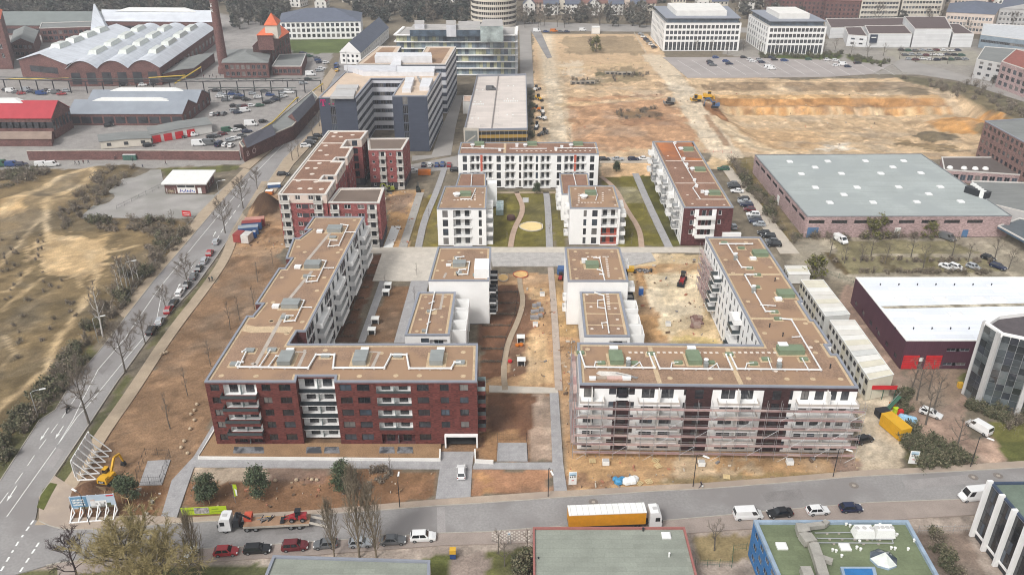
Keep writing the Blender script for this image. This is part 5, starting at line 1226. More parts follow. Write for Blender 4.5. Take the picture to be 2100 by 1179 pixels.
# ================================================================ halls with pitched roofs
def hall(name, label, fl, fr, bl, eave, ridge, wallm, roofm, bays=1, cat='factory hall', across=True, over=.4, z0=0.0, win=None, sky=None, base_z=0.0, arch=False):
    "gables on the front edge fl-fr (ground pixels), roof runs back to bl"
    A_, B_, D_ = (Vector(P(*q, base_z)) for q in (fl, fr, bl)); dep = D_ - A_; t = thing(name, label, cat, (*((A_ + B_) / 2), 0)); nb = bays * (8 if arch else 2)
    def zt(s):
        f_ = (s * bays) % 1.0 if s < 1 else 1.0; return eave + (ridge - eave) * ((1 - (2 * f_ - 1) ** 2) if arch else (1 - abs(2 * f_ - 1)))
    us = [k / nb for k in range(nb + 1)]; W = MB(); Rf = MB()
    prof = [(A_ + (B_ - A_) * u, eave if k in (0, nb) else (zt(u) if u not in (0, 1) else eave)) for k, u in enumerate(us)]
    for off, fl_ in ((Vector((0, 0)), False), (dep, True)):
        for (p, za), (q, zb) in zip(prof[:-1], prof[1:]):
            f_ = [(*(p + off), z0), (*(q + off), z0), (*(q + off), zb), (*(p + off), za)]; W.face(f_[::-1] if fl_ else f_, wallm)
    for p, fl_ in ((A_, True), (B_, False)):
        f_ = [(*p, z0), (*(p + dep), z0), (*(p + dep), eave), (*p, eave)]; W.face(f_[::-1] if fl_ else f_, wallm)
    wpart(t, 'wall', W); dd = dep.normalized() * over; ax = (B_ - A_).normalized() * over
    for k, ((p, za), (q, zb)) in enumerate(zip(prof[:-1], prof[1:])):
        p_ = p - (ax if k == 0 else Vector((0, 0))); q_ = q + (ax if k == nb - 1 else Vector((0, 0)))
        lo = [(*(p_ - dd), za), (*(q_ - dd), zb), (*(q_ + dep + dd), zb), (*(p_ + dep + dd), za)]; up = [(x, y, z + .18) for x, y, z in lo]
        Rf.face(up, roofm); Rf.face(lo[::-1], roofm)
        for i in range(4): Rf.face([lo[i], lo[(i + 1) % 4], up[(i + 1) % 4], up[i]], roofm)
    wpart(t, 'roof', Rf)
    if sky:
        w, m_, n_, s0, s1, hh = sky
        for b_ in range(bays):
            r0 = A_ + (B_ - A_) * ((b_ + .5) / bays); ang = math.atan2(dep.y, dep.x); L_ = dep.length * (s1 - s0) / n_
            for k in range(n_):
                c = r0 + dep * (s0 + (s1 - s0) * (k + .5) / n_); mb = MB(); mb.box(c.x, c.y, ridge - .6, L_ * .82, w, hh + .6, m_, ang, .7); wpart(t, 'skylight', mb)
    for e, n_, z, w, h, m_ in (win or ()):
        p, q = {'f': (A_, B_), 'r': (B_, B_ + dep), 'l': (A_ + dep, A_)}[e]; d = (q - p).normalized(); n = Vector((d.y, -d.x)); ang = math.atan2(d.y, d.x); Lq = (q - p).length
        for k in range(n_):
            c = p + (q - p) * ((k + .5) / n_) + n * .04; mb = MB(); mb.box(c.x, c.y, z, w, .1, h, m_, ang); wpart(t, 'window', mb)
    return t
RW = M('roof_sheet_white', C(200, 204, 210), .6, .08, .2, .05, 4, kind='panels', cell=(1.2, 40), joint=.05, dark=.9)
RG = M('roof_sheet_grey', C(136, 142, 150), .7, .1, .2, .06, 4); RGG = M('roof_felt_grey', C(124, 126, 124), .9, .1, .15, .08, 4, kind='panels', cell=(1.0, 9), joint=.05, dark=.9)
RED = M('roof_red', C(168, 58, 66), .7, .08, .3, .06, 5); SKYM = M('skylight_white', C(226, 226, 222), .5, .05); SKYG = M('skylight_glass', C(200, 204, 198), .3, .12, 1, .05)
ORG = M('roof_tile_orange', C(204, 106, 72), .9, .12, .4, .12, 4)
SLT = M('roof_slate', C(92, 98, 112), .7, .1, .4, .08, 4)
GD = GL[1]
hall('factory_hall', 'left white roofed brick factory hall with one row of roof lights', (47, 158), (145, 168), (205, 92), 9, 13.5, BRICKO, RW, 1, win=(('f', 1, 3.5, 19, 3.2, GD),), sky=(6, SKYG, 4, .15, .85, 1.8), over=.8)
hall('factory_hall', 'large brick factory hall with three arched gables and rows of roof lights', (145, 178), (333, 175), (290, 92), 9, 13, BRICKO, RW, 3, win=(('f', 6, 1, 4.6, 6, GD), ('r', 14, 2, 3.5, 3.5, GD)), sky=(5, SKYG, 4, .12, .9, 1.8), arch=True, over=.6)
hall('factory_hall', 'low felt roofed annex along the right side of the arched hall', (338, 172), (400, 160), (385, 138), 5, 5.6, BRICKO, RGG, 1, win=(('f', 8, 1, 2, 2.2, GD),))
hall('factory_hall', 'long white roofed hall behind the factory halls', (440, 68), (440, 58), (215, 66), 7, 13, BRICKO, RW, 1, win=(('l', 12, 1, 6, 3.2, GD),), sky=(4, SKYM, 1, .05, .95, 1.6))
hall('factory_hall', 'long grey roofed shed at the upper left edge', (215, 72), (215, 52), (10, 72), 6, 12, BRICKO, M('roof_moss', C(120, 126, 124), .9, .1, .2, .1, 4), 1, win=(('l', 10, 1, 7, 3, GD),))
hall('factory_hall', 'red roofed brick hall at the left edge with an arcaded gable', (115, 285), (152, 262), (-70, 285), 8.7, 14, BRICKO, RED, 1, win=(('f', 6, 3.4, 1.7, 4.2, GD), ('l', 14, 4.6, 3.4, 2.6, GD)), sky=(3.2, SKYM, 1, .3, 1.0, 1.0))
hall('shed', 'brown lean-to shed in front of the red roofed hall', (108, 300), (112, 285), (-60, 300), 3, 4.5, BRICKO, M('roof_rust', C(140, 122, 110), .9, .15, .3, .12, 3))
hall('factory_hall', 'blue grey roofed hall with two white ridge lights', (377, 257), (432, 214), (145, 257), 5, 9, BRICKO, RG, 2, win=(('l', 10, .8, 4.2, 3, GD), ('f', 6, 1, 2, 3, GD)), sky=(2.2, SKYM, 1, .05, .95, 1.0))
hall('workshop', 'low white workshop with felt roof and red doors', (313, 294), (436, 272), (306, 279), 3.6, 4.0, WHITE2, RGG, 1, win=(('f', 1, 10, .1, .1, GD),))
hall('workshop', 'grey lean-to with small windows left of the red door workshop', (208, 306), (312, 298), (205, 292), 3.0, 3.4, BEIGE, RGG, 1, win=(('f', 3, 1, 1.6, 1.3, GD),))
RDM = M('door_red', CV(190, 38, 44), .6, .1)
for x in (323, 346, 369, 393):
    x0, y0 = P(x, 294.6 - (x - 313) * .179); mb = MB(); mb.box(0, -.12, .1, 3.3, .1, 3.0, RDM); mb.box(0, -.15, 1.6, 3.3, .04, .08, BRICKD); t_ = solid('garage_door', mb, 'red garage door, %s from the left on the white workshop' % ORD[(323, 346, 369, 393).index(x)], 'door', (x0, y0, 0), 'red doors of the white workshop', math.atan2(P(436, 272)[1] - P(313, 294)[1], P(436, 272)[0] - P(313, 294)[0]))
# brick wall, gate building with letters, chimney
def wall_run(name, label, px, h, w, m, cap=None, cat='wall'):
    pts = PL(px); t = thing(name, label, cat, (*pts[0], 0)); mb = MB(); ribbon(mb, pts, w, -.2, h, m); wpart(t, 'masonry', mb); mb = MB(); ribbon(mb, pts, w + .16, h, h + .14, cap or CONC); wpart(t, 'coping', mb); return t
wall_run('brick_wall', 'long old brick boundary wall along the side street, left of the corner', [(60, 328), (180, 327), (300, 327), (493, 328)], 3.6, .5, BRICKO)
G = Bld('gatehouse', 'low brick boundary building with dark pitched roof parts and the letters B and O', PL([(497, 302), (600, 258), (653, 200), (640, 186), (560, 250), (490, 292)], 6.0), 0, 6.0, sub=False)
G.walls(BRICKO); G.flat(RGG, CONC, .4)
for p0, p1, p2, p3 in (((506, 304), (566, 276), (552, 258), (496, 290)), ((610, 252), (648, 210), (636, 196), (590, 240))):
    q = [Vector((*P(*p, 6.2), 6.2)) for p in (p0, p1, p2, p3)]; r0, r1 = (q[0] + q[3]) / 2 + Vector((0, 0, 2.6)), (q[1] + q[2]) / 2 + Vector((0, 0, 2.6)); mb = MB(); m_ = M('roof_dark', C(84, 84, 92), .8, .1)
    for f_ in ([q[0], q[1], r1, r0], [q[2], q[3], r0, r1]): mb.face(f_, m_)
    for f_ in ([q[3], q[0], r0], [q[1], q[2], r1]): mb.face(f_, BRICKO)
    wpart(G.t, 'roof', mb)
def letters(txt, label, at, ang, size, m, tilt=90, name='letter_sign', gap=None, cat='sign'):
    cu = bpy.data.curves.new(name, 'FONT'); cu.body = txt; cu.size = size; cu.extrude = .04; cu.align_x = 'CENTER'; cu.align_y = 'CENTER'
    if gap: cu.space_character = gap
    cu.materials.append(m); o = bpy.data.objects.new(name, cu); COL.objects.link(o); dg = bpy.context.evaluated_depsgraph_get(); nm = bpy.data.meshes.new_from_object(o.evaluated_get(dg)); bpy.data.objects.remove(o); o = link(name, nm); o.location = at; o.rotation_euler = (R(tilt), 0, ang); return tag(o, label, cat)
a, d, n = G.fr(0); ga = math.atan2(d.y, d.x); c = a + d * 4.5 + n * .12
letters('B  Ö', 'pale letters B and O with dots painted on the brick corner building', (c.x, c.y, 2.6), ga, 3.0, M('letter_pale', CV(190, 170, 166), .8))
cx, cyy = P(461, 150); ch = thing('chimney', 'tall round brick factory chimney rising beyond the top of the picture', 'chimney', (cx, cyy, 0))
mb = MB(); mb.lathe(cx, cyy, [(3.4, 0), (3.2, 3), (2.6, 4), (2.2, 30), (1.8, 54), (2.1, 54.4), (2.1, 56)], BRICKO, 20); wpart(ch, 'shaft', mb)
for k, l in enumerate('ER'): letters(l, 'white letter %s on the brick chimney' % l, (cx - .9, cyy - 2.3, 35.8 - k * 2.6), R(-4), 2.5, SKYM)
# tower house with orange roofs, left edge tower, pointed tower
def box_house(name, label, px, z0, h, wm, rm, rh=0.0, win=(), cat='building', group=None, hip=False, sub=False):
    b = Bld(name, label, PL(px, 0) if z0 == 0 else PL(px, z0), z0, z0 + h, cat, group, sub)
    for e, n_, zs, w, hh in win: b.row(e, n_, zs, w, hh, 'w' if w < 1.6 else 'g')
    b.walls(wm)
    if rh <= 0: b.flat(rm, CAPW, .4)
    else:
        q = [Vector((*p, b.z1)) for p in inset(b.poly, -.35)]; long0 = (q[1] - q[0]).length > (q[2] - q[1]).length; k = 0 if long0 else 1
        q = q[k:] + q[:k]; r0 = (q[0] + q[3]) / 2; r1 = (q[1] + q[2]) / 2; ins = ((q[3] - q[0]).length * .5) if hip else 0; dd = (r1 - r0).normalized(); L_ = (r1 - r0).length; ins = min(ins, L_ * .49)
        r0 = r0 + dd * ins + Vector((0, 0, rh)); r1 = r1 - dd * ins + Vector((0, 0, rh)); mb = MB()
        mb.face([q[0], q[1], r1, r0], rm); mb.face([q[2], q[3], r0, r1], rm); mb.face([q[3], q[0], r0], rm if hip else wm); mb.face([q[1], q[2], r1], rm if hip else wm); wpart(b.t, 'roof', mb)
    return b
th = box_house('tower_house', 'brick tower building with stacked orange tiled roofs', [(525, 145), (560, 140), (598, 112), (566, 112)], 0, 13, BRICKO, ORG, 4, ((0, 4, [2, 6], 1.6, 2.6), (1, 7, [2, 7], 2, 4)))
for px, z, h, m_, rr in (([(530, 96), (562, 96), (572, 84), (544, 84)], 13, 6, BRICKO, 4), ([(545, 72), (570, 72), (576, 62), (552, 62)], 19, 5, BEIGE, 5.5)):
    pl = ccw(PL(px, z)); mb = MB(); mb.prism(pl, z - 2, z + h, m_); wpart(th.t, 'upper_storey', mb); c = Vector((sum(p[0] for p in pl) / 4, sum(p[1] for p in pl) / 4, z + h + rr)); q = [(*p, z + h) for p in inset(pl, -.5)]; mb = MB()
    for k in range(4): mb.face([q[k], q[(k + 1) % 4], c], ORG)
    wpart(th.t, 'roof', mb)
box_house('brick_house', 'low brick house with pyramid roof beside the chimney', [(460, 160), (553, 160), (560, 132), (470, 132)], 0, 8, BRICKO, RGG, 3, ((0, 8, [1, 4.6], 1.8, 2.2),), hip=True)
box_house('brick_house', 'flat brick annex right of the orange roofed tower', [(560, 155), (620, 155), (630, 128), (575, 130)], 0, 5, BRICKO, RGG, 0, ((0, 6, [1.2], 1.8, 2),))
box_house('brick_tower', 'square brick tower cut by the left edge', [(-20, 142), (28, 142), (30, 118), (-10, 118)], 0, 27, BRICKO, ORG, 4, ((0, 2, [6, 11, 16, 21], 1.5, 2.6), (1, 2, [6, 11, 16, 21], 1.5, 2.6)), hip=True)
box_house('brick_house', 'dark brick house behind the left tower', [(30, 118), (75, 118), (85, 90), (36, 90)], 0, 8, BRICKO, RGG, 3, ((0, 4, [1, 5], 2, 2),))
box_house('brick_house', 'brick office house with blue window bands behind the white roofs', [(88, 88), (200, 84), (205, 72), (92, 76)], 0, 9, BRICKO, RGG, 0, ((0, 10, [1.5, 5], 2.2, 2.2),))
px0 = P(213, 98); mb = MB(); mb.box(0, 0, 0, 9, 9, 12, RW, .3); mb.box(0, 0, 12, 9, 9, 14, RW, .3, .08); solid('pointed_tower', mb, 'pale metal pointed tower between the factory halls', 'tower', (*px0, 0))
# pavilion with flat white roof and graffiti
pv = Bld('pavilion', 'flat white roofed brick kiosk with blue graffiti by the crossroads', PL([(341, 397), (423, 397), (440, 372), (362, 372)]), 0, 3.6); pv.row(0, 1, [1.6], 3, 1.3, 'w', u0=5, u1=9); pv.row(1, 3, [.6], 1.4, 2.2, 'w')
pv.walls(BRICKO); mb = MB(); mb.prism(inset(pv.poly, -.9), 3.6, 4.05, SKYM); wpart(pv.t, 'roof', mb)
W0 = M('lattice_wood', CV(190, 176, 150), .9); a, d, n = pv.fr(0); mb = MB(); mb.box(*(a + d * 7.4 + n * .06), .2, 6.4, .06, 2.9, WHITE2); wpart(pv.t, 'gate', mb); mb = MB(); [mb.box(*(a + d * x + n * .12), 2.25, 2.9, .05, .75, GL[0]) for x in (5.85, 8.95)]; wpart(pv.t, 'gate_window', mb); mb = MB(); [mb.bar((*(a + d * 1.9 + n * .1), .9), (*(a + d * (1.9 + 1.5 * math.cos(q * .524)) + n * .1), .9 + .85 * math.sin(q * .524)), .07, .07, W0) for q in range(12)]; [mb.bar((*(a + d * x + n * .1), 0), (*(a + d * x + n * .1), 2.0), .1, .1, SKYM) for x in (.4, 3.4)]; wpart(pv.t, 'lattice_gate', mb); mb = MB(); mb.box(*(a + d * 12.0 + n * .06), 0, 1.3, .06, 2.1, SKYM); wpart(pv.t, 'door', mb)
mb = MB()
for k in range(9):
    x = 5.0 + k * .6; mb.bar((*(a + d * x + n * .12), .5 + .3 * (k % 2)), (*(a + d * (x + .45) + n * .12), 1.7 - .4 * (k % 3)), .04, .3, MS('graffiti_blue', (.02, .09, .4)) if k % 3 else MS('graffiti_violet', (.14, .1, .3)))
wpart(pv.t, 'graffiti', mb)
# white palace and slate roofed school
box_house('palace', 'long white office palace with slate mansard roof at the top', [(577, 82), (742, 80), (745, 60), (582, 62)], 0, 11, WHITE, SLT, 6, ((0, 16, [1.2, 4.6, 7.9], 2.0, 2.2),), hip=True)
box_house('school', 'white long house with dark slate roof between palace and slate offices', [(699, 131), (741, 133), (798, 78), (762, 74)], 0, 6.5, WHITE, SLT, 6, ((0, 4, [1, 3.8], 1.4, 1.6), (1, 16, [1, 3.8], 1.4, 1.6)))
# ================================================================ right side
Q1 = Bld('warehouse', 'large pinkish brick warehouse with grey flat roof and square roof lights', PL([(1655.4, 444), (2076, 443), (1890, 315.5), (1548, 317.5)], 7.0), 0, 7.0)
s_ = Q1.L(0) / 1420
for x0 in (615, 773, 930, 1090, 1240, 1398, 1555, 1715): Q1.win(0, (x0 - 597) * s_, 4.6, 110 * s_, 1.1, 'd', gi=0)
Q1.row(3, 8, [4.6], 5.5, 1.1, 'd', gi=0)
BLUED = M('door_blue', CV(76, 108, 142), .6, .1)
for e, u, w, h, m_ in ((0, .8, 3.4, 3.3, BLUED), (0, (1225 - 597) * s_, 1.8, 3.2, SKYM), (0, (1700 - 597) * s_, 1.8, 2.4, BLUED), (3, Q1.L(3) * .52, 2.2, 3.2, SKYM)):
    a, d, n = Q1.fr(e); mb = MB(); mb.box(*(a + d * (u + w / 2) + n * .06), 0, w, .1, h, m_, math.atan2(d.y, d.x)); wpart(Q1.t, 'door', mb)
Q1.walls(BRICKG); Q1.flat(M('roof_felt_pale', C(160, 166, 164), .9, .08, .10, .08, 2, col2=C(153, 159, 158), s2=.07, lo=.46, hi=.56, kind='panels', cell=(1.0, 12), joint=.07, dark=.86), M('cap_grey', C(120, 122, 124), .7), .35, drop=.15)
for x, y in ((470, 143), (733, 141), (993, 139), (1257, 138), (645, 183), (1182, 181), (550, 228), (827, 226), (1100, 225), (1376, 222), (647, 322), (935, 321), (1222, 319), (1510, 317), (843, 371), (1430, 367), (746, 426), (1046, 425), (1348, 422), (1652, 419)): skylight(Q1, 1480 + x / 3.37, 290 + y / 3.37, 1.9, 1.9)
Q1.hatch(2003, 400, 2.6, 7.5, 2.0, DARKM, 'cooling_unit', rot=R(32))
x0, y0 = P(2003, 398, 9)
for k in range(5): Q1.hatch(1993 + k * 5, 391 + k * 3.6, 1.3, 1.3, 2.4, SKYM, 'fan', rot=R(32))
hb = lambda *a, **k: box_house(*a, **k)
BRG = M('brick_browngrey', CV(124, 98, 92), .9, .1, .4, .08, 5, kind='brick', col2=CV(124, 98, 92))
q2 = Bld('office_building', 'brown brick office slab with rows of square windows at the right edge', PL([(2020, 248), (2200, 345), (2330, 300), (2150, 240)], 15.6), 0, 15.6, sub=False); n_ = int(q2.L(0) / 3.0)
for z in (1.2, 4.3, 7.4, 10.6, 13.2): q2.row(0, n_, [z], 1.7, 1.5, 'd', u0=.4, u1=q2.L(0) - .4)
q2.row(3, 5, [1.2, 4.3, 7.4, 10.6], 1.7, 1.5); q2.walls(BRG); q2.flat(RGG, CAP, .4)
hb('annex', 'low dark roofed annex between warehouse and brown office slab', [(1930, 372), (2120, 385), (2090, 345), (1925, 345)], 0, 4.5, BRICKG, M('roof_dark_felt', C(96, 88, 84), .9, .1), 0, ((0, 12, [.8], 1.8, 2.2),))
for k, (x, y) in enumerate(((1948, 345), (1977, 346), (2000, 347), (2021, 347))): mb = MB(); mb.lathe(0, 0, [(1.1, 0), (1.1, .3), (.8, .8), (.3, 1.0)], SKYM, 10); solid('dome_light', mb, 'white dome roof light on the dark annex, %s from the left' % ORD[k], 'roof light', (*P(x, y, 4.3), 4.2), 'dome lights of the dark annex')
hb('annex', 'grey flat roofed passage right of the warehouse', [(2010, 440), (2130, 470), (2130, 400), (1985, 395)], 0, 4.5, GREYW, RGG, 0)
hb('canopy', 'blue edged dark canopy at the right edge below the warehouse', [(2045, 468), (2140, 520), (2140, 462), (2090, 452)], 3.4, .9, M('fascia_blue', CV(70, 92, 112), .6), M('roof_dark2', C(92, 98, 102), .9, .1), 0)
Q3 = Bld('warehouse', 'plum clad warehouse with white roof and two red gates', PL([(1858.7, 698), (2150, 698), (2150, 568), (1755, 568.6)], 7.6), 0, 7.6)
a, d, n = Q3.fr(0); k_ = lambda x: (x - 1853) / (2150 - 1858.7) * Q3.L(0)
for x0, x1 in ((1856, 1889), (1903, 1936)): mb = MB(); mb.box(*(a + d * ((k_(x0) + k_(x1)) / 2) + n * .06), 0, k_(x1) - k_(x0), .1, 3.6, RDM); [mb.box(*(a + d * ((k_(x0) + k_(x1)) / 2) + n * .12), .6 * q, k_(x1) - k_(x0), .03, .06, BRICKD) for q in range(1, 6)]; wpart(Q3.t, 'gate', mb)
mb = MB(); mb.box(*(a + d * k_(1893.5) + n * .06), 2.0, .9, .06, 1.0, SKYM); wpart(Q3.t, 'notice', mb); Q3.row(0, 2, [4.6], 3, .9, 'g', u0=k_(1945), u1=k_(1985)); Q3.row(0, 2, [.8], 3, .9, 'g', u0=k_(1945), u1=k_(1985)); Q3.row(3, 6, [1.0], 1.6, 1.2)
Q3.walls(PURPLE); Q3.flat(M('roof_foil_white', C(222, 226, 232), .6, .05, .1, .04, 2, kind='panels', cell=(1.6, 16), joint=.06, dark=.88), SKYM, .3, drop=.15)
Q3.patch([(1806, 628), (2130, 621), (2130, 627), (1815, 633)], M('roof_valley_dirt', C(176, 168, 150), .9, .35, .6, .3, 2, col2=C(120, 112, 94), s2=.5), 'valley_gutter')
for x, y in ((697, 207), (920, 207), (1143, 207), (1258, 207), (778, 297), (1010, 297)): skylight(Q3, 1600 + x / 2.808, 540 + y / 2.808, 3.2, 1.8)
for k in range(7): [Q3.stub(1805 + k * 38 - j * 8, 585 + j * 90, DARKM, .12, .35) for j in (0, 1)]
# glass octagon tower
hO = 18.3; oc = PL([(2020, 661), (2054, 684), (2140, 702), (2210, 680), (2210, 650), (2140, 634), (2045, 645)], hO)
Oc = Bld('glass_tower', 'octagonal tower of gridded mirror glass at the right edge', oc, 0, hO)
MIR = [glass('mirror_glass_' + c_, v, .05) for c_, v in (('a', (.02, .025, .028)), ('b', (.05, .06, .065)), ('c', (.1, .115, .12)), ('d', (.03, .035, .045)))]
for m_ in MIR: m_.node_tree.nodes['Principled BSDF'].inputs['Specular IOR Level'].default_value = 1.0
for e in (0, 1, 2, 6):
    a, d, n = Oc.fr(e); ang = math.atan2(d.y, d.x); L_ = Oc.L(e) - 1.2; nc = max(2, round(L_ / 1.55))
    mb = MB(); mb.box(*(a + d * (Oc.L(e) - .45) + n * .25), 0, .9, .6, hO, GREYW, ang); wpart(Oc.t, 'pier', mb)
    for r in range(11):
        for q in range(nc):
            mb = MB(); u = .25 + (q + .5) * L_ / nc; mb.box(*(a + d * u + n * .06), .2 + r * 1.62, L_ / nc - .1, .08, 1.52, rnd.choice(MIR), ang); wpart(Oc.t, 'pane', mb)
Oc.walls(M('mullion_silver', (.4, .41, .42), .4, .05, 1, .03, 5, .4)); Oc.flat(M('roof_black_felt', C(84, 78, 80), .9, .25, .3, .15, 3), WHITE, .7, drop=.8)
# white finned office at the lower right corner
Wf = Bld('office_building', 'white office with tall dark window strips at the lower right corner', PL([(2032, 988), (2180, 1160), (2400, 1160), (2250, 985)], 11.8), 0, 11.8)
a, d, n = Wf.fr(0); ang = math.atan2(d.y, d.x); L_ = Wf.L(0); st = 3.45
for k in range(int(L_ / st) + 1):
    mb = MB(); mb.box(*(a + d * (.25 + k * st) + n * .35), 0, .5, .9, 12.3, WHITE, ang); wpart(Wf.t, 'fin', mb)
    for r in range(4):
        for q in range(4):
            if k * st + 3.2 < L_: mb = MB(); mb.box(*(a + d * (.9 + k * st + q * .72) + n * .05), 1.6 + r * 2.45, .66, .06, 2.35, GL[rnd.choice((0, 0, 0, 2, 1))], ang); wpart(Wf.t, 'pane', mb)
    if k * st + 3.2 < L_: mb = MB(); mb.box(*(a + d * (.25 + (k + .5) * st) + n * .1), 1.1, st - .5, .3, .35, WHITE, ang); wpart(Wf.t, 'sill', mb)
Wf.wall(0, (11.4, FRAMED), (11.8, WHITE)); Wf.walls(WHITE); Wf.flat(M('roof_green_felt', C(104, 116, 104), .9, .15, .3, .12, 3), M('cap_navy', C(60, 72, 92), .6), .4)
# blue building with green roof
BLUEC = M('cladding_blue', CV(46, 106, 160), .45, .08, .4, .05, 4, kind='panels', cell=(1.5, 2.2), vert=True, joint=.03, dark=.75)
GRF = M('roof_felt_green', C(108, 117, 90), .9, .14, .25, .12, 3, kind='panels', cell=(1.0, 8), joint=.04, dark=.9)
hb6 = 7.7; Q6 = Bld('office_building', 'blue clad office with green felt roof full of ducts at the bottom edge', PL([(1660, 1330), (2010, 1330), (1862, 1066), (1546, 1066)], hb6), 0, hb6)
for k in range(3): Q6.row(3, 9, [.6 + k * 2.4], 1.8, 1.3, 'g')
Q6.walls(BLUEC); Q6.flat(GRF, M('cap_bluegrey', C(140, 156, 172), .6), .55, drop=.5)
for x, y in ((493, 713), (912, 720)): skylight(Q6, 1450 + x / 3.23, 900 + y / 3.23, 1.7, 1.4)
def acu(b, px, py, n_):
    x, y = P(px, py, b.zr); mb = MB(); mb.box(x, y, b.zr + .4, 3.3, 1.9, 1.5, SKYM, 0, .82)
    for k in range(n_): mb.lathe(x - 1.15 + 2.3 * k / (n_ - 1), y, [(.36, b.zr + 1.92), (.32, b.zr + 1.98)], GREYW, 12)
    for sx in (-1.3, 1.3): mb.box(x + sx, y, b.zr, .2, 1.9, .4, STEEL)
    wpart(b.t, 'cooling_unit', mb)
acu(Q6, 1768, 1100, 3); acu(Q6, 1810, 1099, 4)
dm = M('duct_galv', C(164, 160, 152), .55, .14, .8, .1, 5, .2)
def bigduct(b, px, w, h, z=.5): 
    pts = PL(px, b.zr + z + h); mb = MB()
    for p, q in zip(pts[:-1], pts[1:]): mb.bar((*p, b.zr + z + h / 2), (*q, b.zr + z + h / 2), w, h, dm)
    wpart(b.t, 'duct', mb)
bigduct(Q6, [(1645, 1072), (1650, 1090), (1664, 1108)], 2.0, 1.2, .6); bigduct(Q6, [(1655, 1095), (1668, 1110), (1678, 1138), (1690, 1178)], 1.6, 1.0, .55); bigduct(Q6, [(1655, 1076), (1690, 1072), (1697, 1066)], .9, .8, .6); bigduct(Q6, [(1678, 1138), (1708, 1148)], .9, .7, .5); bigduct(Q6, [(1652, 1160), (1668, 1200)], 1.6, 1.2, .4)
for px in ([(1672, 1092), (1745, 1091)], [(1676, 1103), (1830, 1105)], [(1680, 1112), (1832, 1113), (1828, 1102)]): Q6.duct(px, .09, .3, STEEL)
x, y = P(1811, 1148, Q6.zr); mb = MB(); pr = [(x + 2.1 * math.cos(math.pi * k / 4), y + 2.1 * math.sin(math.pi * k / 4)) for k in range(8)]; mb.prism(pr, Q6.zr, Q6.zr + .4, MATS['cap_bluegrey'])
for k in range(8): mb.face([(*pr[k], Q6.zr + .4), (*pr[(k + 1) % 8], Q6.zr + .4), (x, y, Q6.zr + 1.7)], SKYG if k in (4, 5, 6) else GL[2])
wpart(Q6.t, 'pyramid_skylight', mb)
Q6.patch([(1722, 1166), (1793, 1166), (1810, 1230), (1740, 1230)], MATS['cap_bluegrey'], 'light_well_rim', .5); Q6.patch([(1729, 1170), (1787, 1170), (1800, 1230), (1746, 1230)], BLUEC, 'light_well', .52)
for x, y in ((920, 570), (945, 580), (1005, 640), (1143, 575), (1255, 640), (830, 742), (853, 748), (990, 725), (1015, 737), (1218, 728), (1243, 732), (890, 780), (1330, 735), (1371, 678), (1008, 685)): Q6.stub(1450 + x / 3.23, 900 + y / 3.23, SKYM, .16, .35)
Q7 = Bld('flat_building', 'grey felt roof with a red parapet edge at the bottom centre', PL([(1095, 1260), (1450, 1260), (1404, 1080), (1093, 1080.4)], 5.0), 0, 5.0); Q7.walls(BRICKK)
FELT = M('roof_felt_bottom', C(136, 140, 130), .9, .1, .3, .1, 3, kind='panels', cell=(1.0, 5), joint=.03, dark=.85); Q7.flat(FELT, M('cap_red', C(150, 98, 92), .7, .08), .3)
skylight(Q7, 1366, 1099, 1.5, 1.3); Q7.stub(1372, 1141, SKYM, .12, .7); Q7.stub(1319, 1088, DARKM, .14, .5); Q7.stub(1104, 1145, DARKM, .1, .2)
Q8 = Bld('flat_building', 'grey felt roof with a zinc edge at the bottom left of centre', PL([(515, 1250), (878, 1250), (882, 1148), (560, 1138)], 4.6), 0, 4.6); Q8.walls(WHITE2); Q8.flat(FELT, CAP, .42)
# site containers beside the scaffolded block
CONTM = [M('container_white_%d' % i, v, .6, .06, .6, .05, 5) for i, v in enumerate((C(212, 208, 200), C(222, 220, 214), C(198, 198, 194), C(210, 204, 186)))]
def cabins(px, h, n_, label):
    pl = PL(px, h); t = thing('site_cabins', label, 'site cabin', (*pl[0], 0)); rs = random.Random(n_); fl, fr_, br, bl = (Vector(p) for p in pl)
    for k in range(n_):
        a0, a1 = fl + (bl - fl) * ((k + .03) / n_), fl + (bl - fl) * ((k + .97) / n_); b0, b1 = fr_ + (br - fr_) * ((k + .03) / n_), fr_ + (br - fr_) * ((k + .97) / n_)
        mb = MB(); mb.prism(ccw([tuple(a0), tuple(b0), tuple(b1), tuple(a1)]), 0, h - rs.random() * .08, rs.choice(CONTM)); wpart(t, 'module', mb)
        for z in (1.0, 3.8):
            if h > z + 1.3: d = (a1 - a0).normalized(); c = (a0 + a1) / 2; n = Vector((-d.y, d.x)); mb = MB(); mb.box(*(c + n * .03), z, 1.2, .1, 1.1, GL[1], math.atan2(d.y, d.x)); wpart(t, 'window', mb)
    mb = MB(); q = inset(ccw([tuple(fl), tuple(fr_), tuple(br), tuple(bl)]), -.05); ring(mb, q, inset(q, .16), h, h + .12, SKYM); wpart(t, 'roof_edge', mb)
cabins([(1618, 563), (1662, 563), (1653, 545), (1609, 545)], 2.8, 3, 'small white site cabin, farthest of the cabins beside the scaffolded block')
cabins([(1693, 648.6), (1743.5, 645), (1688, 574), (1642, 574)], 5.5, 9, 'two storey row of white site cabins in the middle beside the scaffolded block')
cabins([(1783, 778.6), (1833, 768), (1753, 657), (1701.5, 657)], 5.5, 11, 'two storey row of white site cabins nearest the street')
st_ = thing('site_stair', 'steel stair and green landing at the end of the site cabins', 'stair', (*P(1825, 800), 0)); GRN = MS('paint_green', (.03, .10, .06), .6)
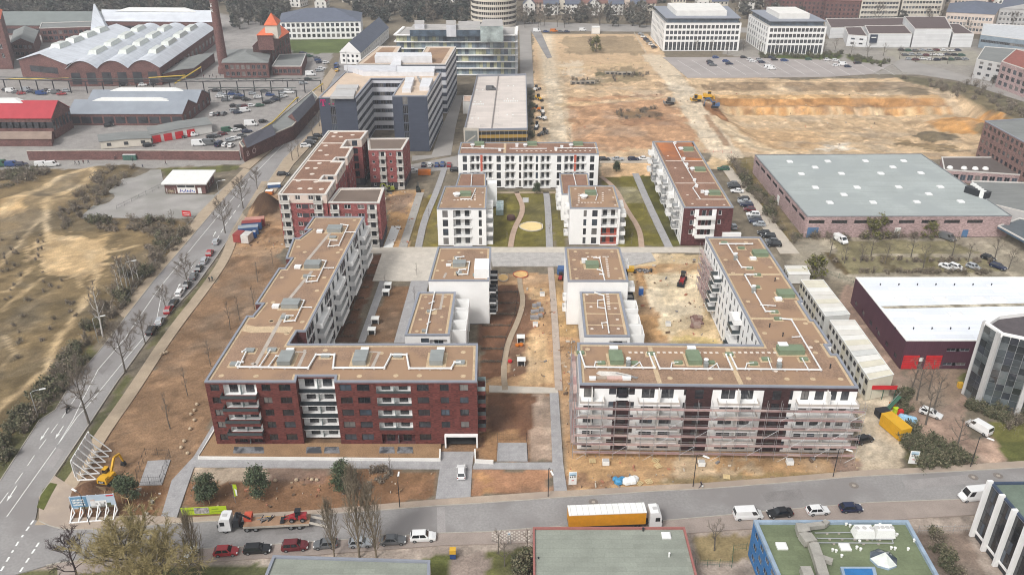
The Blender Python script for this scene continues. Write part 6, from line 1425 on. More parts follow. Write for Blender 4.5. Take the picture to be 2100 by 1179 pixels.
mb = MB(); c = Vector(P(1805, 815)); mb.box(c.x, c.y, 2.6, 5.5, 1.6, .12, GRN); mb.box(c.x, c.y - .8, 2.7, 5.5, .06, 1.0, RDM); [mb.box(c.x + dx, c.y - .7, 0, .12, .12, 2.6, GRN) for dx in (-2.6, 0, 2.6)]; wpart(st_, 'landing', mb)
mb = MB(); p0, p1 = (*P(1815, 845), .2), (*P(1845, 812, 2.6), 2.6); mb.bar(p0, p1, 1.0, .12, GRN); mb.bar((p0[0], p0[1], 1.2), (p1[0], p1[1], 3.6), .06, .06, STEEL); wpart(st_, 'flight', mb)
# upper right offices
S1 = Bld('office_building', 'white five storey office cube with square windows, left of the two at the upper right', PL([(1363.6, 47.6), (1521, 47.6), (1493, 22), (1338, 22)], 16.6), 0, 16.6, sub=False)
S2 = Bld('office_building', 'white five storey office cube with square windows, right of the two at the upper right', PL([(1577, 54), (1696, 54), (1645, 30), (1536, 30)], 16.6), 0, 16.6, sub=False)
for b, n0, n3 in ((S1, 18, 10), (S2, 14, 9)):
    for e, n_ in ((0, n0), (3, n3)):
        b.row(e, n_, [13.2, 9.9, 6.6], 1.9, 2.1, 'g', gi=1); b.row(e, n_, [.4], 1.9, 5.0, 'gt', gi=1)
    b.walls(WHITE); b.flat(MATS['roof_grey'], CAPW, .3)
    q = inset(b.poly, 1.6); mb = MB(); mb.prism(q, 16.3, 19.0, MATS['glass_core']); wpart(b.t, 'roof_storey', mb); mb = MB(); mb.prism(inset(b.poly, .5), 19.0, 19.4, CAP); wpart(b.t, 'roof_plate', mb)
    q = inset(b.poly, 8); mb = MB(); mb.prism(q, 19.4, 22.4, WHITE2); wpart(b.t, 'plant_room', mb)
Mu = lambda lab, px, h, w=(): hb('museum_block', lab, px, 0, h, M('wall_silver', CV(206, 206, 206), .7, .05, .3, .04, 4, kind='panels', cell=(1.0, 40), vert=True, joint=.03, dark=.9), M('roof_brown_felt', C(92, 78, 76), .9, .1), 0, w)
Mu('silver museum block left of centre with a dark notice panel', [(1776, 98), (1865, 98), (1850, 80), (1768, 80)], 8.5); Mu('tall silver museum block with dark roof', [(1868, 98), (1944, 98), (1930, 70), (1846, 70)], 11.3); Mu('low silver museum block at the right end', [(1948, 98), (1991, 98), (1960, 76), (1938, 76)], 8.5)
Mu('low museum front wing with narrow windows', [(1735, 95), (1775, 98), (1762, 78), (1728, 78)], 7, ((0, 2, [1.5, 4.2], 2.2, 1.0),)); Mu('long flat museum hall behind the silver blocks', [(1700, 80), (1850, 74), (1850, 58), (1690, 60)], 7)
mb = MB(); mb.box(*P(1788, 98.6), 3, 4.6, .2, 5, MS('banner_navy', (.03, .04, .07))); mb.box(*P(1788, 98.8), 6, 3.0, .1, .6, SKYM); solid('notice_panel', mb, 'dark notice panel on the silver museum wall', 'sign')
# ================================================================ vehicles
PAINT = {k: M('paint_' + k, v, .25, .04, .5, .02, 5, 0, 0, .6) for k, v in (('black', (.012, .013, .015)), ('white', (.74, .74, .73)), ('silver', (.36, .38, .40)), ('grey', (.12, .125, .13)), ('red', (.32, .025, .03)), ('blue', (.02, .06, .19)), ('navy', (.012, .02, .055)), ('maroon', (.12, .015, .02)), ('green', (.02, .045, .03)), ('yellow', (.62, .36, .03)), ('orange', (.55, .16, .02)))}
TYRE = MS('tyre_rubber', (.015, .015, .015), .9); RIM = MS('rim_alloy', (.3, .31, .32), .4, .5); CGL = M('car_glass', (.012, .015, .018), .06, .1, 1, .05, 5, 0, 0, 1.0)
LAMPF = MS('lamp_clear', (.6, .6, .58), .2); LAMPR = MS('lamp_red', (.25, .01, .01), .3)
CT = {  # L W H belt hood ws_base roof_f roof_r rear_base boot
 'hatchback': (4.1, 1.76, 1.48, .92, .80, .95, .35, -1.45, -1.95, .92), 'saloon': (4.6, 1.8, 1.43, .90, .80, .95, .25, -1.05, -1.65, .93), 'estate car': (4.6, 1.8, 1.46, .92, .82, 1.0, .35, -1.85, -2.2, .92),
 'suv': (4.5, 1.86, 1.66, 1.02, .95, 1.0, .45, -1.8, -2.15, 1.02), 'van': (5.2, 1.98, 2.05, 1.15, 1.05, 1.85, 1.15, -2.45, -2.58, 1.15), 'box van': (5.6, 2.0, 2.5, 1.25, 1.1, 2.1, 1.5, -2.7, -2.78, 1.25)}
def car_meshes(kind):
    L, W, H, belt, hood, wsb, rf, rr, rb, boot = CT[kind]; w = W / 2; f, b = L / 2, -L / 2
    B_ = MB(); p = PAINT['black']
    st = [(f, .38, .62, .78), (f - .12, .22, .70, .92), (f - .7, .2, hood, 1.0), (wsb, .2, belt - .02, 1.0), (0, .2, belt, 1.0), (rb + .1, .2, belt, 1.0), (b + .25, .22, boot, .97), (b + .02, .30, boot - .06, .9), (b, .42, boot - .25, .86)]
    rings = []
    for x, zb, zt, k in st:
        zm = zb + (zt - zb) * .5; i0 = len(B_.v)
        B_.v += [(x, -w * k * .93, zb), (x, -w * k, zm), (x, -w * k * .95, zt - .04), (x, -w * k * .82, zt), (x, w * k * .82, zt), (x, w * k * .95, zt - .04), (x, w * k, zm), (x, w * k * .93, zb)]; rings.append(i0)
    for a, c in zip(rings[:-1], rings[1:]):
        for q in range(8): B_.f.append((a + q, a + (q + 1) % 8, c + (q + 1) % 8, c + q)); B_.mi.append(B_.mat(p))
    B_.f.append(tuple(rings[0] + q for q in reversed(range(8)))); B_.mi.append(0); B_.f.append(tuple(rings[-1] + q for q in range(8))); B_.mi.append(0)
    wb, wt = w * .93, w * .72; lo = [(wsb, -wb, belt - .05), (wsb, wb, belt - .05), (rb, wb, belt - .05), (rb, -wb, belt - .05)]; up = [(rf, -wt, H - .03), (rf, wt, H - .03), (rr, wt, H - .03), (rr, -wt, H - .03)]
    if 'van' in kind: wt = w * .86; up = [(rf, -wt, H - .03), (rf, wt, H - .03), (rr, wt, H - .03), (rr, -wt, H - .03)]
    for k in range(4): B_.face([lo[k], lo[(k + 1) % 4], up[(k + 1) % 4], up[k]][::-1], p)
    rc = [(x * .93 if 0 else x, y * .8, H) for x, y, z in up]; rc = [(x - (.12 if x > 0 else -.12), y * .82, H) for x, y, z in up]
    for k in range(4): B_.face([up[k], up[(k + 1) % 4], rc[(k + 1) % 4], rc[k]][::-1], p)
    B_.face(rc, p)
    for s in (-1, 1): B_.box(wsb - .15, s * (w + .07), belt - .02, .12, .18, .12, p)
    def gq(a, c, d, e, s0=.06, s1=.94, t0=.1, t1=.9):
        a, c, d, e = map(Vector, (a, c, d, e)); g = lambda s, t: (a * (1 - s) + c * s) * (1 - t) + (e * (1 - s) + d * s) * t
        n = (c - a).cross(e - a).normalized() * .012; q = [g(s0, t0), g(s1, t0), g(s1, t1), g(s0, t1)]; cen = Vector(((wsb + rb) / 2, 0, (belt + H) / 2))
        if (q[0] - cen).dot(n) < 0: n = -n; 
        q = [x + n for x in q]
        return q if (q[1] - q[0]).cross(q[2] - q[0]).dot(n) > 0 else q[::-1]
    out = {}; m_ = MB(); m_.face(gq(lo[0], lo[1], up[1], up[0]), CGL); out['windscreen'] = [m_]
    m_ = MB(); m_.face(gq(lo[2], lo[3], up[3], up[2]), CGL); out['rear_window'] = [m_]
    out['side_window'] = []
    for s in (0, 1):
        m_ = MB(); A_ = (lo[0], lo[3], up[3], up[0]) if s == 0 else (lo[1], lo[2], up[2], up[1])
        cuts = ((.10, .46), (.50, .93)) if 'van' not in kind else ((.06, .26),)
        for c0, c1 in cuts: m_.face(gq(*A_, c0, c1), CGL)
        out['side_window'].append(m_)
    out['wheel'] = []
    for x in (f - .82, b + .82):
        for s in (-1, 1):
            m_ = MB(); m_.tube([(x, s * (w - .2), .32), (x, s * (w + .015), .32)], .32, TYRE, 12); m_.tube([(x, s * (w + .01), .32), (x, s * (w + .025), .32)], .2, RIM, 8); out['wheel'].append(m_)
    out['headlight'] = []; out['tail_light'] = []
    for s in (-1, 1):
        m_ = MB(); m_.box(f - .14, s * w * .72, .58, .22, .34, .14, LAMPF); out['headlight'].append(m_); m_ = MB(); m_.box(b + .05, s * w * .76, .66, .12, .24, .2, LAMPR); out['tail_light'].append(m_)
    return B_, out
CARP = {}; CARF = {}
for k_ in CT:
    B_, out = car_meshes(k_); t = thing('car', 'x', 'car', (0, 0, -50)); lpart(t, 'body', B_, smooth=False)
    for nm, l_ in out.items():
        for m_ in l_: lpart(t, nm, m_)
    CARP[k_] = t; PROTO.append(t)
    J_ = MB()
    for m_ in [B_] + [q for l_ in out.values() for q in l_]:
        for f_, mi in zip(m_.f, m_.mi): J_.face([m_.v[q] for q in f_], m_.ms[mi])
    CARF[k_] = J_.mesh('car')
def cars(rows, where, group, head, far=False, z=0.0, kw=None):
    n = len(rows)
    for i, r in enumerate(rows):
        px, py, col, kind = r[:4]; h = r[4] if len(r) > 4 else head; x, y = P(px, py, z)
        nm = 'van' if 'van' in kind else 'car'; lab = '%s %s, %s' % (col, kind, where.replace('#', ORD[i])); zz = z + .05
        rot = R(h + rnd.uniform(-2, 2))
        if far:
            o = link(nm, CARF[kind], None, (x, y, zz)); o.rotation_euler = (0, 0, rot); o.material_slots[0].link = 'OBJECT'; o.material_slots[0].material = PAINT[col]
        else:
            o = dup(CARP[kind], (x, y, zz), rot, None, None, None, PAINT[col]); o.name = nm
        o['label'] = lab; o['category'] = nm
        if n > 1: o['group'] = group
        elif 'group' in o: del o['group']
H_, S_, E_, U_, V_, X_ = 'hatchback', 'saloon', 'estate car', 'suv', 'van', 'box van'
rdd = math.degrees(rd)
cars([(312, 681, 'black', U_), (329, 662, 'silver', H_), (346, 639, 'red', H_), (357, 625, 'black', E_), (370, 603, 'white', E_), (384, 588, 'black', H_), (397, 570, 'grey', S_), (409, 554, 'black', H_), (420, 538, 'silver', E_), (431, 522, 'red', H_), (444, 499, 'silver', H_)], '# from the near end of the row along the left street', 'cars parked along the left street', rdd)
cars([(391, 1142, 'white', H_, 80), (465, 1135, 'red', H_), (529, 1130, 'black', E_), (606, 1124, 'maroon', U_), (668, 1120, 'grey', H_, 184), (740, 1117, 'silver', H_), (806, 1112, 'grey', S_), (868, 1105, 'white', U_)], '# from the left in the bay by the bottom road', 'cars in the bay along the bottom road', 4)
cars([(1533, 1060, 'white', V_), (1598, 1056, 'black', S_, 186), (1676, 1051, 'white', H_), (1744, 1046, 'navy', H_), (1996, 1022, 'white', X_, 185)], '# from the left in the right hand bay of the bottom road', 'vehicles in the right bay of the bottom road', 5)
cars([(946, 972, 'white', H_)], 'alone on the paved garage drive', '', 91)
cars([(1771, 905, 'black', H_)], 'beside the right end of the scaffolding', '', 20)
cars([(1908, 851, 'white', E_, -38), (2006, 881, 'white', V_, 118)], '# from the left in the yard by the glass tower', 'vehicles in the yard by the glass tower', 0)
g7 = lambda l: [(1480 + x / 3.37, 290 + (y + 8) / 3.37, *r) for x, y, *r in l]
cars(g7([(75, 295, 'grey', H_), (85, 315, 'black', E_), (105, 345, 'white', S_), (150, 400, 'black', H_), (155, 418, 'silver', S_), (170, 440, 'navy', E_), (190, 472, 'maroon', H_), (215, 508, 'white', U_), (225, 535, 'grey', E_), (235, 555, 'navy', S_), (258, 575, 'silver', H_), (290, 635, 'black', H_), (320, 655, 'black', E_), (345, 690, 'grey', H_), (360, 715, 'black', U_)]), '# from the far end of the row beside the dark gable block', 'cars in the row beside the dark gable block', 172)
cars(g7([(10, 190, 'green', E_, 175), (78, 590, 'silver', H_, 95)]), '# one standing apart from the car row', 'cars apart from the row', 0)
cars(g7([(820, 685, 'white', V_, -68), (1555, 668, 'grey', V_, -55), (1555, 870, 'white', S_), (1622, 873, 'white', E_), (1738, 870, 'silver', H_), (1840, 808, 'black', H_), (1908, 868, 'navy', E_)]), '# from the left on the green car park of the warehouse', 'vehicles on the warehouse car park', -52)
cars([(869, 341, 'navy', H_), (882, 341, 'white', H_), (896, 341, 'blue', H_), (908, 340, 'blue', U_), (921, 341, 'red', H_), (935, 351, 'black', E_, 2), (847, 352, 'white', H_, 20)], '# from the left in the street left of the long white block', 'cars left of the long white block', 90)
cars([(1239, 329, 'black', E_), (1267, 329, 'silver', S_), (1299, 329, 'navy', E_), (1321, 328, 'white', S_)], '# from the left behind the upper courtyard', 'cars right of the long white block', 2)
cars([(627, 302, 'white', U_), (633, 297, 'black', E_), (637, 293, 'grey', E_), (641, 287, 'black', E_), (652, 281, 'black', H_)], '# from the near end between left street and madder block', 'cars left of the madder block', 12)
cars([(581, 360, 'black', E_)], 'alone at the kerb left of the madder block', '', 5)
cars([(1007, 185, 'grey', V_)], 'alone on the parking garage deck', '', 3, True, 5.65)
g1 = lambda l: [(x / 3, (y + 4) / 3, *r) for x, y, *r in l]
cars(g1([(1310, 707, 'white', H_, 80), (1345, 705, 'black', H_, 80), (1378, 703, 'grey', H_, 80), (1440, 685, 'silver', H_), (1462, 695, 'navy', H_), (1480, 684, 'black', E_), (1508, 685, 'white', V_), (1550, 653, 'white', H_), (1440, 655, 'black', H_), (1478, 658, 'grey', H_), (1510, 656, 'maroon', H_), (1600, 652, 'green', H_), (1645, 635, 'black', E_), (1662, 627, 'grey', E_), (1690, 618, 'navy', E_), (1720, 602, 'silver', H_), (1745, 595, 'white', H_)]), '# of the cars in the factory yard middle row', 'cars in the factory yard, middle', 30, True)
cars(g1([(915, 897, 'black', U_, 20), (1110, 845, 'black', U_, 10), (1180, 834, 'white', V_, 15), (1300, 846, 'black', H_), (1330, 840, 'grey', H_), (1370, 828, 'maroon', H_), (1400, 806, 'green', V_), (1455, 804, 'white', S_), (1478, 792, 'black', V_), (1520, 812, 'navy', E_), (1415, 867, 'silver', H_), (1450, 856, 'white', E_), (1490, 840, 'grey', H_), (1350, 893, 'navy', V_, 80), (1388, 895, 'white', H_, 80), (1425, 899, 'white', H_, 80), (1545, 770, 'white', X_, 10), (1225, 892, 'white', X_, 5), (1295, 888, 'grey', X_, 5), (1620, 750, 'black', H_), (670, 775, 'black', H_)]), '# in the near part of the factory yard', 'cars in the factory yard, near part', 30, True)
cars(g1([(1865, 330, 'navy', E_, 5), (1905, 348, 'green', E_), (1950, 360, 'grey', H_), (1955, 372, 'blue', H_), (1965, 385, 'navy', H_), (2005, 388, 'white', H_), (1978, 425, 'white', E_), (1965, 437, 'silver', E_), (1912, 462, 'white', X_, 10), (1895, 490, 'black', H_), (1865, 514, 'silver', E_), (2072, 412, 'blue', X_, 85), (2075, 436, 'yellow', H_, 85), (1780, 570, 'white', V_, 5), (1830, 362, 'white', X_, 5)]), '# near the orange roofed tower house', 'cars near the tower house', 25, True)
cars(g1([(40 + k * 31, 556 + (k * 7) % 26, ('black', 'white', 'grey', 'red', 'silver', 'navy', 'black', 'blue')[k % 8], (H_, V_, S_)[k % 3]) for k in range(13)] + [(1330 + (k * 37) % 420, 560 + (k * 23) % 60, ('black', 'silver', 'white', 'grey', 'blue')[k % 5], (H_, E_)[k % 2]) for k in range(16)] + [(700 + k * 60, 520 + (k * 5) % 9, ('white', 'black', 'grey')[k % 3], H_) for k in range(5)]), '# before the factory halls under the pipe bridge', 'cars under the pipe bridge', 12, True)
cars(g1([(1065, 968, 'blue', V_, 4)]), 'parked at the long old brick wall', '', 4, True)
cars(g1([(12, 1020, 'green', X_), (80, 1018, 'blue', V_), (135, 1018, 'navy', U_), (262, 1019, 'white', V_, 20), (322, 1019, 'white', V_, 25)]), '# from the left edge by the scrub', 'vehicles at the left edge', 15, True)
g3 = lambda l: [(1300 + x / 2.625, (y + 3) / 2.625, *r) for x, y, *r in l]
cars(g3([(440, 312, 'blue', H_), (408, 335, 'black', H_), (412, 345, 'navy', H_), (426, 353, 'grey', E_), (495, 332, 'blue', H_), (513, 346, 'navy', E_), (590, 312, 'black', H_), (625, 325, 'white', H_), (640, 333, 'white', E_), (675, 325, 'silver', H_), (688, 338, 'navy', H_), (740, 312, 'navy', H_), (756, 324, 'black', H_), (810, 328, 'blue', E_), (724, 366, 'white', V_), (740, 373, 'white', V_), (940, 323, 'green', H_), (1040, 325, 'white', H_), (1085, 328, 'white', E_), (1085, 355, 'white', H_), (1125, 350, 'white', V_), (1150, 361, 'navy', H_), (1203, 342, 'black', E_)]), '# counted from the left on the large far car park', 'cars on the large far car park', 6, True)
l2 = [(1440 + (k % 9) * 38 + (k // 9) * 20, 272 + (k // 9) * 24 + (k * 7) % 5, ('black', 'grey', 'silver', 'white', 'navy', 'green', 'silver', 'maroon', 'white')[(k * 5 + k // 9) % 9], (H_, E_, H_, S_)[k % 4]) for k in range(27)]
cars(g3(l2), '# counted from the left before the silver museum', 'cars before the silver museum', 8, True)
cars([(1314 + k * 5.5, 72 + k * 5.4, ('silver', 'white', 'navy', 'grey', 'white', 'black')[k], H_) for k in range(6)], '# from the far end left of the white office cube', 'cars left of the white office cube', 10, True)
cars([(1101, 66, 'white', X_), (1120, 67, 'blue', H_), (1136, 66, 'orange', V_), (1150, 67, 'grey', H_), (1163, 67, 'navy', H_), (1195, 64, 'white', V_)], '# from the left on the far cross street', 'vehicles on the far cross street', 2, True)
cars([(968, 268 - k * 9, ('black', 'grey', 'navy', 'silver', 'black')[k], H_) for k in range(0)], '', '', 0) if 0 else None
# ---- lorries
def lorry(label, px, py, ang):
    return thing('lorry', label, 'lorry', (*P(px, py), .04), R(ang))
def wheels(t, xs_, w=1.15, r=.5):
    for x in xs_:
        for s in (-1, 1): m_ = MB(); m_.tube([(x, s * (w - .3), r), (x, s * w, r)], r, TYRE, 12); m_.tube([(x, s * w, r), (x, s * (w + .02), r)], r * .55, RIM, 8); lpart(t, 'wheel', m_)
def cab(t, x, m_, L=2.3, H=3.6, sleeper=True):
    b = MB(); pr = [(x, .55), (x + L - .1, .55), (x + L, .9), (x + L - .05, 1.9), (x + L - .35, H - .35), (x + L - .8, H), (x, H - .1)]
    for s in (1,):
        lo = [(a, -1.22, z) for a, z in pr]; hi = [(a, 1.22, z) for a, z in pr]; b.face(lo, m_); b.face(hi[::-1], m_)
        for k in range(len(pr)): b.face([hi[k], hi[(k + 1) % len(pr)], lo[(k + 1) % len(pr)], lo[k]], m_)
    lpart(t, 'cab', b); g_ = MB(); g_.face([(x + L - .03, -1.1, 2.0), (x + L - .03, 1.1, 2.0), (x + L - .30, 1.05, H - .45), (x + L - .30, -1.05, H - .45)], CGL); lpart(t, 'windscreen', g_)
    for s in (-1, 1): g_ = MB(); g_.box(x + L - .85, s * 1.225, 1.75, .8, .02, .85, CGL); g_.box(x + L - .1, s * 1.4, 1.6, .12, .2, .6, DARKM); lpart(t, 'side_window', g_); g_ = MB(); g_.box(x + L - .02, s * .95, .85, .08, .35, .2, LAMPF); lpart(t, 'headlight', g_)
    g_ = MB(); g_.box(x + L - .02, 0, .5, .1, 2.2, .3, DARKM); g_.box(x + L * .45, 0, H - .1, .8, .7, .12, GREYW); lpart(t, 'bumper', g_)
t = lorry('white articulated lorry with orange curtain sided trailer on the bottom road', 1256, 1078, 3.2)
m_ = MB(); m_.box(-1.2, 0, 1.1, 13.6, 2.5, .2, DARKM); m_.box(-1.2, 0, 1.3, 13.55, 2.48, 2.55, M('curtain_orange', (.62, .27, .015), .6, .08, .8, .06, 2)); lpart(t, 'curtain', m_)
m_ = MB(); m_.box(-1.2, 0, 3.86, 13.62, 2.56, .14, SKYM); [m_.box(-7.6 + k * 1.06, 0, 4.0, .06, 2.5, .02, GREYW) for k in range(13)]; lpart(t, 'trailer_roof', m_)
m_ = MB(); m_.box(2.5, 0, .7, 9, 1.0, .35, DARKM); lpart(t, 'chassis', m_); cab(t, 6.3, PAINT['white'], 2.25, 3.75); wheels(t, (-5.6, -4.3, -3.0, 4.2, 7.6))
t = lorry('white tipper cab flatbed lorry carrying a red loader, ramps down', 548, 1080, 184)
m_ = MB(); m_.box(-1.9, 0, 1.05, 11.4, 2.5, .22, M('flatbed_wood', C(150, 120, 96), .9, .2)); [m_.box(-1.9, s * 1.25, .95, 11.4, .06, .4, M('side_board', C(168, 160, 148), .7)) for s in (-1, 1)]; lpart(t, 'flatbed', m_)
m_ = MB(); m_.box(0, 0, .6, 14, .9, .45, DARKM); lpart(t, 'chassis', m_); cab(t, 5.9, PAINT['white'], 2.2, 3.2); wheels(t, (6.9, 3.2, 1.7, -4.4, -5.9))
m_ = MB(); m_.box(4.9, 0, 1.2, 1.0, 2.2, 1.5, DARKM); m_.bar((4.9, .3, 1.2), (4.6, .3, 3.9), .3, .3, PAINT['black']); m_.bar((4.6, .3, 3.8), (2.6, .2, 2.2), .25, .25, PAINT['black']); lpart(t, 'crane', m_)
m_ = MB(); [m_.bar((-7.6, s * .8, 1.2), (-10.6, s * .8, .1), .5, .12, CONC) for s in (-1, 1)]; lpart(t, 'ramp', m_)
def loader(name, label, loc, ang, col, s=1.0, cat='wheel loader'):
    t = thing(name, label, cat, loc, R(ang)); t.scale = (s, s, s)
    m_ = MB(); m_.box(-1.0, 0, .7, 1.8, 1.3, 1.0, col, 0, .9); m_.box(1.1, 0, .6, 1.6, 1.1, .6, col, 0, .9); lpart(t, 'body', m_)
    m_ = MB(); m_.box(-.1, 0, 1.2, 1.1, 1.2, 1.4, CGL, 0, .9); m_.box(-.1, 0, 2.6, 1.2, 1.3, .1, DARKM); lpart(t, 'cab', m_)
    m_ = MB(); [m_.bar((.6, q * .4, 1.5), (2.9, q * .4, .7), .16, .2, col) for q in (-1, 1)]; lpart(t, 'arm', m_)
    m_ = MB(); m_.box(3.2, 0, .15, .9, 1.9, .1, DARKM); m_.box(2.8, 0, .15, .1, 1.9, .8, DARKM); lpart(t, 'bucket', m_); wheels(t, (-1.0, 1.2), .85, .5); return t
loader('wheel_loader', 'red wheel loader riding at the tail of the flatbed lorry', (*P(612, 1066, 1.3), 1.33), 184, PAINT['red'], .85)
mb = MB(); mb.box(0, 0, 0, 1.3, 1.6, 1.0, M('tank_coral', (.5, .09, .05), .6)); solid('tank', mb, 'orange red tank behind the cab of the flatbed lorry', 'tank', (*P(510, 1063, 1.3), 1.28), None, R(4))
mb = MB(); rs = random.Random(2)
for k in range(12): mb.bar((rs.uniform(-1.3, 1.3), rs.uniform(-.8, .8), .1), (rs.uniform(-1.5, 1.5), rs.uniform(-.8, .8), rs.uniform(.2, .9)), .12, .12, rs.choice((PAINT['yellow'], DARKM, STEEL)))
solid('load', mb, 'yellow hoses and attachments heaped on the flatbed lorry', 'load', (*P(545, 1066, 1.3), 1.28), None, R(4))
def digger(name, label, px, py, ang, col, s=1.0, z=0.0, arm=True, cat='excavator'):
    t = thing(name, label, cat, (*P(px, py, z), z), R(ang)); t.scale = (s, s, s)
    for q in (-1, 1): m_ = MB(); m_.box(0, q * 1.05, 0, 3.6, .55, .8, TYRE, 0, .85); lpart(t, 'track', m_)
    m_ = MB(); m_.box(-.5, 0, .95, 3.4, 2.4, 1.0, col, 0, .95); m_.box(-1.5, 0, 1.9, 1.3, 2.2, .45, col, 0, .85); lpart(t, 'body', m_)
    m_ = MB(); m_.box(.65, .75, 1.2, 1.3, .95, 1.75, CGL, 0, .92); m_.box(.6, .75, 2.95, 1.3, .95, .1, col); lpart(t, 'cab', m_)
    if arm:
        m_ = MB(); m_.bar((.9, -.2, 1.6), (2.9, -.2, 4.3), .4, .55, col); m_.bar((2.9, -.2, 4.3), (4.6, -.2, 3.9), .36, .5, col); lpart(t, 'boom', m_)
        m_ = MB(); m_.bar((4.5, -.2, 4.1), (5.2, -.2, 1.5), .3, .38, col); lpart(t, 'stick', m_); m_ = MB(); m_.box(5.1, -.2, .5, .9, 1.1, .9, DARKM, 0, .7); lpart(t, 'bucket', m_)
    else: m_ = MB(); m_.box(2.4, 0, .1, .25, 3.0, 1.1, col); [m_.bar((0, q * 1.3, .5), (2.3, q * 1.2, .5), .2, .2, col) for q in (-1, 1)]; lpart(t, 'blade', m_)
    return t
YE = M('paint_machine_yellow', (.60, .33, .02), .45, .08); BL = M('paint_machine_blue', (.05, .1, .2), .5)
e_ = digger('excavator', 'yellow tracked excavator with raised boom beside the white billboard frame', 224, 986, 78, YE, .86)
mb = MB(); mb.box(-2.23, 0, 1.15, .06, 1.5, .62, DARKM); lpart(e_, 'rear_panel', mb); lt = letters('CAT', None, (-2.28, 0, 1.45), R(-90), .55, SKYM, name='lettering', cat=None); lt.parent = e_
mb = MB(); mb.box(-3.0, 0, .1, .2, 2.9, .8, M('blade_rust', (.2, .14, .08), .8)); lpart(e_, 'blade', mb)
digger('excavator', 'dark blue tracked excavator digging at the pit edge', 1466, 221, 165, BL, 1.0, -.4); digger('bulldozer', 'yellow bulldozer behind the blue excavator at the pit', 1452, 203, 5, YE, 1.15, 0, False, 'bulldozer'); digger('bulldozer', 'smaller yellow machine left of the bulldozer at the pit', 1428, 207, 185, YE, 1.1, 0, False, 'bulldozer'); digger('bulldozer', 'grey machine alone on the sand left of the pit', 1373, 213, 190, M('paint_machine_grey', (.2, .2, .19), .5), 1.1, 0, False, 'bulldozer')
digger('excavator', 'yellow green mini excavator near the madder brick wing', 800, 392, 200, M('paint_lime', (.25, .28, .04), .5), .7); digger('excavator', 'black mini excavator right of the lime one', 858, 392, 100, M('paint_machine_black', (.03, .035, .03), .5), .6)
loader('wheel_loader', 'red wheel loader standing in the sandy right courtyard', (*P(1400, 577), 0), 250, PAINT['red'], 1.1); loader('wheel_loader', 'red loader left of the white block in the middle strip', (*P(1150, 572), 0), 80, PAINT['red'], .8)
for k, (px, py, col) in enumerate(((1100, 186, 'white'), (1112, 232, 'white'), (1113, 246, 'white'), (1100, 228, 'orange'), (1116, 276, 'grey'), (1101, 262, 'white'), (1104, 205, 'yellow'))):
    loader('wheel_loader', '%s site machine, %s in the line beside the parking garage' % (col, ORD[k]), (*P(px, py), 0), 60 + k * 40, PAINT[col], 1.05, 'site machine')
# motorbike and rider
mo = thing('motorcycle', 'black motorcycle riding up the left street', 'motorcycle', (*P(140, 843), .04), rd)
for x in (-.7, .7): m_ = MB(); m_.tube([(x, -.06, .32), (x, .06, .32)], .32, TYRE, 12); lpart(mo, 'wheel', m_)
m_ = MB(); m_.box(0, 0, .45, 1.2, .3, .4, DARKM, 0, .8); m_.bar((.45, -.35, 1.0), (.45, .35, 1.0), .05, .05, DARKM); m_.bar((.7, 0, .3), (.4, 0, 1.0), .07, .07, STEEL); lpart(mo, 'frame', m_); m_ = MB(); m_.box(-.3, 0, .8, .7, .28, .12, TYRE); lpart(mo, 'seat', m_)
# ================================================================ trees and shrubs
BARK = M('bark_grey', (.12, .105, .088), .95, .2, 2, .2, 8); TWIG = M('twig_brown', (.17, .14, .11), .95, .15, 1, .1, 5); BIRCHB = M('bark_birch', (.52, .50, .47), .9, .25, 3, .2, 8)
TWIGY = M('twig_willow', (.30, .245, .115), .95, .2, .5, .15, 4); TWIGD = M('twig_dark', (.06, .042, .042), .95, .2, .6, .1, 4); TWIGP = M('twig_poplar', (.21, .17, .12), .95, .2, .8, .15, 4)
NEED = M('needles_green', (.075, .10, .055), .9, .35, 1.2, .3, 5); LEAFS = M('leaf_scrub', (.16, .145, .09), .95, .35, .5, .3, 4); LEAFB = M('leaf_drybrown', (.23, .19, .145), .95, .3, .5, .3, 4); LEAFG = M('leaf_hedge', (.08, .09, .048), .95, .35, .8, .3, 4); LEAFY = M('leaf_yellowgreen', (.15, .15, .03), .95, .3, .6, .3, 4); LEAFF = M('leaf_far', (.12, .115, .095), .95, .35, .08, .2, 1); LEAFFD = M('leaf_far_dark', (.055, .065, .052), .95, .35, .08, .2, 1)
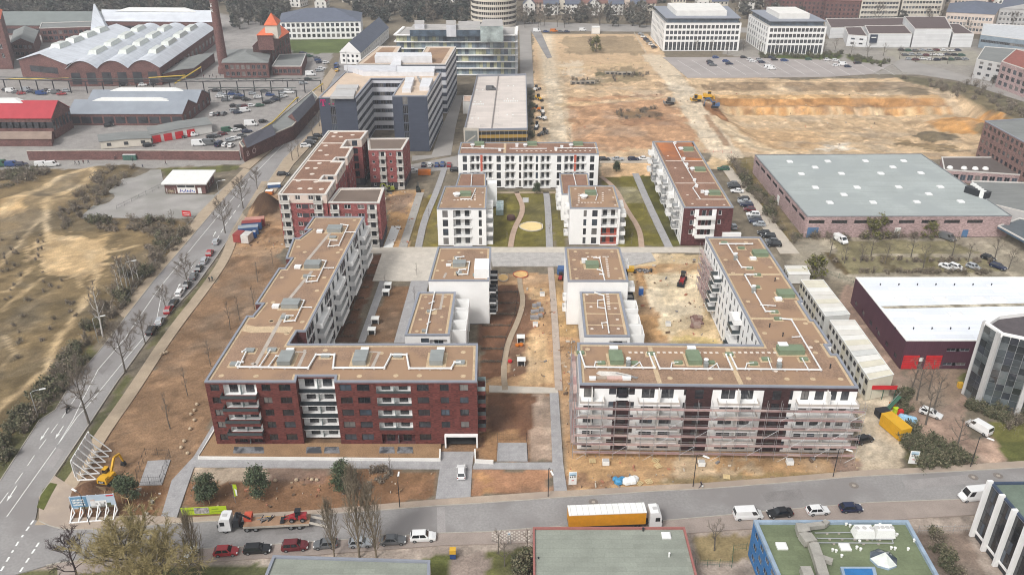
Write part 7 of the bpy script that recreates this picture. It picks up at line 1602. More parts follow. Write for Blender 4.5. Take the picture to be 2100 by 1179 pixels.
def tree_mesh(seed, h, spread, limbs=9, sub=7, tw=9, bark=BARK, twig=TWIG, up=.55, first=.3, tr=.022, tlen=.16, wtw=.035, shape=None):
    rs = random.Random(seed); T = MB(); K = MB(); ti = K.mat(twig)
    def rv(a): return Vector((rs.uniform(-a, a), rs.uniform(-a, a), rs.uniform(-a, a)))
    top = Vector((rs.uniform(-.03, .03) * h, rs.uniform(-.03, .03) * h, h * .8)); pts = [Vector((0, 0, 0)), top * .35 + rv(.01 * h), top * .7 + rv(.015 * h), top]
    T.tube(pts, tr * h, bark, 7, tr * h * .15, False)
    def along(ps, t):
        s = t * (len(ps) - 1); k = min(int(s), len(ps) - 2); return ps[k] + (ps[k + 1] - ps[k]) * (s - k)
    def ribbon_(p, d, L):
        e = p + d * L; m = p + d * L * .55 + rv(.12 * L); s = d.cross(rv(1)).normalized() * wtw * .5; b = len(K.v)
        K.v += [tuple(p - s), tuple(p + s), tuple(m + s * .8), tuple(m - s * .8), tuple(e)]; K.f += [(b, b + 1, b + 2, b + 3), (b + 3, b + 2, b + 4)]; K.mi += [ti, ti]
    for i in range(limbs):
        t = first + (1 - first) * (i + rs.random() * .7) / limbs; a = i * 2.4 + rs.uniform(-.4, .4); p = along(pts, min(t, 1)); k = shape(t) if shape else (1.15 - t * .75)
        L = spread * k * rs.uniform(.8, 1.15); d = Vector((math.cos(a), math.sin(a), up * (1 + t))).normalized(); ps = [p, p + d * L * .45 + rv(.05 * L), p + d * L * .8 + Vector((0, 0, L * .12)) + rv(.06 * L), p + d * L + Vector((0, 0, L * .25))]
        T.tube(ps, tr * h * .4 * (1.2 - t * .7), bark, 5, .012 * h * .2, False)
        for j in range(sub):
            u = .25 + .75 * (j + rs.random()) / sub; q = along(ps, min(u, 1)); d2 = (d * .7 + rv(.9) + Vector((0, 0, up * .5))).normalized(); L2 = L * rs.uniform(.28, .5); e = q + d2 * L2; mid = q + d2 * L2 * .5 + rv(.08 * L2)
            K.tube([q, mid, e], .010 * h * .35, twig, 3, .004, False)
            for w in range(tw):
                v = rs.uniform(.15, 1); ribbon_(q + (e - q) * v, (d2 * .8 + rv(.9) + Vector((0, 0, up * .3))).normalized(), h * tlen * rs.uniform(.4, 1) * .55)
    return T.mesh('trunk'), K.mesh('crown')
def leafy(seed, n, rx, rz, size, mats, z0=.0, clump=7, twigs=0, conic=0.0, flat=.5):
    "many leaf sprays gathered in clumps through an uneven crown"
    rs = random.Random(seed); K = MB(); cl = []
    for k in range(clump):
        a = rs.uniform(0, 6.28); z = rs.random(); r = rx * math.sqrt(rs.random()) * ((1 - z * conic) if conic else (.35 + .65 * math.sin(math.pi * min(1, .25 + z * .7)))); cl.append((r * math.cos(a), r * math.sin(a), z0 + rz * z, rs.uniform(.25, .5) * rx))
    for k in range(n):
        cx, cy_, cz, cr = rs.choice(cl); p = Vector((cx + rs.gauss(0, cr * .5), cy_ + rs.gauss(0, cr * .5), max(.02, cz + rs.gauss(0, cr * flat)))); s = size * rs.uniform(.5, 1.3); u = Vector((rs.gauss(0, 1), rs.gauss(0, 1), rs.gauss(0, .6))).normalized(); v = u.cross(Vector((rs.gauss(0, 1), rs.gauss(0, 1), rs.gauss(0, 1)))).normalized()
        K.face([p - u * s, p + v * s * .5, p + u * s, p - v * s * .5], rs.choice(mats))
    for k in range(twigs):
        a = rs.uniform(0, 6.28); e = Vector((rx * .8 * math.cos(a) * rs.random(), rx * .8 * math.sin(a) * rs.random(), z0 + rz * rs.uniform(.6, 1.25))); K.tube([(e.x * .2, e.y * .2, 0), tuple(e)], .03, TWIG, 3, .006, False)
    return K.mesh('crown')
def trunk_mesh(h, r, m=BARK): T = MB(); T.tube([(0, 0, 0), (.02 * h, .01 * h, h * .5), (0, 0, h)], r, m, 6, r * .3, False); return T.mesh('trunk')
TM = {}
for k in range(4): TM['street%d' % k] = tree_mesh(10 + k, 12, 4.6, 13, 9, 18, wtw=.034, tr=.017)
for k in range(2): TM['small%d' % k] = tree_mesh(20 + k, 7, 2.3, 8, 6, 8, wtw=.03); TM['sapling%d' % k] = tree_mesh(24 + k, 6, .9, 7, 3, 5, up=1.2, tr=.012, wtw=.025); TM['birch%d' % k] = tree_mesh(28 + k, 11, 2.4, 11, 6, 9, BIRCHB, TWIG, .8, tr=.014, wtw=.03)
for k in range(3): TM['poplar%d' % k] = tree_mesh(31 + k, 20, 5.2, 34, 7, 8, TWIGP, TWIGP, 2.1, .06, .012, .15, .04, lambda t: .35 + 1.0 * math.sin(math.pi * min(1, t * .8 + .12)) * (1.15 - t))
TM['willow0'] = tree_mesh(41, 11, 6.2, 24, 15, 26, BARK, TWIGY, .45, .2, .03, .16, .05); TM['dark0'] = tree_mesh(43, 9.5, 3.6, 13, 9, 12, TWIGD, TWIGD, .6, .3, .02, .14, .045)
for k in range(2): TM['pine%d' % k] = (trunk_mesh(5.2, .14), leafy(50 + k, 4800, 1.75, 3.4, .17, [NEED, NEED, LEAFG], 1.2, 34, 0, .55, .4))
TM['yellow0'] = (trunk_mesh(4.5, .15), leafy(55, 1500, 2.3, 4.2, .3, [LEAFY, LEAFS], .8, 14, 8))
SH = [leafy(60 + k, 170, 1.7, 1.5, .15, [LEAFS, LEAFB, LEAFB], .1, 10, 64) for k in range(4)] + [leafy(66 + k, 420, 1.4, 1.6, .2, [LEAFG, LEAFS], .1, 8, 14) for k in range(2)] + [leafy(70 + k, 150, 1.2, 1.4, .22, [LEAFB], .1, 5, 40) for k in range(2)]
for m_ in SH: m_.name = 'shrub'
def tree(kind, name, label, px, py, ty=None, h0=None, group=None, rot=None, z=0.0, hb=None):
    base = {'street': 12, 'small': 7, 'sapling': 6, 'birch': 11, 'poplar': 20, 'willow': 11, 'dark': 9.5, 'pine': 5.6, 'yellow': 5.2}[kind.rstrip('0123456789')]
    h = h0 or HT(py, ty); s = h / base / .97; x, y = P(px, py); t = thing(name, label, 'tree', (x, y, z), rnd.uniform(0, 6.28) if rot is None else rot, group); w_ = .84 if kind[0:3] == 'pop' else 1; s *= .86 if kind[:4] == 'pine' else 1; t.scale = (s * w_, s * w_, s)
    T, K = TM[kind]; link('trunk', T, t); link('crown', K, t); return t
G_ = 'bare street trees on the left street'
for k, (bx, by, ty) in enumerate(((183, 869, 745), (257, 763, 660), (298, 704, 640), (341, 638, 585), (387, 592, 525), (462, 478, 408), (499, 428, 362), (528, 388, 345))):
    tree('street%d' % (k % 4), 'street_tree', 'bare street tree on the kerb of the left street, %s from the near end' % ORD[k], bx, by, ty, None, G_)
for k, (bx, by) in enumerate(((600, 330), (612, 322), (642, 280), (655, 260), (672, 232))): tree('small%d' % (k % 2), 'street_tree', 'slim bare tree by the madder block roadside, %s from the near end' % ORD[k], bx, by, None, 7.5, G_)
for k, (bx, by, ty) in enumerate(((349, 878, 795), (385, 811, 745), (433, 751, 690), (492, 657, 600), (472, 675, 610), (522, 634, 575), (529, 579, 530), (560, 545, 505))): tree('sapling%d' % (k % 2), 'sapling', 'thin bare sapling in the brown field, %s from the near end' % ORD[k], bx, by, ty, None, 'saplings in the brown field')
for k, (bx, by, ty) in enumerate(((211, 690, 570), (255, 600, 520), (262, 596, 515), (275, 585, 512), (248, 606, 535), (285, 578, 520))): tree('birch%d' % (k % 2), 'birch_tree', 'white stemmed bare birch on the waste ground, %s from the near end' % ORD[k], bx, by, ty, None, 'birches on the waste ground')
for k, (bx, by, ty) in enumerate(((428, 1026, 960), (530, 1017, 945), (705, 1003, 932), (264, 1028, 962))):
    lab = ('second young pine from the left, in a stake frame', 'third young pine from the left, in a stake frame', 'young pine behind the bare poplars', 'young pine beside the yellow excavator')[k]; tree('pine%d' % (k % 2), 'pine_tree', lab, bx, by, ty, None, 'young pines on the corner plot')
    x, y = P(bx, by); mb = MB(); W_ = M('stake_wood', C(206, 184, 140), .9)
    for q in range(4): a0 = q * 1.57 + .5; mb.bar((x + 1.0 * math.cos(a0), y + 1.0 * math.sin(a0), 0), (x + 1.0 * math.cos(a0), y + 1.0 * math.sin(a0), 1.6), .1, .1, W_); mb.bar((x + 1.0 * math.cos(a0), y + 1.0 * math.sin(a0), 1.5), (x + 1.0 * math.cos(a0 + 1.57), y + 1.0 * math.sin(a0 + 1.57), 1.5), .08, .12, W_)
    mb.v = [(a - x, b - y, c) for a, b, c in mb.v]; solid('tree_stake', mb, 'pale wooden stake frame round the %s' % lab.split(',')[0], 'stake', (x, y, 0), 'stake frames round the pines')
for k, (bx, by, ty) in enumerate(((412, 1185, 1045), (686, 1142, 1018), (737, 1142, 945), (772, 1142, 985))): tree('poplar%d' % (k % 3), 'poplar_tree', 'tall bare poplar by the bottom bay, %s from the left' % ORD[k], bx, by, ty, None, 'bare poplars by the bottom road')
tree('willow0', 'willow_tree', 'broad yellowish willow coming into bud at the bottom left', 285, 1225, 1085); tree('dark0', 'maroon_tree', 'small dark twigged tree left of the willow', 162, 1200, 1092)
tree('willow0', 'willow_tree', 'part of a second yellowish willow cut by the bottom edge', 345, 1260, 1130)
for k, (bx, by, ty) in enumerate(((1465, 1128, 1065), (1022, 1133, 1085), (1080, 1130, 1085), (1035, 1160, 1105))): tree('small%d' % (k % 2), 'bare_tree', 'small bare tree beside the grey felt roof, %s' % ('right side', 'left side by the lawn', 'close to the red edge', 'nearest the bottom')[k], bx, by, ty)
for k, (bx, by, ty) in enumerate(((1880, 820, 745), (1915, 838, 760), (1870, 795, 730), (1960, 925, 850), (1905, 800, 740), (1898, 870, 790))): tree('small%d' % (k % 2), 'bare_tree', 'bare tree in the yard of the glass tower, %s from the site cabins' % ORD[(1, 3, 0, 5, 2, 4)[k]], bx, by, ty, None, 'trees by the glass tower')
for k, (bx, by, ty) in enumerate(((1701, 526, 480), (1786, 525, 478), (1868, 527, 478), (1952, 525, 475), (1732, 540, 500), (1765, 538, 498), (1893, 550, 500), (1985, 538, 495), (2068, 552, 508), (2040, 530, 480), (1815, 540, 495), (1845, 470, 430))): tree('small%d' % (k % 2), 'bare_tree', 'bare car park tree before the pinkish warehouse, %s listed along the rows' % ORD[k], bx, by, ty, None, 'bare trees on the warehouse car park')
for k, (bx, by, h) in enumerate(((1670, 570, 6.5), (1905, 488, 5), (1800, 486, 6.5), (1783, 487, 6))): tree('yellow0', 'leafy_tree', ('yellow green leafing tree behind the farthest site cabin', 'dense round bush tree right against the warehouse front', 'leafing tree against the warehouse front, middle', 'second leafing tree beside the middle one at the warehouse')[k], bx, by, None, h)
tree('pine0', 'pine_tree', 'dark young pine left of the sandy street by the upper courtyard', 1264, 352, None, 5.2); tree('pine1', 'pine_tree', 'dark young pine in front of the long white block', 1101, 397, None, 5.2); tree('small0', 'bare_tree', 'bare tree in front of the brick kiosk by the corner', 357, 465, None, 6); tree('yellow0', 'leafy_tree', 'large bare looking tree alone on the building land', 1222, 105, None, 8); tree('dark0', 'bare_tree', 'dark bare tree beside the lone tree on the building land', 1210, 102, None, 7)
rs = random.Random(4)
for k, (bx, by) in enumerate(((800, 975), (790, 590), (855, 565), (905, 575), (850, 615), (1040, 500), (1128, 480), (1145, 450), (880, 450), (868, 425), (1320, 440), (1295, 500), (1110, 470))): tree('sapling%d' % (k % 2), 'sapling', 'thin young tree in the courtyards, %s listed from the drive' % ORD[k], bx, by, None, 4.5 if k else 5.5, 'young trees in the courtyards')
for k in range(17): tree('small%d' % (k % 2), 'bare_tree', 'bare avenue tree before the museum and the white cubes, %s from the left' % ORD[k], 1425 + k * 33 - (k > 8) * 10, 106 + (k % 3) * 3 + (k > 9) * (k - 9) * 3.2, None, 8, 'bare avenue trees at the upper right')
# shrubs and hedges, each its own object
def joined(name, items, label=None, cat=None, group=None, stuff=False):
    "one mesh made of many turned and scaled copies"
    V = []; F = []; MI = []; ms = []; n = 0
    for me_, x, y, z, s, sz, a in items:
        v = np.empty(len(me_.vertices) * 3); me_.vertices.foreach_get('co', v); v = v.reshape(-1, 3); c, sn = math.cos(a), math.sin(a)
        V.append(np.stack([x + s * (v[:, 0] * c - v[:, 1] * sn), y + s * (v[:, 0] * sn + v[:, 1] * c), z + sz * v[:, 2]], -1)); mp = []
        for m_ in me_.materials:
            if m_ not in ms: ms.append(m_)
            mp.append(ms.index(m_))
        for p in me_.polygons: F.append([n + q for q in p.vertices]); MI.append(mp[p.material_index])
        n += len(v)
    V = np.concatenate(V); o_ = V.mean(0) * (1, 1, 0); me_ = bpy.data.meshes.new(name); me_.from_pydata((V - o_).tolist(), [], F)
    for m_ in ms: me_.materials.append(m_)
    me_.polygons.foreach_set('material_index', MI); o = link(name, me_, None, tuple(o_)); return tag(o, label, cat, group, 'stuff' if stuff else None)
def shrubs(poly, n, kinds, smin, smax, name, label, group):
    pl = PL(poly); xs_ = [p[0] for p in pl]; ys_ = [p[1] for p in pl]; i = 0; g = 0; its = []
    while i < n and g < n * 40:
        g += 1; x, y = rs.uniform(min(xs_), max(xs_)), rs.uniform(min(ys_), max(ys_))
        if not inpoly(np.array([x]), np.array([y]), pl)[0]: continue
        s = rs.uniform(smin, smax); its.append((SH[rs.choice(kinds)], x, y, -.12, s, s * rs.uniform(.8, 1.3), rs.uniform(0, 6.28))); i += 1
    if name == 'shrub':
        for me_, x, y, z, s, sz, a in its: o = link(name, me_, None, (x, y, z)); o.scale = (s, s, sz); o.rotation_euler = (0, 0, a); tag(o, label, 'shrub', group)
    elif name == 'hedge': joined(name, its, label, 'hedge')
    else: joined(name, its, stuff=True)
shrubs([(385, 478), (330, 545), (245, 640), (185, 712), (150, 700), (225, 600), (290, 520), (330, 470)], 85, (0, 1, 2, 4, 6, 7), .8, 1.7, 'shrub', 'leafless scrub bush on the bank between left street and waste ground', 'scrub on the upper bank')
shrubs([(185, 735), (100, 835), (0, 960), (0, 900), (70, 815), (160, 705)], 75, (0, 1, 4, 5, 4), .9, 1.6, 'shrub', 'greenish brown scrub bush on the bank by the near left street', 'scrub on the near bank')
shrubs([(0, 358), (110, 352), (60, 378), (0, 402)], 40, (1, 2, 3, 6, 4), 1.2, 2.2, 'shrub', 'tall brown scrub bush at the left edge by the parked vans', 'scrub at the left edge')
shrubs([(205, 350), (280, 348), (190, 435), (130, 470), (110, 440), (165, 400)], 55, (0, 2, 3, 6, 7), .9, 1.7, 'shrub', 'brown scrub bush round the dirt bike track', 'scrub round the dirt bike track')
shrubs([(180, 445), (395, 455), (320, 480), (180, 470)], 40, (0, 1, 4, 6), .8, 1.5, 'undergrowth', 'scrub bush along the kiosk yard fence', 'scrub along the kiosk yard')
shrubs([(0, 480), (90, 460), (90, 560), (200, 600), (110, 700), (0, 760)], 45, (2, 3, 6, 7, 7), .4, .8, 'undergrowth', 'low dry bush on the open waste ground', 'low bushes on the waste ground')
shrubs([(1500, 330), (1525, 345), (1640, 500), (1625, 510), (1510, 370)], 40, (0, 1, 4, 4, 5), .9, 1.9, 'shrub', 'bushy shrub between car row and warehouse', 'shrubs beside the warehouse')
shrubs([(1655, 490), (1880, 490), (1880, 478), (1655, 478)], 44, (6, 7, 0, 1), .9, 1.7, 'undergrowth', 'shrub at the foot of the warehouse front', 'shrubs at the warehouse foot')
shrubs([(1705, 536), (2040, 540), (2040, 534), (1705, 530)], 50, (6, 7, 7), .5, .9, 'undergrowth', '', ''); shrubs([(1730, 560), (2050, 562), (2050, 557), (1730, 555)], 45, (6, 7, 0), .6, 1.0, 'undergrowth', '', '')
shrubs([(1870, 885), (1985, 942), (1975, 956), (1880, 960), (1850, 905)], 42, (4, 5), .8, 1.3, 'hedge', 'dark green hedge at the yard corner by the bottom road', 'hedge bushes at the yard corner')
shrubs([(1985, 815), (2060, 850), (2055, 868), (1985, 835)], 16, (4, 5), .8, 1.2, 'hedge', 'dark hedge at the foot of the glass tower', 'hedge at the glass tower')
shrubs([(1850, 785), (1870, 790), (1860, 850), (1845, 840)], 10, (4, 5), .8, 1.2, 'hedge', 'dark bushy hedge beside the wrapped bales', 'bushes by the bales')
shrubs([(2040, 855), (2120, 830), (2120, 870), (2050, 885)], 14, (0, 4), .8, 1.3, 'hedge', 'yellowish bushes right of the parked white van', 'bushes by the white van')
shrubs([(1900, 1090), (1915, 1085), (1980, 1190), (1950, 1190)], 22, (4, 5, 0), .6, 1.1, 'hedge', 'green bushy hedge along the right wall of the blue office', 'bushes along the blue office')
shrubs([(1062, 1150), (1090, 1140), (1092, 1200), (1060, 1200)], 12, (5, 4), .9, 1.3, 'hedge', 'dark evergreen hedge left of the red edged roof', 'evergreens by the red edged roof')
shrubs([(1840, 160), (2000, 175), (2100, 225), (2100, 250), (2030, 225), (1940, 190)], 55, (0, 1, 3, 6), .9, 1.8, 'undergrowth', 'scrub bush on the slope between pit and far road', 'scrub above the pit')
shrubs([(1165, 165), (1330, 150), (1330, 162), (1170, 174)], 22, (6, 7, 0), .6, 1.1, 'undergrowth', 'dry bush among rubble on the building land', 'bushes on the building land'); shrubs([(1255, 225), (1345, 222), (1350, 240), (1270, 245)], 18, (6, 7, 0), .6, 1.1, 'undergrowth', 'dry bush in the middle of the building land', 'bushes mid building land')
shrubs([(1086, 190), (1094, 190), (1097, 285), (1088, 285)], 26, (4, 5), .7, 1.0, 'hedge', 'dark hedge along the parking garage', 'hedge along the parking garage')
shrubs([(1560, 112), (1730, 110), (1725, 120), (1560, 120)], 44, (4, 5), .8, 1.1, 'hedge', 'clipped hedge before the right office cube', 'hedge before the office cube'); shrubs([(1740, 114), (1828, 128), (1800, 142), (1745, 126)], 30, (4, 5), .7, 1.0, 'hedge', 'low hedge beside the far car park', 'hedge by the far car park')
shrubs([(690, 975), (790, 960), (820, 985), (700, 1015)], 16, (6, 7), .6, 1.0, 'undergrowth', 'leafless bush behind the poplars', 'bushes behind the poplars')
# ================================================================ small things
def lamp(label, px, py, h, ang, arm=1.8, col=None, group='street lamps', cup=False):
    x, y = P(px, py); t = thing('street_lamp', label, 'street lamp', (x, y, 0), ang, group); c = col or DARKM
    m_ = MB(); m_.tube([(0, 0, 0), (0, 0, h * .95), (arm * .3, 0, h), (arm, 0, h + .1)], .085, c, 6, .05); lpart(t, 'pole', m_); m_ = MB(); m_.box(arm + .55, 0, h + .02, 1.3, .34, .16, SKYM, 0, .8); lpart(t, 'lamp_head', m_)
for k, (x, y, ty, a) in enumerate(((78, 855, 803, .4), (202, 702, 652, .4), (268, 590, 538, .4), (449, 400, 372, .4))): lamp('grey lamp post beside the left street, %s from the near end' % ORD[k], x, y, HT(y, ty), a, 1.8, STEEL, 'lamps on the left street')
for k, (x, y, ty, a) in enumerate(((184, 1075, 1012, 2.6), (820, 1040, 985, 1.6), (1124, 1018, 957, -1.3), (1421, 998, 930, -.6), (1708, 978, 918, -.5), (1990, 957, 893, -.7))): lamp('dark lamp post on the far pavement of the bottom road, %s from the left' % ORD[k], x, y, HT(y, ty), a, 1.2, DARKM, 'lamps on the bottom road')
def person(label, px, py, ang, top, leg, hair=(.02, .015, .012), stride=.35, sit=False, z=0.0, group=None, at=None):
    x, y = P(px, py, z); mt, ml, ms, mh = MS('cloth_%d_%d_%d' % tuple(int(c * 200) for c in top), top, .9), MS('cloth_%d_%d_%d' % tuple(int(c * 200) for c in leg), leg, .9), MS('skin', (.42, .26, .19), .6), MS('hair', hair, .8)
    me = bpy.data.meshes.new('person'); hp = .92
    V = [(0, 0, hp), (0, 0, 1.15), (0, 0, 1.38), (0, 0, 1.5), (0.01, 0, 1.62), (0, 0, 1.74)]; r = [.15, .15, .17, .07, .105, .07]; E_ = [(0, 1), (1, 2), (2, 3), (3, 4), (4, 5)]
    for s in (-1, 1):
        b = len(V); f_ = stride * s; kx = f_ * .45 + .06
        pts = [(0, s * .1, hp - .06), (kx, s * .11, .5), (f_ - .03, s * .11, .1), (f_ + .14, s * .12, .04)] if not sit else [(0, s * .12, hp - .06), (.38, s * .2, .85), (.15, s * .22, .4), (.3, s * .22, .35)]
        V += pts; r += [.1, .07, .05, .045]; E_ += [(0, b), (b, b + 1), (b + 1, b + 2), (b + 2, b + 3)]
        b = len(V); g = -f_ * .6 if not sit else .35; V += [(0, s * .2, 1.40), (g * .4 - .02, s * .25, 1.12), (g + .08, s * .24, .92 if not sit else 1.05), (g + .14, s * .24, .84 if not sit else 1.02)]; r += [.065, .05, .04, .045]; E_ += [(2, b), (b, b + 1), (b + 1, b + 2), (b + 2, b + 3)]
    me.from_pydata(V, E_, []); me.update(); o = bpy.data.objects.new('person', me); COL.objects.link(o); sk = o.modifiers.new('skin', 'SKIN'); sk.use_smooth_shade = True
    for k, vv in enumerate(me.skin_vertices[0].data): vv.radius = (r[k], r[k]); vv.use_root = (k == 0)
    o.modifiers.new('sub', 'SUBSURF').levels = 1; dg = bpy.context.evaluated_depsgraph_get(); nm = bpy.data.meshes.new_from_object(o.evaluated_get(dg)); bpy.data.objects.remove(o); nm.materials.clear()
    for m_ in (mt, ml, ms, mh): nm.materials.append(m_)
    for p in nm.polygons:
        c = p.center; p.material_index = (3 if (c.z > 1.66 or (c.x < -.03 and c.z > 1.55)) else 2) if c.z > 1.5 else (2 if abs(c.y) > .19 and c.z < .93 and not sit else (1 if c.z < .95 else 0))
    nm.name = 'person'; o = link('person', nm, None, at or (x, y, z)); o.rotation_euler = (0, 0, ang); return tag(o, label, 'person', group)
BK = (.015, .015, .018)
person('person in black walking on the left footpath, left one of the pair', 430, 578, -2.1, BK, (.02, .02, .025), group='pair on the footpath'); person('person in dark teal jacket walking on the left footpath, right one of the pair', 436, 577, -2.1, (.02, .08, .09), (.02, .025, .04), group='pair on the footpath')
person('person with dark hair in dark clothes and pale bag walking on the bottom pavement', 1437, 1000, 0, (.03, .025, .03), (.02, .025, .05), stride=.42)
person('person in black riding the motorcycle on the left street', 140, 843, rd, BK, BK, sit=True, at=(*P(140, 843), -.02))
mb = MB(); mb.box(0, 0, 0, .3, .12, .35, SKYM); solid('bag', mb, 'pale bag carried by the walker on the bottom pavement', 'bag', (P(1437, 1000)[0] + .2, P(1437, 1000)[1] - .33, .55))
for k, (x, y) in enumerate(((155, 338), (163, 338), (172, 337), (182, 336), (237, 328), (272, 331), (340, 338), (293, 345), (430, 160), (437, 158), (444, 161), (452, 157), (405, 158), (398, 155), (418, 160), (476, 165), (490, 168), (505, 166), (520, 170), (545, 168), (560, 172), (580, 170), (600, 168))): person('small dark clothed person %s in the factory lanes counted from the wall' % ORD[k], x, y, k, ((.02, .02, .03), (.05, .05, .06), (.1, .03, .03), (.03, .05, .1))[k % 4], BK, group='people in the factory lanes')
# billboards at the corner
BF = MS('frame_paint_white', (.78, .78, .77), .5)
t = thing('billboard', 'white framed billboard seen from behind beside the excavator', 'billboard', (*P(180, 985), 0)); A_, B_ = Vector(P(157, 988)), Vector(P(193, 925)); d = (B_ - A_).normalized(); n = Vector((-d.y, d.x)) * -1; L_ = (B_ - A_).length
mb = MB(); mb.box(*((A_ + B_) / 2), 1.1, L_, .12, 3.9, BF, math.atan2(d.y, d.x)); wpart(t, 'panel', mb)
if n.x < 0: n = -n
for k in range(6):
    p = A_ + d * (L_ * (k + .2) / 5.4) + n * .15; mb = MB(); mb.bar((*p, 0), (*p, 5), .2, .2, BF); mb.bar((*(p + n * 3.4), .15), (*p, 4.6), .16, .16, BF); mb.bar((*p, .15), (*(p + n * 3.4), .15), .2, .2, BF); mb.bar((*(p + n * 1.7), .2), (*p, 2.2), .14, .14, BF); wpart(t, 'strut', mb)
t = thing('billboard', 'white trestle billboard with a printed housing picture facing the crossroads', 'billboard', (*P(200, 1050), 0)); A_, B_ = Vector(P(152, 1053)), Vector(P(243, 1046)); d = (B_ - A_).normalized(); n = Vector((d.y, -d.x)); L_ = (B_ - A_).length; ang = math.atan2(d.y, d.x)
mb = MB(); mb.box(*((A_ + B_) / 2 + n * .1), 1.2, L_, .14, 2.8, MS('print_sky', (.42, .50, .58), .6), ang); wpart(t, 'panel', mb)
mb = MB(); rs = random.Random(8)
for u, z, w, h, m_ in ((.2, 1.6, .36, 2.3, M('print_blue', (.12, .25, .38), .6)), (.62, 1.25, .36, 1.5, PAINT['white']), (.5, 1.25, .10, 1.9, M('print_stone', (.5, .42, .38), .6)), (.7, 1.25, .1, .8, LEAFG), (.84, 1.25, .1, .9, LEAFG), (.55, 1.22, .8, .35, LEAFS), (.9, 3.6, .16, .28, RDM), (.58, 1.8, .05, .5, BRICK), (.66, 2.0, .04, .4, GL[0]), (.76, 2.0, .04, .4, GL[0])): mb.box(*(A_ + d * (u * L_) + n * .185), z, w * L_, .02, h, m_, ang)
wpart(t, 'print', mb)
mb = MB()
for k in range(3):
    for q in range(9): p = A_ + d * (L_ * (.06 + .03 * q + .006 * k)) + n * .2; mb.box(p.x, p.y, 3.05 - k * .55, L_ * (.022 if (q + k) % 3 else .014), .03, .36, SKYM, ang)
wpart(t, 'lettering', mb)
for k in range(6):
    p = A_ + d * (L_ * (k + .1) / 5.2); mb = MB(); mb.bar((*p, 0), (*p, 4), .18, .18, BF); mb.bar((*(p + n * 2.4), .15), (*(p + n * .2), 1.6), .16, .16, BF); mb.bar((*p, .15), (*(p + n * 2.5), .15), .18, .18, BF); wpart(t, 'strut', mb)
mb = MB(); mb.bar((*(A_ + n * 2.5), .15), (*(B_ + n * 2.5), .15), .2, .2, BF); wpart(t, 'base_beam', mb)
def slab_sign(name, label, px, py, w, h, ang, m_, bits=(), cat='sign', leg=0.0, dp=.12):
    t = thing(name, label, cat, (*P(px, py), 0), ang); b = MB(); b.box(0, 0, leg, w, dp, h, m_); lpart(t, 'panel', b)
    if bits:
        b = MB()
        for u, z, ww, hh, mm in bits: b.box(u, -dp / 2 - .02, z, ww, .02, hh, mm)
        lpart(t, 'print', b)
    if leg: b = MB(); [b.box(s * w * .4, .1, 0, .1, .1, leg, STEEL) for s in (-1, 1)]; lpart(t, 'leg', b)
    return t
LIME = M('banner_lime', (.42, .56, .02), .6, .06); t = slab_sign('banner', 'long lime green fence banner with a pale picture behind the flatbed lorry', 420, 1054, 8.0, 1.7, .07, LIME, ((-.4, .25, 2.6, 1.4, M('print_grey', (.35, .33, .32), .7, .6, 1.5, .4, 4)), (-2.6, 1.0, 1.8, .2, M('print_lime_dark', (.2, .28, .02), .6)), (2.3, .5, 2.0, .15, MATS['print_lime_dark']), (2.0, 1.1, 1.2, .18, MATS['print_lime_dark'])), 'banner')
t = thing('flag', 'lime and white advertising flag on the corner plot', 'flag', (*P(483, 1030), 0)); b = MB(); b.tube([(0, 0, 0), (0, 0, 4.4)], .05, STEEL, 5); lpart(t, 'pole', b); b = MB(); b.face([(.05, 0, 4.3), (.7, .08, 4.2), (.75, -.05, 2.9), (.6, .1, 1.6), (.05, 0, 1.4)], LIME); b.face([(.3, -.03, 3.4), (.7, -.05, 3.0), (.6, -.02, 1.7), (.35, -.03, 1.7)], SKYM); lpart(t, 'cloth', b)
BLS = MS('print_blue', (.04, .10, .25), .6); SGB = lambda: ((0, 2.2, 1.4, .7, M('print_sky2', (.42, .55, .64), .6)), (0, 2.2, 1.2, .2, BLS), (-.45, 1.75, .18, .3, DARKM), (-.1, 1.75, .18, .3, DARKM), (.25, 1.75, .18, .3, DARKM), (.55, 1.75, .14, .3, DARKM), (0, .95, .45, .16, RDM))
slab_sign('site_sign', 'white and blue site sign left of the scaffolded block by the road', 1174, 993, 1.5, 3.0, .1, SKYM, SGB()); slab_sign('site_sign', 'white and blue site sign at the sandy site entrance', 1871, 950, 1.7, 3.0, -.1, SKYM, SGB())
slab_sign('site_sign', 'red board with white rows on the kiosk yard fence', 384, 447, 3.0, 1.9, -.15, RDM, ((0, 1.6, 2.4, .2, SKYM), (0, 1.1, 2.0, .15, SKYM)), 'sign', .6)
slab_sign('house_number_sign', 'small white sign on a post by the checker paving', 1044, 1116, .5, .5, .1, SKYM, ((0, 2.4, .3, .2, BLS),), 'sign', 2.2)
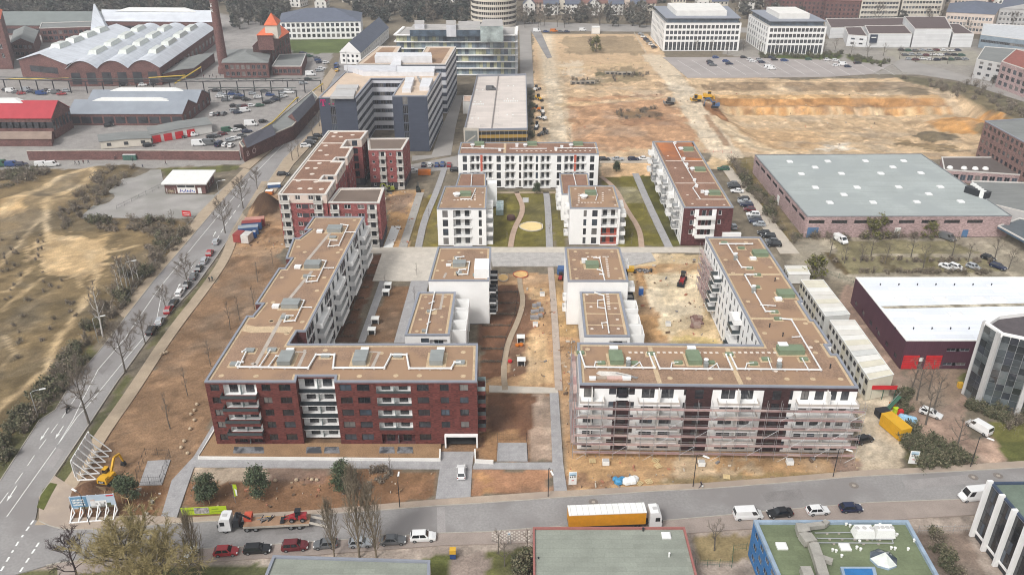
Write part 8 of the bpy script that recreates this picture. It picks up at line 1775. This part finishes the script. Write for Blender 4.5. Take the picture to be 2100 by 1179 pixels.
# fences, pens and the trellis bridge
def fence(label, px, h, step, m_, mesh=True, rails=2, cat='fence', name='fence', w=.06, infill=None):
    pts = resample(PL(px), step); t = thing(name, label, cat, (*pts[0], 0))
    for p in pts: b = MB(); b.bar((*p, 0), (*p, h), w, w, m_); wpart(t, 'post', b)
    b = MB()
    for a, c in zip(pts[:-1], pts[1:]):
        for k in range(rails): z = h * (k + .6) / rails * .98; b.bar((*a, z), (*c, z), .03, .03, m_)
        if mesh:
            for q in range(1, int(math.dist(a, c) / .4)): u = q * .4 / math.dist(a, c); x, y = a[0] + (c[0] - a[0]) * u, a[1] + (c[1] - a[1]) * u; b.bar((x, y, .1), (x, y, h), .015, .015, m_)
        if infill: b.face([(*a, .1), (*c, .1), (*c, h - .05), (*a, h - .05)], infill)
    wpart(t, 'mesh', b); return t
for lab, q, mth in (('dark mesh fence round the grey bin yard beside the excavator', [(282, 980), (300, 935), (350, 938), (331, 992), (284, 994)], 2.2), ('dark mesh fence round the paved bin yard right of the garage drive', [(1019, 944), (1020, 905), (1080, 905), (1082, 944)], 2.2)): fence(lab, q, mth, 2.0, DARKM)
sheet('yard', [(285, 995), (303, 945), (350, 942), (332, 993)], .06, PAVE); sheet('yard', [(1019, 945), (1021, 908), (1080, 908), (1082, 945)], .09, PAVE)
fence('dark fence across the kiosk yard', [(240, 430), (300, 400), (350, 375)], 1.6, 3, DARKM); fence('steel fence along the left street pavement and scrub bank', [(250, 635), (300, 565), (375, 480), (398, 455)], 1.8, 3.5, STEEL)
fence('white site fence at the end of the pit access', [(1445, 312), (1500, 315)], 1.1, 3, RDM, False, 2, 'barrier', 'barrier'); fence('dark green gate fence left of the blue office', [(1425, 1160), (1500, 1163), (1503, 1130), (1530, 1128)], 1.8, 2, GRN); fence('grey mesh gate between blue office and white office', [(1882, 1092), (1990, 1090)], 1.8, 2.5, STEEL)
fence('white low fence along the far building land', [(1300, 70), (1325, 112)], 1.6, 3, CONC, True); fence('steel fence beside the warehouse lawn', [(1500, 338), (1545, 335)], 1.8, 3, STEEL); fence('wire fence above the plum warehouse', [(1690, 562), (1750, 580)], 1.6, 3, GRN); fence('garden fence behind the curved path', [(1040, 600), (1062, 600), (1055, 650), (1038, 690), (1028, 750)], .8, 1.6, DARKM)
for lab, pts_, h in (('long dark pipe bridge on posts before the factory halls', [(-20, 187), (180, 192), (420, 192), (660, 190)], 6.0), ('short dark pipe bridge on posts over the factory yard', [(432, 208), (610, 209)], 5.5)):
    ps = resample(PL(pts_), 8.0); t = thing('pipe_bridge', lab, 'pipe bridge', (*ps[0], 0)); b = MB()
    for p in ps: q = MB(); q.bar((*p, 0), (*p, h), .4, .4, DARKM); wpart(t, 'post', q)
    for a, c in zip(ps[:-1], ps[1:]): b.bar((*a, h), (*c, h), .9, .25, DARKM); b.bar((*a, h + 1.2), (*c, h + 1.2), .9, .2, M('bridge_green', (.06, .075, .07), .6)); b.bar((*a, h), (*c, h + 1.2), .12, .12, DARKM)
    wpart(t, 'truss', b)
YP = M('pipe_yellow', (.60, .42, .06), .5, .05)
for k, (lab, p3) in enumerate((('yellow gas pipe climbing along the gatehouse roof', [(492, 296, 5), (560, 250, 6.5), (608, 202, 7), (612, 200, 7)]), ('yellow gas pipe beside the factory annex', [(305, 160, 5), (380, 155, 5), (358, 172, 3), (412, 138, 7)]), ('yellow gas pipe at the far end of the gatehouse', [(634, 192, 5), (662, 172, 5.5)]), ('yellow pipe along the foot of the left factory hall', [(12, 163, 3), (145, 161, 3)]))):
    b = MB(); ps = [(*P(x, y, z), z) for x, y, z in p3]; o = ps[0]; b.tube([(p[0] - o[0], p[1] - o[1], p[2] - o[2]) for p in ps], .28, YP, 6); [b.tube([(p[0] - o[0], p[1] - o[1], -o[2]), (p[0] - o[0], p[1] - o[1], p[2] - o[2])], .12, STEEL, 4) for p in ps]; solid('gas_pipe', b, lab, 'pipe', o)
# containers, bins, stacks
CB = lambda n, c: M('container_' + n, c, .55, .12, .6, .08, 4)
def container(label, px, py, L, w, h, ang, m_, name='container', cat='container', top=None):
    t = thing(name, label, cat, (*P(px, py), 0), R(ang)); b = MB(); b.box(0, 0, .1, L, w, h, m_); lpart(t, 'shell', b); b = MB(); n = int(L / .45); [b.box(-L / 2 + .25 + k * .45, s * (w / 2 + .02), .25, .2, .05, h - .3, m_) for k in range(n) for s in (-1, 1)]; lpart(t, 'rib', b); b = MB(); b.box(0, 0, h + .1, L + .06, w + .06, .08, top or m_); lpart(t, 'roof', b)
cr, cb, cw = CB('red', (.28, .05, .045)), CB('blue', (.05, .11, .25)), CB('white', (.55, .53, .50)); cg = CB('greyblue', (.28, .32, .36))
for k, (lab, px, py, m_, tp) in enumerate((('red site container with pinkish roof, farthest of the pile by the footpath', 524, 463, cr, CB('rose', (.5, .25, .2))), ('blue site container behind the grey roofed one', 518, 470, cb, cr), ('blue container with grey roof in the middle of the pile', 511, 480, cb, cg), ('dark red container at the near left end of the pile', 492, 493, cr, None), ('white container at the near end of the pile', 508, 495, cw, None))): container(lab, px, py, 6 if k < 3 else 3.6, 2.4, 2.5, (12, 12, 12, 80, 80)[k], m_, top=tp)
container('yellow site container on the sandy entrance lane', 1833, 885, 6.0, 2.6, 2.7, 108, M('container_yellow', (.62, .34, .015), .5, .08)); container('dark skip left of the yellow container', 1808, 852, 2.6, 1.8, 1.4, 10, DARKM, 'skip', 'skip')
for k, (x, y) in enumerate(((1848, 860), (1856, 862), (1864, 864), (1872, 866), (1858, 876), (1866, 878), (1852, 868))): b = MB(); b.lathe(0, 0, [(.3, .05), (.7, .2), (.75, .8), (.6, 1.2), (.2, 1.35)], M('bale_blue', (.30, .50, .66), .4, .2, 2, .2, 6), 10); solid('wrapped_bale', b, 'pale blue wrapped bale behind the yellow container', 'bale', (*P(x, y), .3 * (k > 4) * 0), 'blue bales behind the yellow container')
for k, (x, y, m_, lab) in enumerate(((1836, 846, LIME, 'green bin by the site stair'), (1845, 850, RDM, 'red bin by the site stair'), (1828, 836, PAINT['orange'], 'orange bin under the site stair'), (929, 1142, PAINT['yellow'], 'yellow and blue post box on the bottom pavement'), (1968, 794, PAINT['yellow'], 'yellow round bin by the glass tower'))):
    b = MB(); b.box(0, 0, 0, 1.0, .9, 1.1, m_ if k != 3 else PAINT['blue']); b.box(0, 0, 1.1, 1.05, .95, .12 if k != 3 else .8, m_); solid('bin', b, lab, 'bin', (*P(x, y), 0))
def toilet(label, px, py, m_, ang=0): t = thing('portable_toilet', label, 'portable toilet', (*P(px, py), 0), ang); b = MB(); b.box(0, 0, 0, 1.15, 1.15, 2.1, m_); lpart(t, 'cabin', b); b = MB(); b.box(0, -.59, .1, .8, .04, 1.8, m_); lpart(t, 'door', b); b = MB(); b.box(0, 0, 2.1, 1.2, 1.2, .2, GREYW, 0, .7); lpart(t, 'roof', b)
BT = MS('toilet_blue', (.02, .12, .42), .5); toilet('blue portable toilet right of the white courtyard block', 1314, 604, BT); toilet('blue portable toilet at the end of the container pile', 523, 487, BT)
for k in range(5): toilet('green portable toilet at the old brick wall, %s from the left' % ORD[k], 257 + k * 5.2, 328, M('toilet_green', (.06, .14, .11), .5))
container('blue and white site trailer at the kerb above the spoil heap', 563, 384, 4.5, 2.2, 1.2, 10, cb, 'trailer', 'trailer', SKYM); container('orange site container near the madder wing', 871, 358, 4.6, 2.2, 1.6, 0, PAINT['orange']); container('orange and white barrier stack by the trailer', 553, 398, 2.5, 2, 1.2, 0, PAINT['orange'], 'barrier_stack', 'barrier', SKYM)
for k, (x, y) in enumerate(((796, 591), (792, 605), (770, 662), (763, 684), (1068, 700), (1069, 747))):
    t = thing('garden_shed', 'small white flat roofed garden box, %s from the plaza' % ORD[k], 'shed', (*P(x, y), 0), 0, 'white garden boxes in the lower courtyard'); b = MB(); b.box(0, .2, 0, 1.7, 1.1, 1.3, DARKM); [b.box(s * .8, 0, 0, .12, 1.5, 1.35, SKYM) for s in (-1, 1)]; lpart(t, 'body', b); b = MB(); b.box(0, 0, 1.35, 2.0, 1.8, .16, SKYM); lpart(t, 'roof', b)
PAL = M('pallet_stone', C(140, 138, 140), .9, .2, 1, .2, 5); rs = random.Random(6)
for k, (x, y) in enumerate(((1092, 655), (1100, 655), (1108, 650), (1093, 642), (1101, 640), (1110, 638), (1096, 630), (1105, 628))):
    t = thing('paver_pallet', 'pallet of grey paving stones in the middle strip, %s from the near left' % ORD[k], 'pallet', (*P(x, y), 0), .1, 'pallets of paving stones'); b = MB(); b.box(0, 0, 0, 1.2, 1.0, .14, W_); lpart(t, 'pallet', b); b = MB(); b.box(0, 0, .14, 1.1, .95, rs.uniform(.5, 1.0), PAL); lpart(t, 'load', b)
for k, (x, y) in enumerate(((1242, 951), (1438, 953), (1619, 950), (1370, 667), (1098, 668), (1112, 606))): b = MB(); b.box(0, 0, 0, 1.3, 1.1, .9, SKYM); b.box(0, 0, .9, 1.1, .9, .12, GREYW); solid('white_crate', b, ('white wrapped pallet before the scaffolding, left one', 'white wrapped pallet before the scaffolding, middle one', 'white wrapped pallet before the scaffolding, right one', 'white box beside the brick stacks in the sandy courtyard', 'low white crate at the end of the paving pallets', 'pale pallet stack on the sand in the middle strip')[k], 'pallet', (*P(x, y), 0))
for k in range(14): b = MB(); b.box(0, 0, 0, rs.uniform(.5, 1.1), rs.uniform(1.4, 2.2), rs.uniform(.3, 1.1), rs.choice((M('plank_stack', C(128, 100, 92), .9, .2), M('panel_stack', C(150, 130, 120), .9, .2)))); solid('panel_stack', b, 'brownish formwork stack in the sandy right courtyard', 'stack', (*P(1425 + (k % 5) * 4.5 - 5, 655 + (k // 5) * 7), 0), 'formwork stacks', rs.uniform(-.4, .4))
for k, (x, y, m_, s) in enumerate(((1268, 990, BT, 1.0), (1276, 986, BT, .9), (1285, 990, SKYM, 1.1), (1296, 988, SKYM, 1.2), (1302, 984, SKYM, .9), (1262, 984, BT, .7))): b = MB(); b.lathe(0, 0, [(.5 * s, 0), (.9 * s, .2 * s), (.8 * s, .7 * s), (.4 * s, 1.0 * s)], M('tarp_blue', (.06, .25, .45), .6, .3, 2, .2) if m_ is BT else SKYM, 7); solid('tarp_heap', b, '%s tarpaulin heap by the pavement' % ('blue' if m_ is BT else 'white'), 'tarpaulin', (*P(x, y), 0), '%s tarpaulin heaps' % ('blue' if m_ is BT else 'white'))
for k, (x, y) in enumerate(((1215, 945), (1345, 945), (1350, 955), (1490, 978), (1310, 990), (1330, 988))): b = MB(); [b.box(0, q * .28 - .5, .12 * (k % 2), 1.3, .16, .08, W_) for q in range(5)]; [b.box(q * .55, 0, 0, .1, 1.2, .12, W_) for q in (-1, 0, 1)]; solid('wood_pallet', b, 'empty wooden pallet on the dirt before the scaffolding, %s listed from the left' % ORD[k], 'pallet', (*P(x, y), 0), 'empty pallets before the scaffolding', k)
container('white wrapped machine with yellow tank at the courtyard corner', 1292, 556, 2.2, 1.4, 1.2, 0, PAINT['yellow'], 'mixer', 'mixer'); container('blue truck bed left of the white courtyard block', 1150, 560, 2.6, 1.8, 1.6, 80, cb, 'site_trailer', 'trailer')
b = MB(); rs2 = random.Random(3)
for k in range(26): b.box(rs2.uniform(-2.5, 2.5), rs2.uniform(-1.2, 1.2), 0, rs2.uniform(.3, .8), rs2.uniform(.3, .8), rs2.uniform(.2, .7), rs2.choice((PAL, DARKM, BARK)), rs2.uniform(0, 3))
tag(solid('rubble', b, None, None, (*P(1318, 556), 0)), kind='stuff')
for k, (x, y) in enumerate(((404, 830), (399, 842), (392, 850), (399, 862), (390, 880), (378, 905), (372, 918), (385, 930), (337, 725), (342, 723), (331, 727), (608, 985), (640, 984), (650, 985), (565, 986))): b = MB(); b.lathe(0, 0, [(.3, 0), (.42, .15), (.34, .4), (.12, .5)], M('boulder', C(176, 158, 134), .9, .2, 2, .2), 6); o = solid('boulder', b, 'pale boulder lying at the edge of the brown field', 'boulder', (*P(x, y), 0), 'boulders in the brown field', k)
# loose site litter: too many bits to count
def litter(name, polys, n, smax, cols):
    b = MB(); r_ = random.Random(n); mm = [M('litter_%d' % i, c, .9, .2) for i, c in enumerate(cols)]; o_ = P(*polys[0][0])
    for pl in polys:
        pl = PL(pl); x0, x1, y0, y1 = min(p[0] for p in pl), max(p[0] for p in pl), min(p[1] for p in pl), max(p[1] for p in pl); k = 0
        while k < n:
            x, y = r_.uniform(x0, x1), r_.uniform(y0, y1); k += 1
            if inpoly(np.array([x]), np.array([y]), pl)[0]: q = r_.random() ** 3; b.box(x - o_[0], y - o_[1], -.12, .12 + smax * q, .10 + smax * .5 * r_.random() * q, .2 + .25 * q, r_.choice(mm), r_.uniform(0, 3))
    tag(solid(name, b, None, None, (*o_, 0)), kind='stuff')
LC = [C(176, 156, 130), C(150, 126, 100), C(190, 180, 166), C(110, 92, 76), C(172, 120, 96), C(134, 132, 132)]
litter('site_debris', [[(1165, 925), (1770, 930), (1760, 970), (1170, 1005)], [(1290, 525), (1450, 525), (1550, 700), (1300, 700)], [(1075, 590), (1185, 590), (1185, 790), (1050, 790)], [(790, 390), (865, 390), (840, 500), (790, 500)], [(475, 480), (560, 440), (595, 515), (480, 525)], [(1160, 690), (1178, 690), (1180, 930), (1160, 930)]], 120, 1.0, LC)
litter('stones', [[(1150, 130), (1340, 110), (1480, 300), (1170, 300)], [(1440, 180), (1960, 190), (2000, 300), (1600, 310)], [(140, 1000), (340, 1000), (300, 1060), (150, 1050)], [(380, 990), (890, 970), (890, 1015), (390, 1050)]], 110, .8, LC)
# planting rows in the beds
its = []
for a, b_, n in (((752, 545), (776, 545), 5), ((742, 566), (768, 566), 6), ((725, 590), (757, 590), 7), ((712, 612), (748, 612), 7), ((698, 636), (740, 636), 8), ((682, 662), (732, 662), 9), ((662, 690), (726, 690), 11), ((990, 600), (1064, 600), 14), ((990, 622), (1066, 622), 14), ((992, 645), (1060, 645), 13), ((990, 668), (1048, 668), 12), ((990, 692), (1040, 692), 11), ((988, 716), (1034, 716), 11), ((986, 742), (1030, 742), 11), ((762, 530), (700, 690), 40)):
    (x0, y0), (x1, y1) = P(*a), P(*b_); n = int(n * 2.2)
    for k in range(n): s = rs.uniform(.15, .26); its.append((SH[6 + k % 2], x0 + (x1 - x0) * k / n, y0 + (y1 - y0) * k / n, 0, s, s * 1.5, k))
joined('planting', its, stuff=True)
# play areas
def pit(label, px, py, rx, ry, m_, rim): x, y = P(px, py); t = thing('sandpit', label, 'sandpit', (x, y, 0)); b = MB(); pr = [(x + rx * math.cos(q * .393) * (1 + .12 * math.sin(q)), y + ry * math.sin(q * .393)) for q in range(16)]; b.prism(pr, 0, .10, m_); wpart(t, 'sand', b); b = MB(); ring(b, [(x + (p[0] - x) * 1.08, y + (p[1] - y) * 1.1) for p in pr], pr, 0, .22, rim); wpart(t, 'rim', b)
SNDM = M('play_sand', C(222, 198, 142), .95, .06, .5, .1, 5); pit('pale sandpit in the lawn of the upper courtyard', 1090, 465, 3.4, 3.6, SNDM, CONC); pit('round red edged sandpit in the lower courtyard', 1068, 563, 1.9, 2.1, M('play_sand2', C(214, 176, 118), .95), M('rim_red', C(176, 90, 70), .9)); pit('half round sandpit beside the white block, lower courtyard', 1032, 570, 1.3, 2.2, MATS['play_sand2'], CONC)
for k, (x, y, s, m_) in enumerate(((1048, 450, 1.3, M('umbrella_brown', (.09, .045, .04), .8)), (1069, 708, .5, PAINT['orange']), (1061, 709, .5, PAINT['orange']), (1046, 742, .5, RDM))): b = MB(); b.lathe(0, 0, [(s, 0), (s * 1.1, s * .5), (s, s), (s * .7, s * 1.1)], m_, 9); solid('tub', b, ('brown round garden tub on the upper lawn', 'orange bucket beside the garden box, right', 'orange bucket beside the garden box, left', 'red bucket by the garden fence')[k], 'tub', (*P(x, y), 0))
mb = MB(); [mb.box(0, k * 1.8, 0, 2.4, 1.6, 1.9, GLT) for k in range(5)]; solid('greenhouse', mb, 'row of pale glass winter gardens right of the left white block', 'winter garden', (*P(1025, 440), 0))
sheet('foil', [(786, 508), (805, 508), (822, 464), (803, 464)], .08, SKYM); sheet('terrace', [(1072, 406), (1084, 406), (1084, 415), (1072, 415)], .075, GREYW)
mb = MB()
for i in range(16):
    for j in range(7):
        if (i + j) % 2: x, y = P(1010 + i * 5, 1090 + j * 3); mb.box(x, y, .05, .3, .34, .02, CONC)
struct('checker_paving', mb)
retire()
# ================================================================ far suburbs and woods
FT = [(trunk_mesh(4, .25), leafy(80 + k, 300, 3.2, 7, 1.0, [LEAFF, LEAFF, LEAFFD][:3 if k % 2 else 2], 2, 12, 30)) for k in range(4)] + [(trunk_mesh(4, .2), leafy(86 + k, 320, 2.4, 9, .95, [LEAFFD], 1, 14, 0, .8)) for k in range(2)] + [tree_mesh(90 + k, 11, 4, 9, 6, 8, BARK, TWIG, .6, .25, .02, .2, .12) for k in range(2)]
rs = random.Random(11)
def wood(n, x0, x1, y0, y1, label, group, kinds=(0, 1, 2, 3, 0, 1, 4, 6, 7), s0=.8, s1=1.4):
    for k in range(n):
        px, py = rs.uniform(x0, x1), rs.uniform(y0, y1); x, y = P(px, py); t = thing('far_tree', label, 'tree', (x, y, 0), rs.uniform(0, 6), group); s = rs.uniform(s0, s1); t.scale = (s, s, s * rs.uniform(.85, 1.15)); T, K = FT[rs.choice(kinds)]; link('trunk', T, t); link('crown', K, t)
def mass(n, x0, x1, y0, y1, kinds=(0, 1, 2, 3, 0, 1, 4, 2), s0=.8, s1=1.4):
    its = []
    for k in range(n):
        x, y = P(rs.uniform(x0, x1), rs.uniform(y0, y1)); s = rs.uniform(s0, s1); its.append((FT[rs.choice(kinds)][1], x, y, -.5, s, s, rs.uniform(0, 6)))
    joined('woodland', its, stuff=True)
mass(150, -30, 430, 12, 40); mass(120, 0, 1000, -12, 12); mass(120, 1000, 2140, -14, 12); mass(60, 730, 960, 14, 42, (0, 1, 4, 5, 2)); mass(60, 470, 590, 8, 40)
wood(60, -20, 430, 24, 46, 'tree in the wood behind the factory halls', 'wood behind the factory'); wood(18, 470, 575, 20, 62, 'tree between chimney and white palace', 'trees by the palace'); wood(40, 740, 960, 16, 52, 'tree in the park behind the glass offices', 'park behind the glass offices', (0, 1, 4, 5, 6, 2)); wood(62, 1060, 1340, 34, 58, 'bare tree along the far railway line', 'trees along the railway', (6, 7, 0, 6, 7, 2), .8, 1.2)
wood(34, 1500, 1760, 22, 42, 'bare tree behind the white office cubes', 'trees behind the cubes', (6, 7, 0, 2)); wood(40, -40, 2140, -4, 16, 'tree on the skyline of the far suburb', 'trees of the far suburb', (0, 1, 2, 3, 4, 6)); wood(24, 1780, 2120, 40, 75, 'bare tree among the far right blocks', 'trees among the far blocks', (6, 7, 0)); wood(8, 1990, 2100, 150, 185, 'bush tree by the far right road', 'trees by the far right road', (0, 6), .35, .5)
HW = [WHITE2, BEIGE, BRICKO, GREYW, CREAM]; HR = [SLT, M('roof_tile_brown', C(122, 92, 84), .9, .1), M('roof_tile_red', C(164, 104, 84), .9, .1), RGG]; WN = ['white', 'beige', 'brick', 'grey', 'cream']; RN = ['slate', 'brown', 'red', 'felt']
HM = {}
def house(px, py, L, w, h, rh, ang, wi, ri, label, group, cat='house', n=4, fl=2):
    key = (round(L), round(w), round(h), rh, wi, ri, n, fl)
    if key not in HM:
        L, w, h = key[:3]; W = MB(); W.box(0, 0, 0, L, w, h, HW[wi]); [W.face([(s * L / 2, -w / 2, h), (s * L / 2, w / 2, h), (s * L / 2, 0, h + rh)][::s], HW[wi]) for s in (1, -1)]; Rf = MB(); o = .4
        for s in (1, -1): Rf.face([(-L / 2 - o, -s * (w / 2 + o), h - .2), (L / 2 + o, -s * (w / 2 + o), h - .2), (L / 2 + o, 0, h + rh + .1), (-L / 2 - o, 0, h + rh + .1)][::s], HR[ri])
        Rf.box(L * .3, 0, h + rh - .6, .8, .8, 1.6, BRICKO); N_ = MB(); [N_.box(-L / 2 + L * (k + .5) / n, s * (w / 2 + .02), 1 + q * 2.9, 1.2, .06, 1.5, GL[1]) for k in range(n) for q in range(fl) for s in (-1, 1)]; [N_.box(s * (L / 2 + .02), w * d, 1 + q * 2.9, .06, 1.1, 1.5, GL[1]) for s in (-1, 1) for q in range(fl) for d in (-.22, .22)]
        HM[key] = (W.mesh('wall'), Rf.mesh('roof'), N_.mesh('window'))
    t = thing('house', label, cat, (*P(px, py), 0), R(ang), group)
    for nm, me_ in zip(('wall', 'roof', 'window'), HM[key]):
        o_ = link(nm, me_, t)
        if nm == 'window': o_['kind'] = 'stuff'
for k in range(46):
    px = -10 + k * 48 + rs.uniform(-12, 12)
    if 395 < px < 470 or 950 < px < 1070: continue
    py = rs.choice((4, 8, 13, 18)); wi, ri = rs.choice((0, 0, 1, 2, 4)), rs.choice((0, 1, 2, 2)); house(px, py, rs.choice((10, 13)), 9, rs.choice((6, 7)), 4.5, rs.choice((0, 8, 90, 75)), wi, ri, '%s house with %s roof on the far edge, %s from the left' % (WN[wi], RN[ri], ORD[k]), 'houses of the far suburb')
for k in range(12): wi = (0, 4, 0, 1)[k % 4]; house(1085 + k * 22, 30 - (k % 2) * 2, 11, 9, 8, 4.5, (2, 88)[k % 3 == 0], wi, (0, 1)[k % 2], '%s terraced house beyond the railway, %s from the left' % (WN[wi], ORD[k]), 'terraced houses beyond the railway', fl=3, n=3)
for k, (x, y) in enumerate(((1630, 34), (1675, 36), (1720, 40), (1600, 20), (1650, 20), (1700, 22))): house(x, y, 24, 11, 14, 4, -8, 2, 1, 'long brick tenement with pale balconies, %s of the far right row' % ORD[k], 'brick tenements at the far right', 'building', 8, 4)
hb('office_building', 'beige office block with window bands behind the museum, left', [(1760, 45), (1838, 45), (1845, 28), (1775, 28)], 0, 15, BEIGE, MATS['roof_grey'], 0, ((0, 12, [2, 5.5, 9, 12], 1.8, 1.7),)); hb('office_building', 'taller beige office block behind the museum, right', [(1842, 45), (1925, 45), (1935, 22), (1852, 24)], 0, 18, BEIGE, MATS['roof_grey'], 0, ((0, 12, [2, 5.5, 9, 12.5, 15], 1.8, 1.7),))
hb('apartment_block', 'cream old town block with many windows at the far right', [(1932, 66), (2030, 72), (2045, 48), (1940, 46)], 0, 13, CREAM, SLT, 4, ((0, 13, [1.5, 5, 8.6], 1.5, 2),), hip=True); hb('apartment_block', 'grey old town block cut by the right edge at the far top', [(2040, 58), (2150, 62), (2150, 38), (2050, 38)], 0, 13, GREYW, SLT, 4, ((0, 13, [1.5, 5, 8.6], 1.5, 2),)); hb('apartment_block', 'cream tower block behind the old town blocks', [(1950, 24), (2020, 26), (2030, 10), (1960, 10)], 0, 16, CREAM, SLT, 4, ((0, 9, [2, 6, 10], 1.6, 2),)); hb('apartment_block', 'pale block at the far top right corner', [(2040, 24), (2130, 26), (2130, 8), (2050, 8)], 0, 15, WHITE2, SLT, 4, ((0, 9, [2, 6, 10], 1.6, 2),))
hb('warehouse', 'pale roofed blue grey hall at the right edge', [(2005, 98), (2110, 112), (2125, 80), (2010, 74)], 0, 8, M('hall_bluegrey', CV(120, 132, 142), .7), M('roof_pale', C(190, 192, 194), .8, .1), 0, ((0, 10, [3.5], 3, 1.6),)); hb('office_building', 'grey plastered house with small paired windows by the far road', [(1993, 160), (2070, 175), (2110, 140), (2010, 132)], 0, 10, GREYW, RGG, 0, ((0, 4, [2, 5.4, 7.6], 2, 1.4),)); hb('office_building', 'white framed brick office at the right edge by the far road', [(2040, 178), (2150, 220), (2180, 180), (2070, 150)], 0, 13, BRICKG, M('roof_red_felt', C(140, 84, 74), .9), 0, ((0, 9, [1.5, 5, 8.6], 2.6, 2.2),))
hb('shed', 'grey shed on the far building land', [(1213, 70), (1230, 70), (1230, 66), (1213, 66)], 0, 4, WHITE2, SKYM, 0)
for k, (x, y) in enumerate(((1185, 172), (1205, 171), (1255, 152), (1280, 153))): mb = MB(); mb.box(0, 0, 0, 8, 2.5, 1.2, M('ruin_concrete', C(150, 140, 126), .9, .25, .5, .2)); [mb.box(-2.5 + q * 2.5, -1.3, .2, 1.5, .1, .8, DARKM) for q in range(3)]; solid('ruin_wall', mb, 'low broken concrete foundation on the building land, %s from the left' % ORD[k], 'ruin', (*P(x, y), 0), 'foundations on the building land')
# the air itself: faint winter haze
hz = bpy.data.materials.new('haze_air'); hz.use_nodes = True; N = hz.node_tree.nodes; N.remove(N['Principled BSDF']); pv_ = N.new('ShaderNodeVolumePrincipled'); pv_.inputs['Color'].default_value = (.93, .95, 1, 1); pv_.inputs['Density'].default_value = HAZE; pv_.inputs['Anisotropy'].default_value = .2
hz.node_tree.links.new(pv_.outputs[0], N['Material Output'].inputs['Volume'])
if HAZE > 0: mb = MB(); mb.box(0, 3350, -8, 10400, 7700, 130, hz); tag(solid('haze', mb, None, None), kind='stuff')
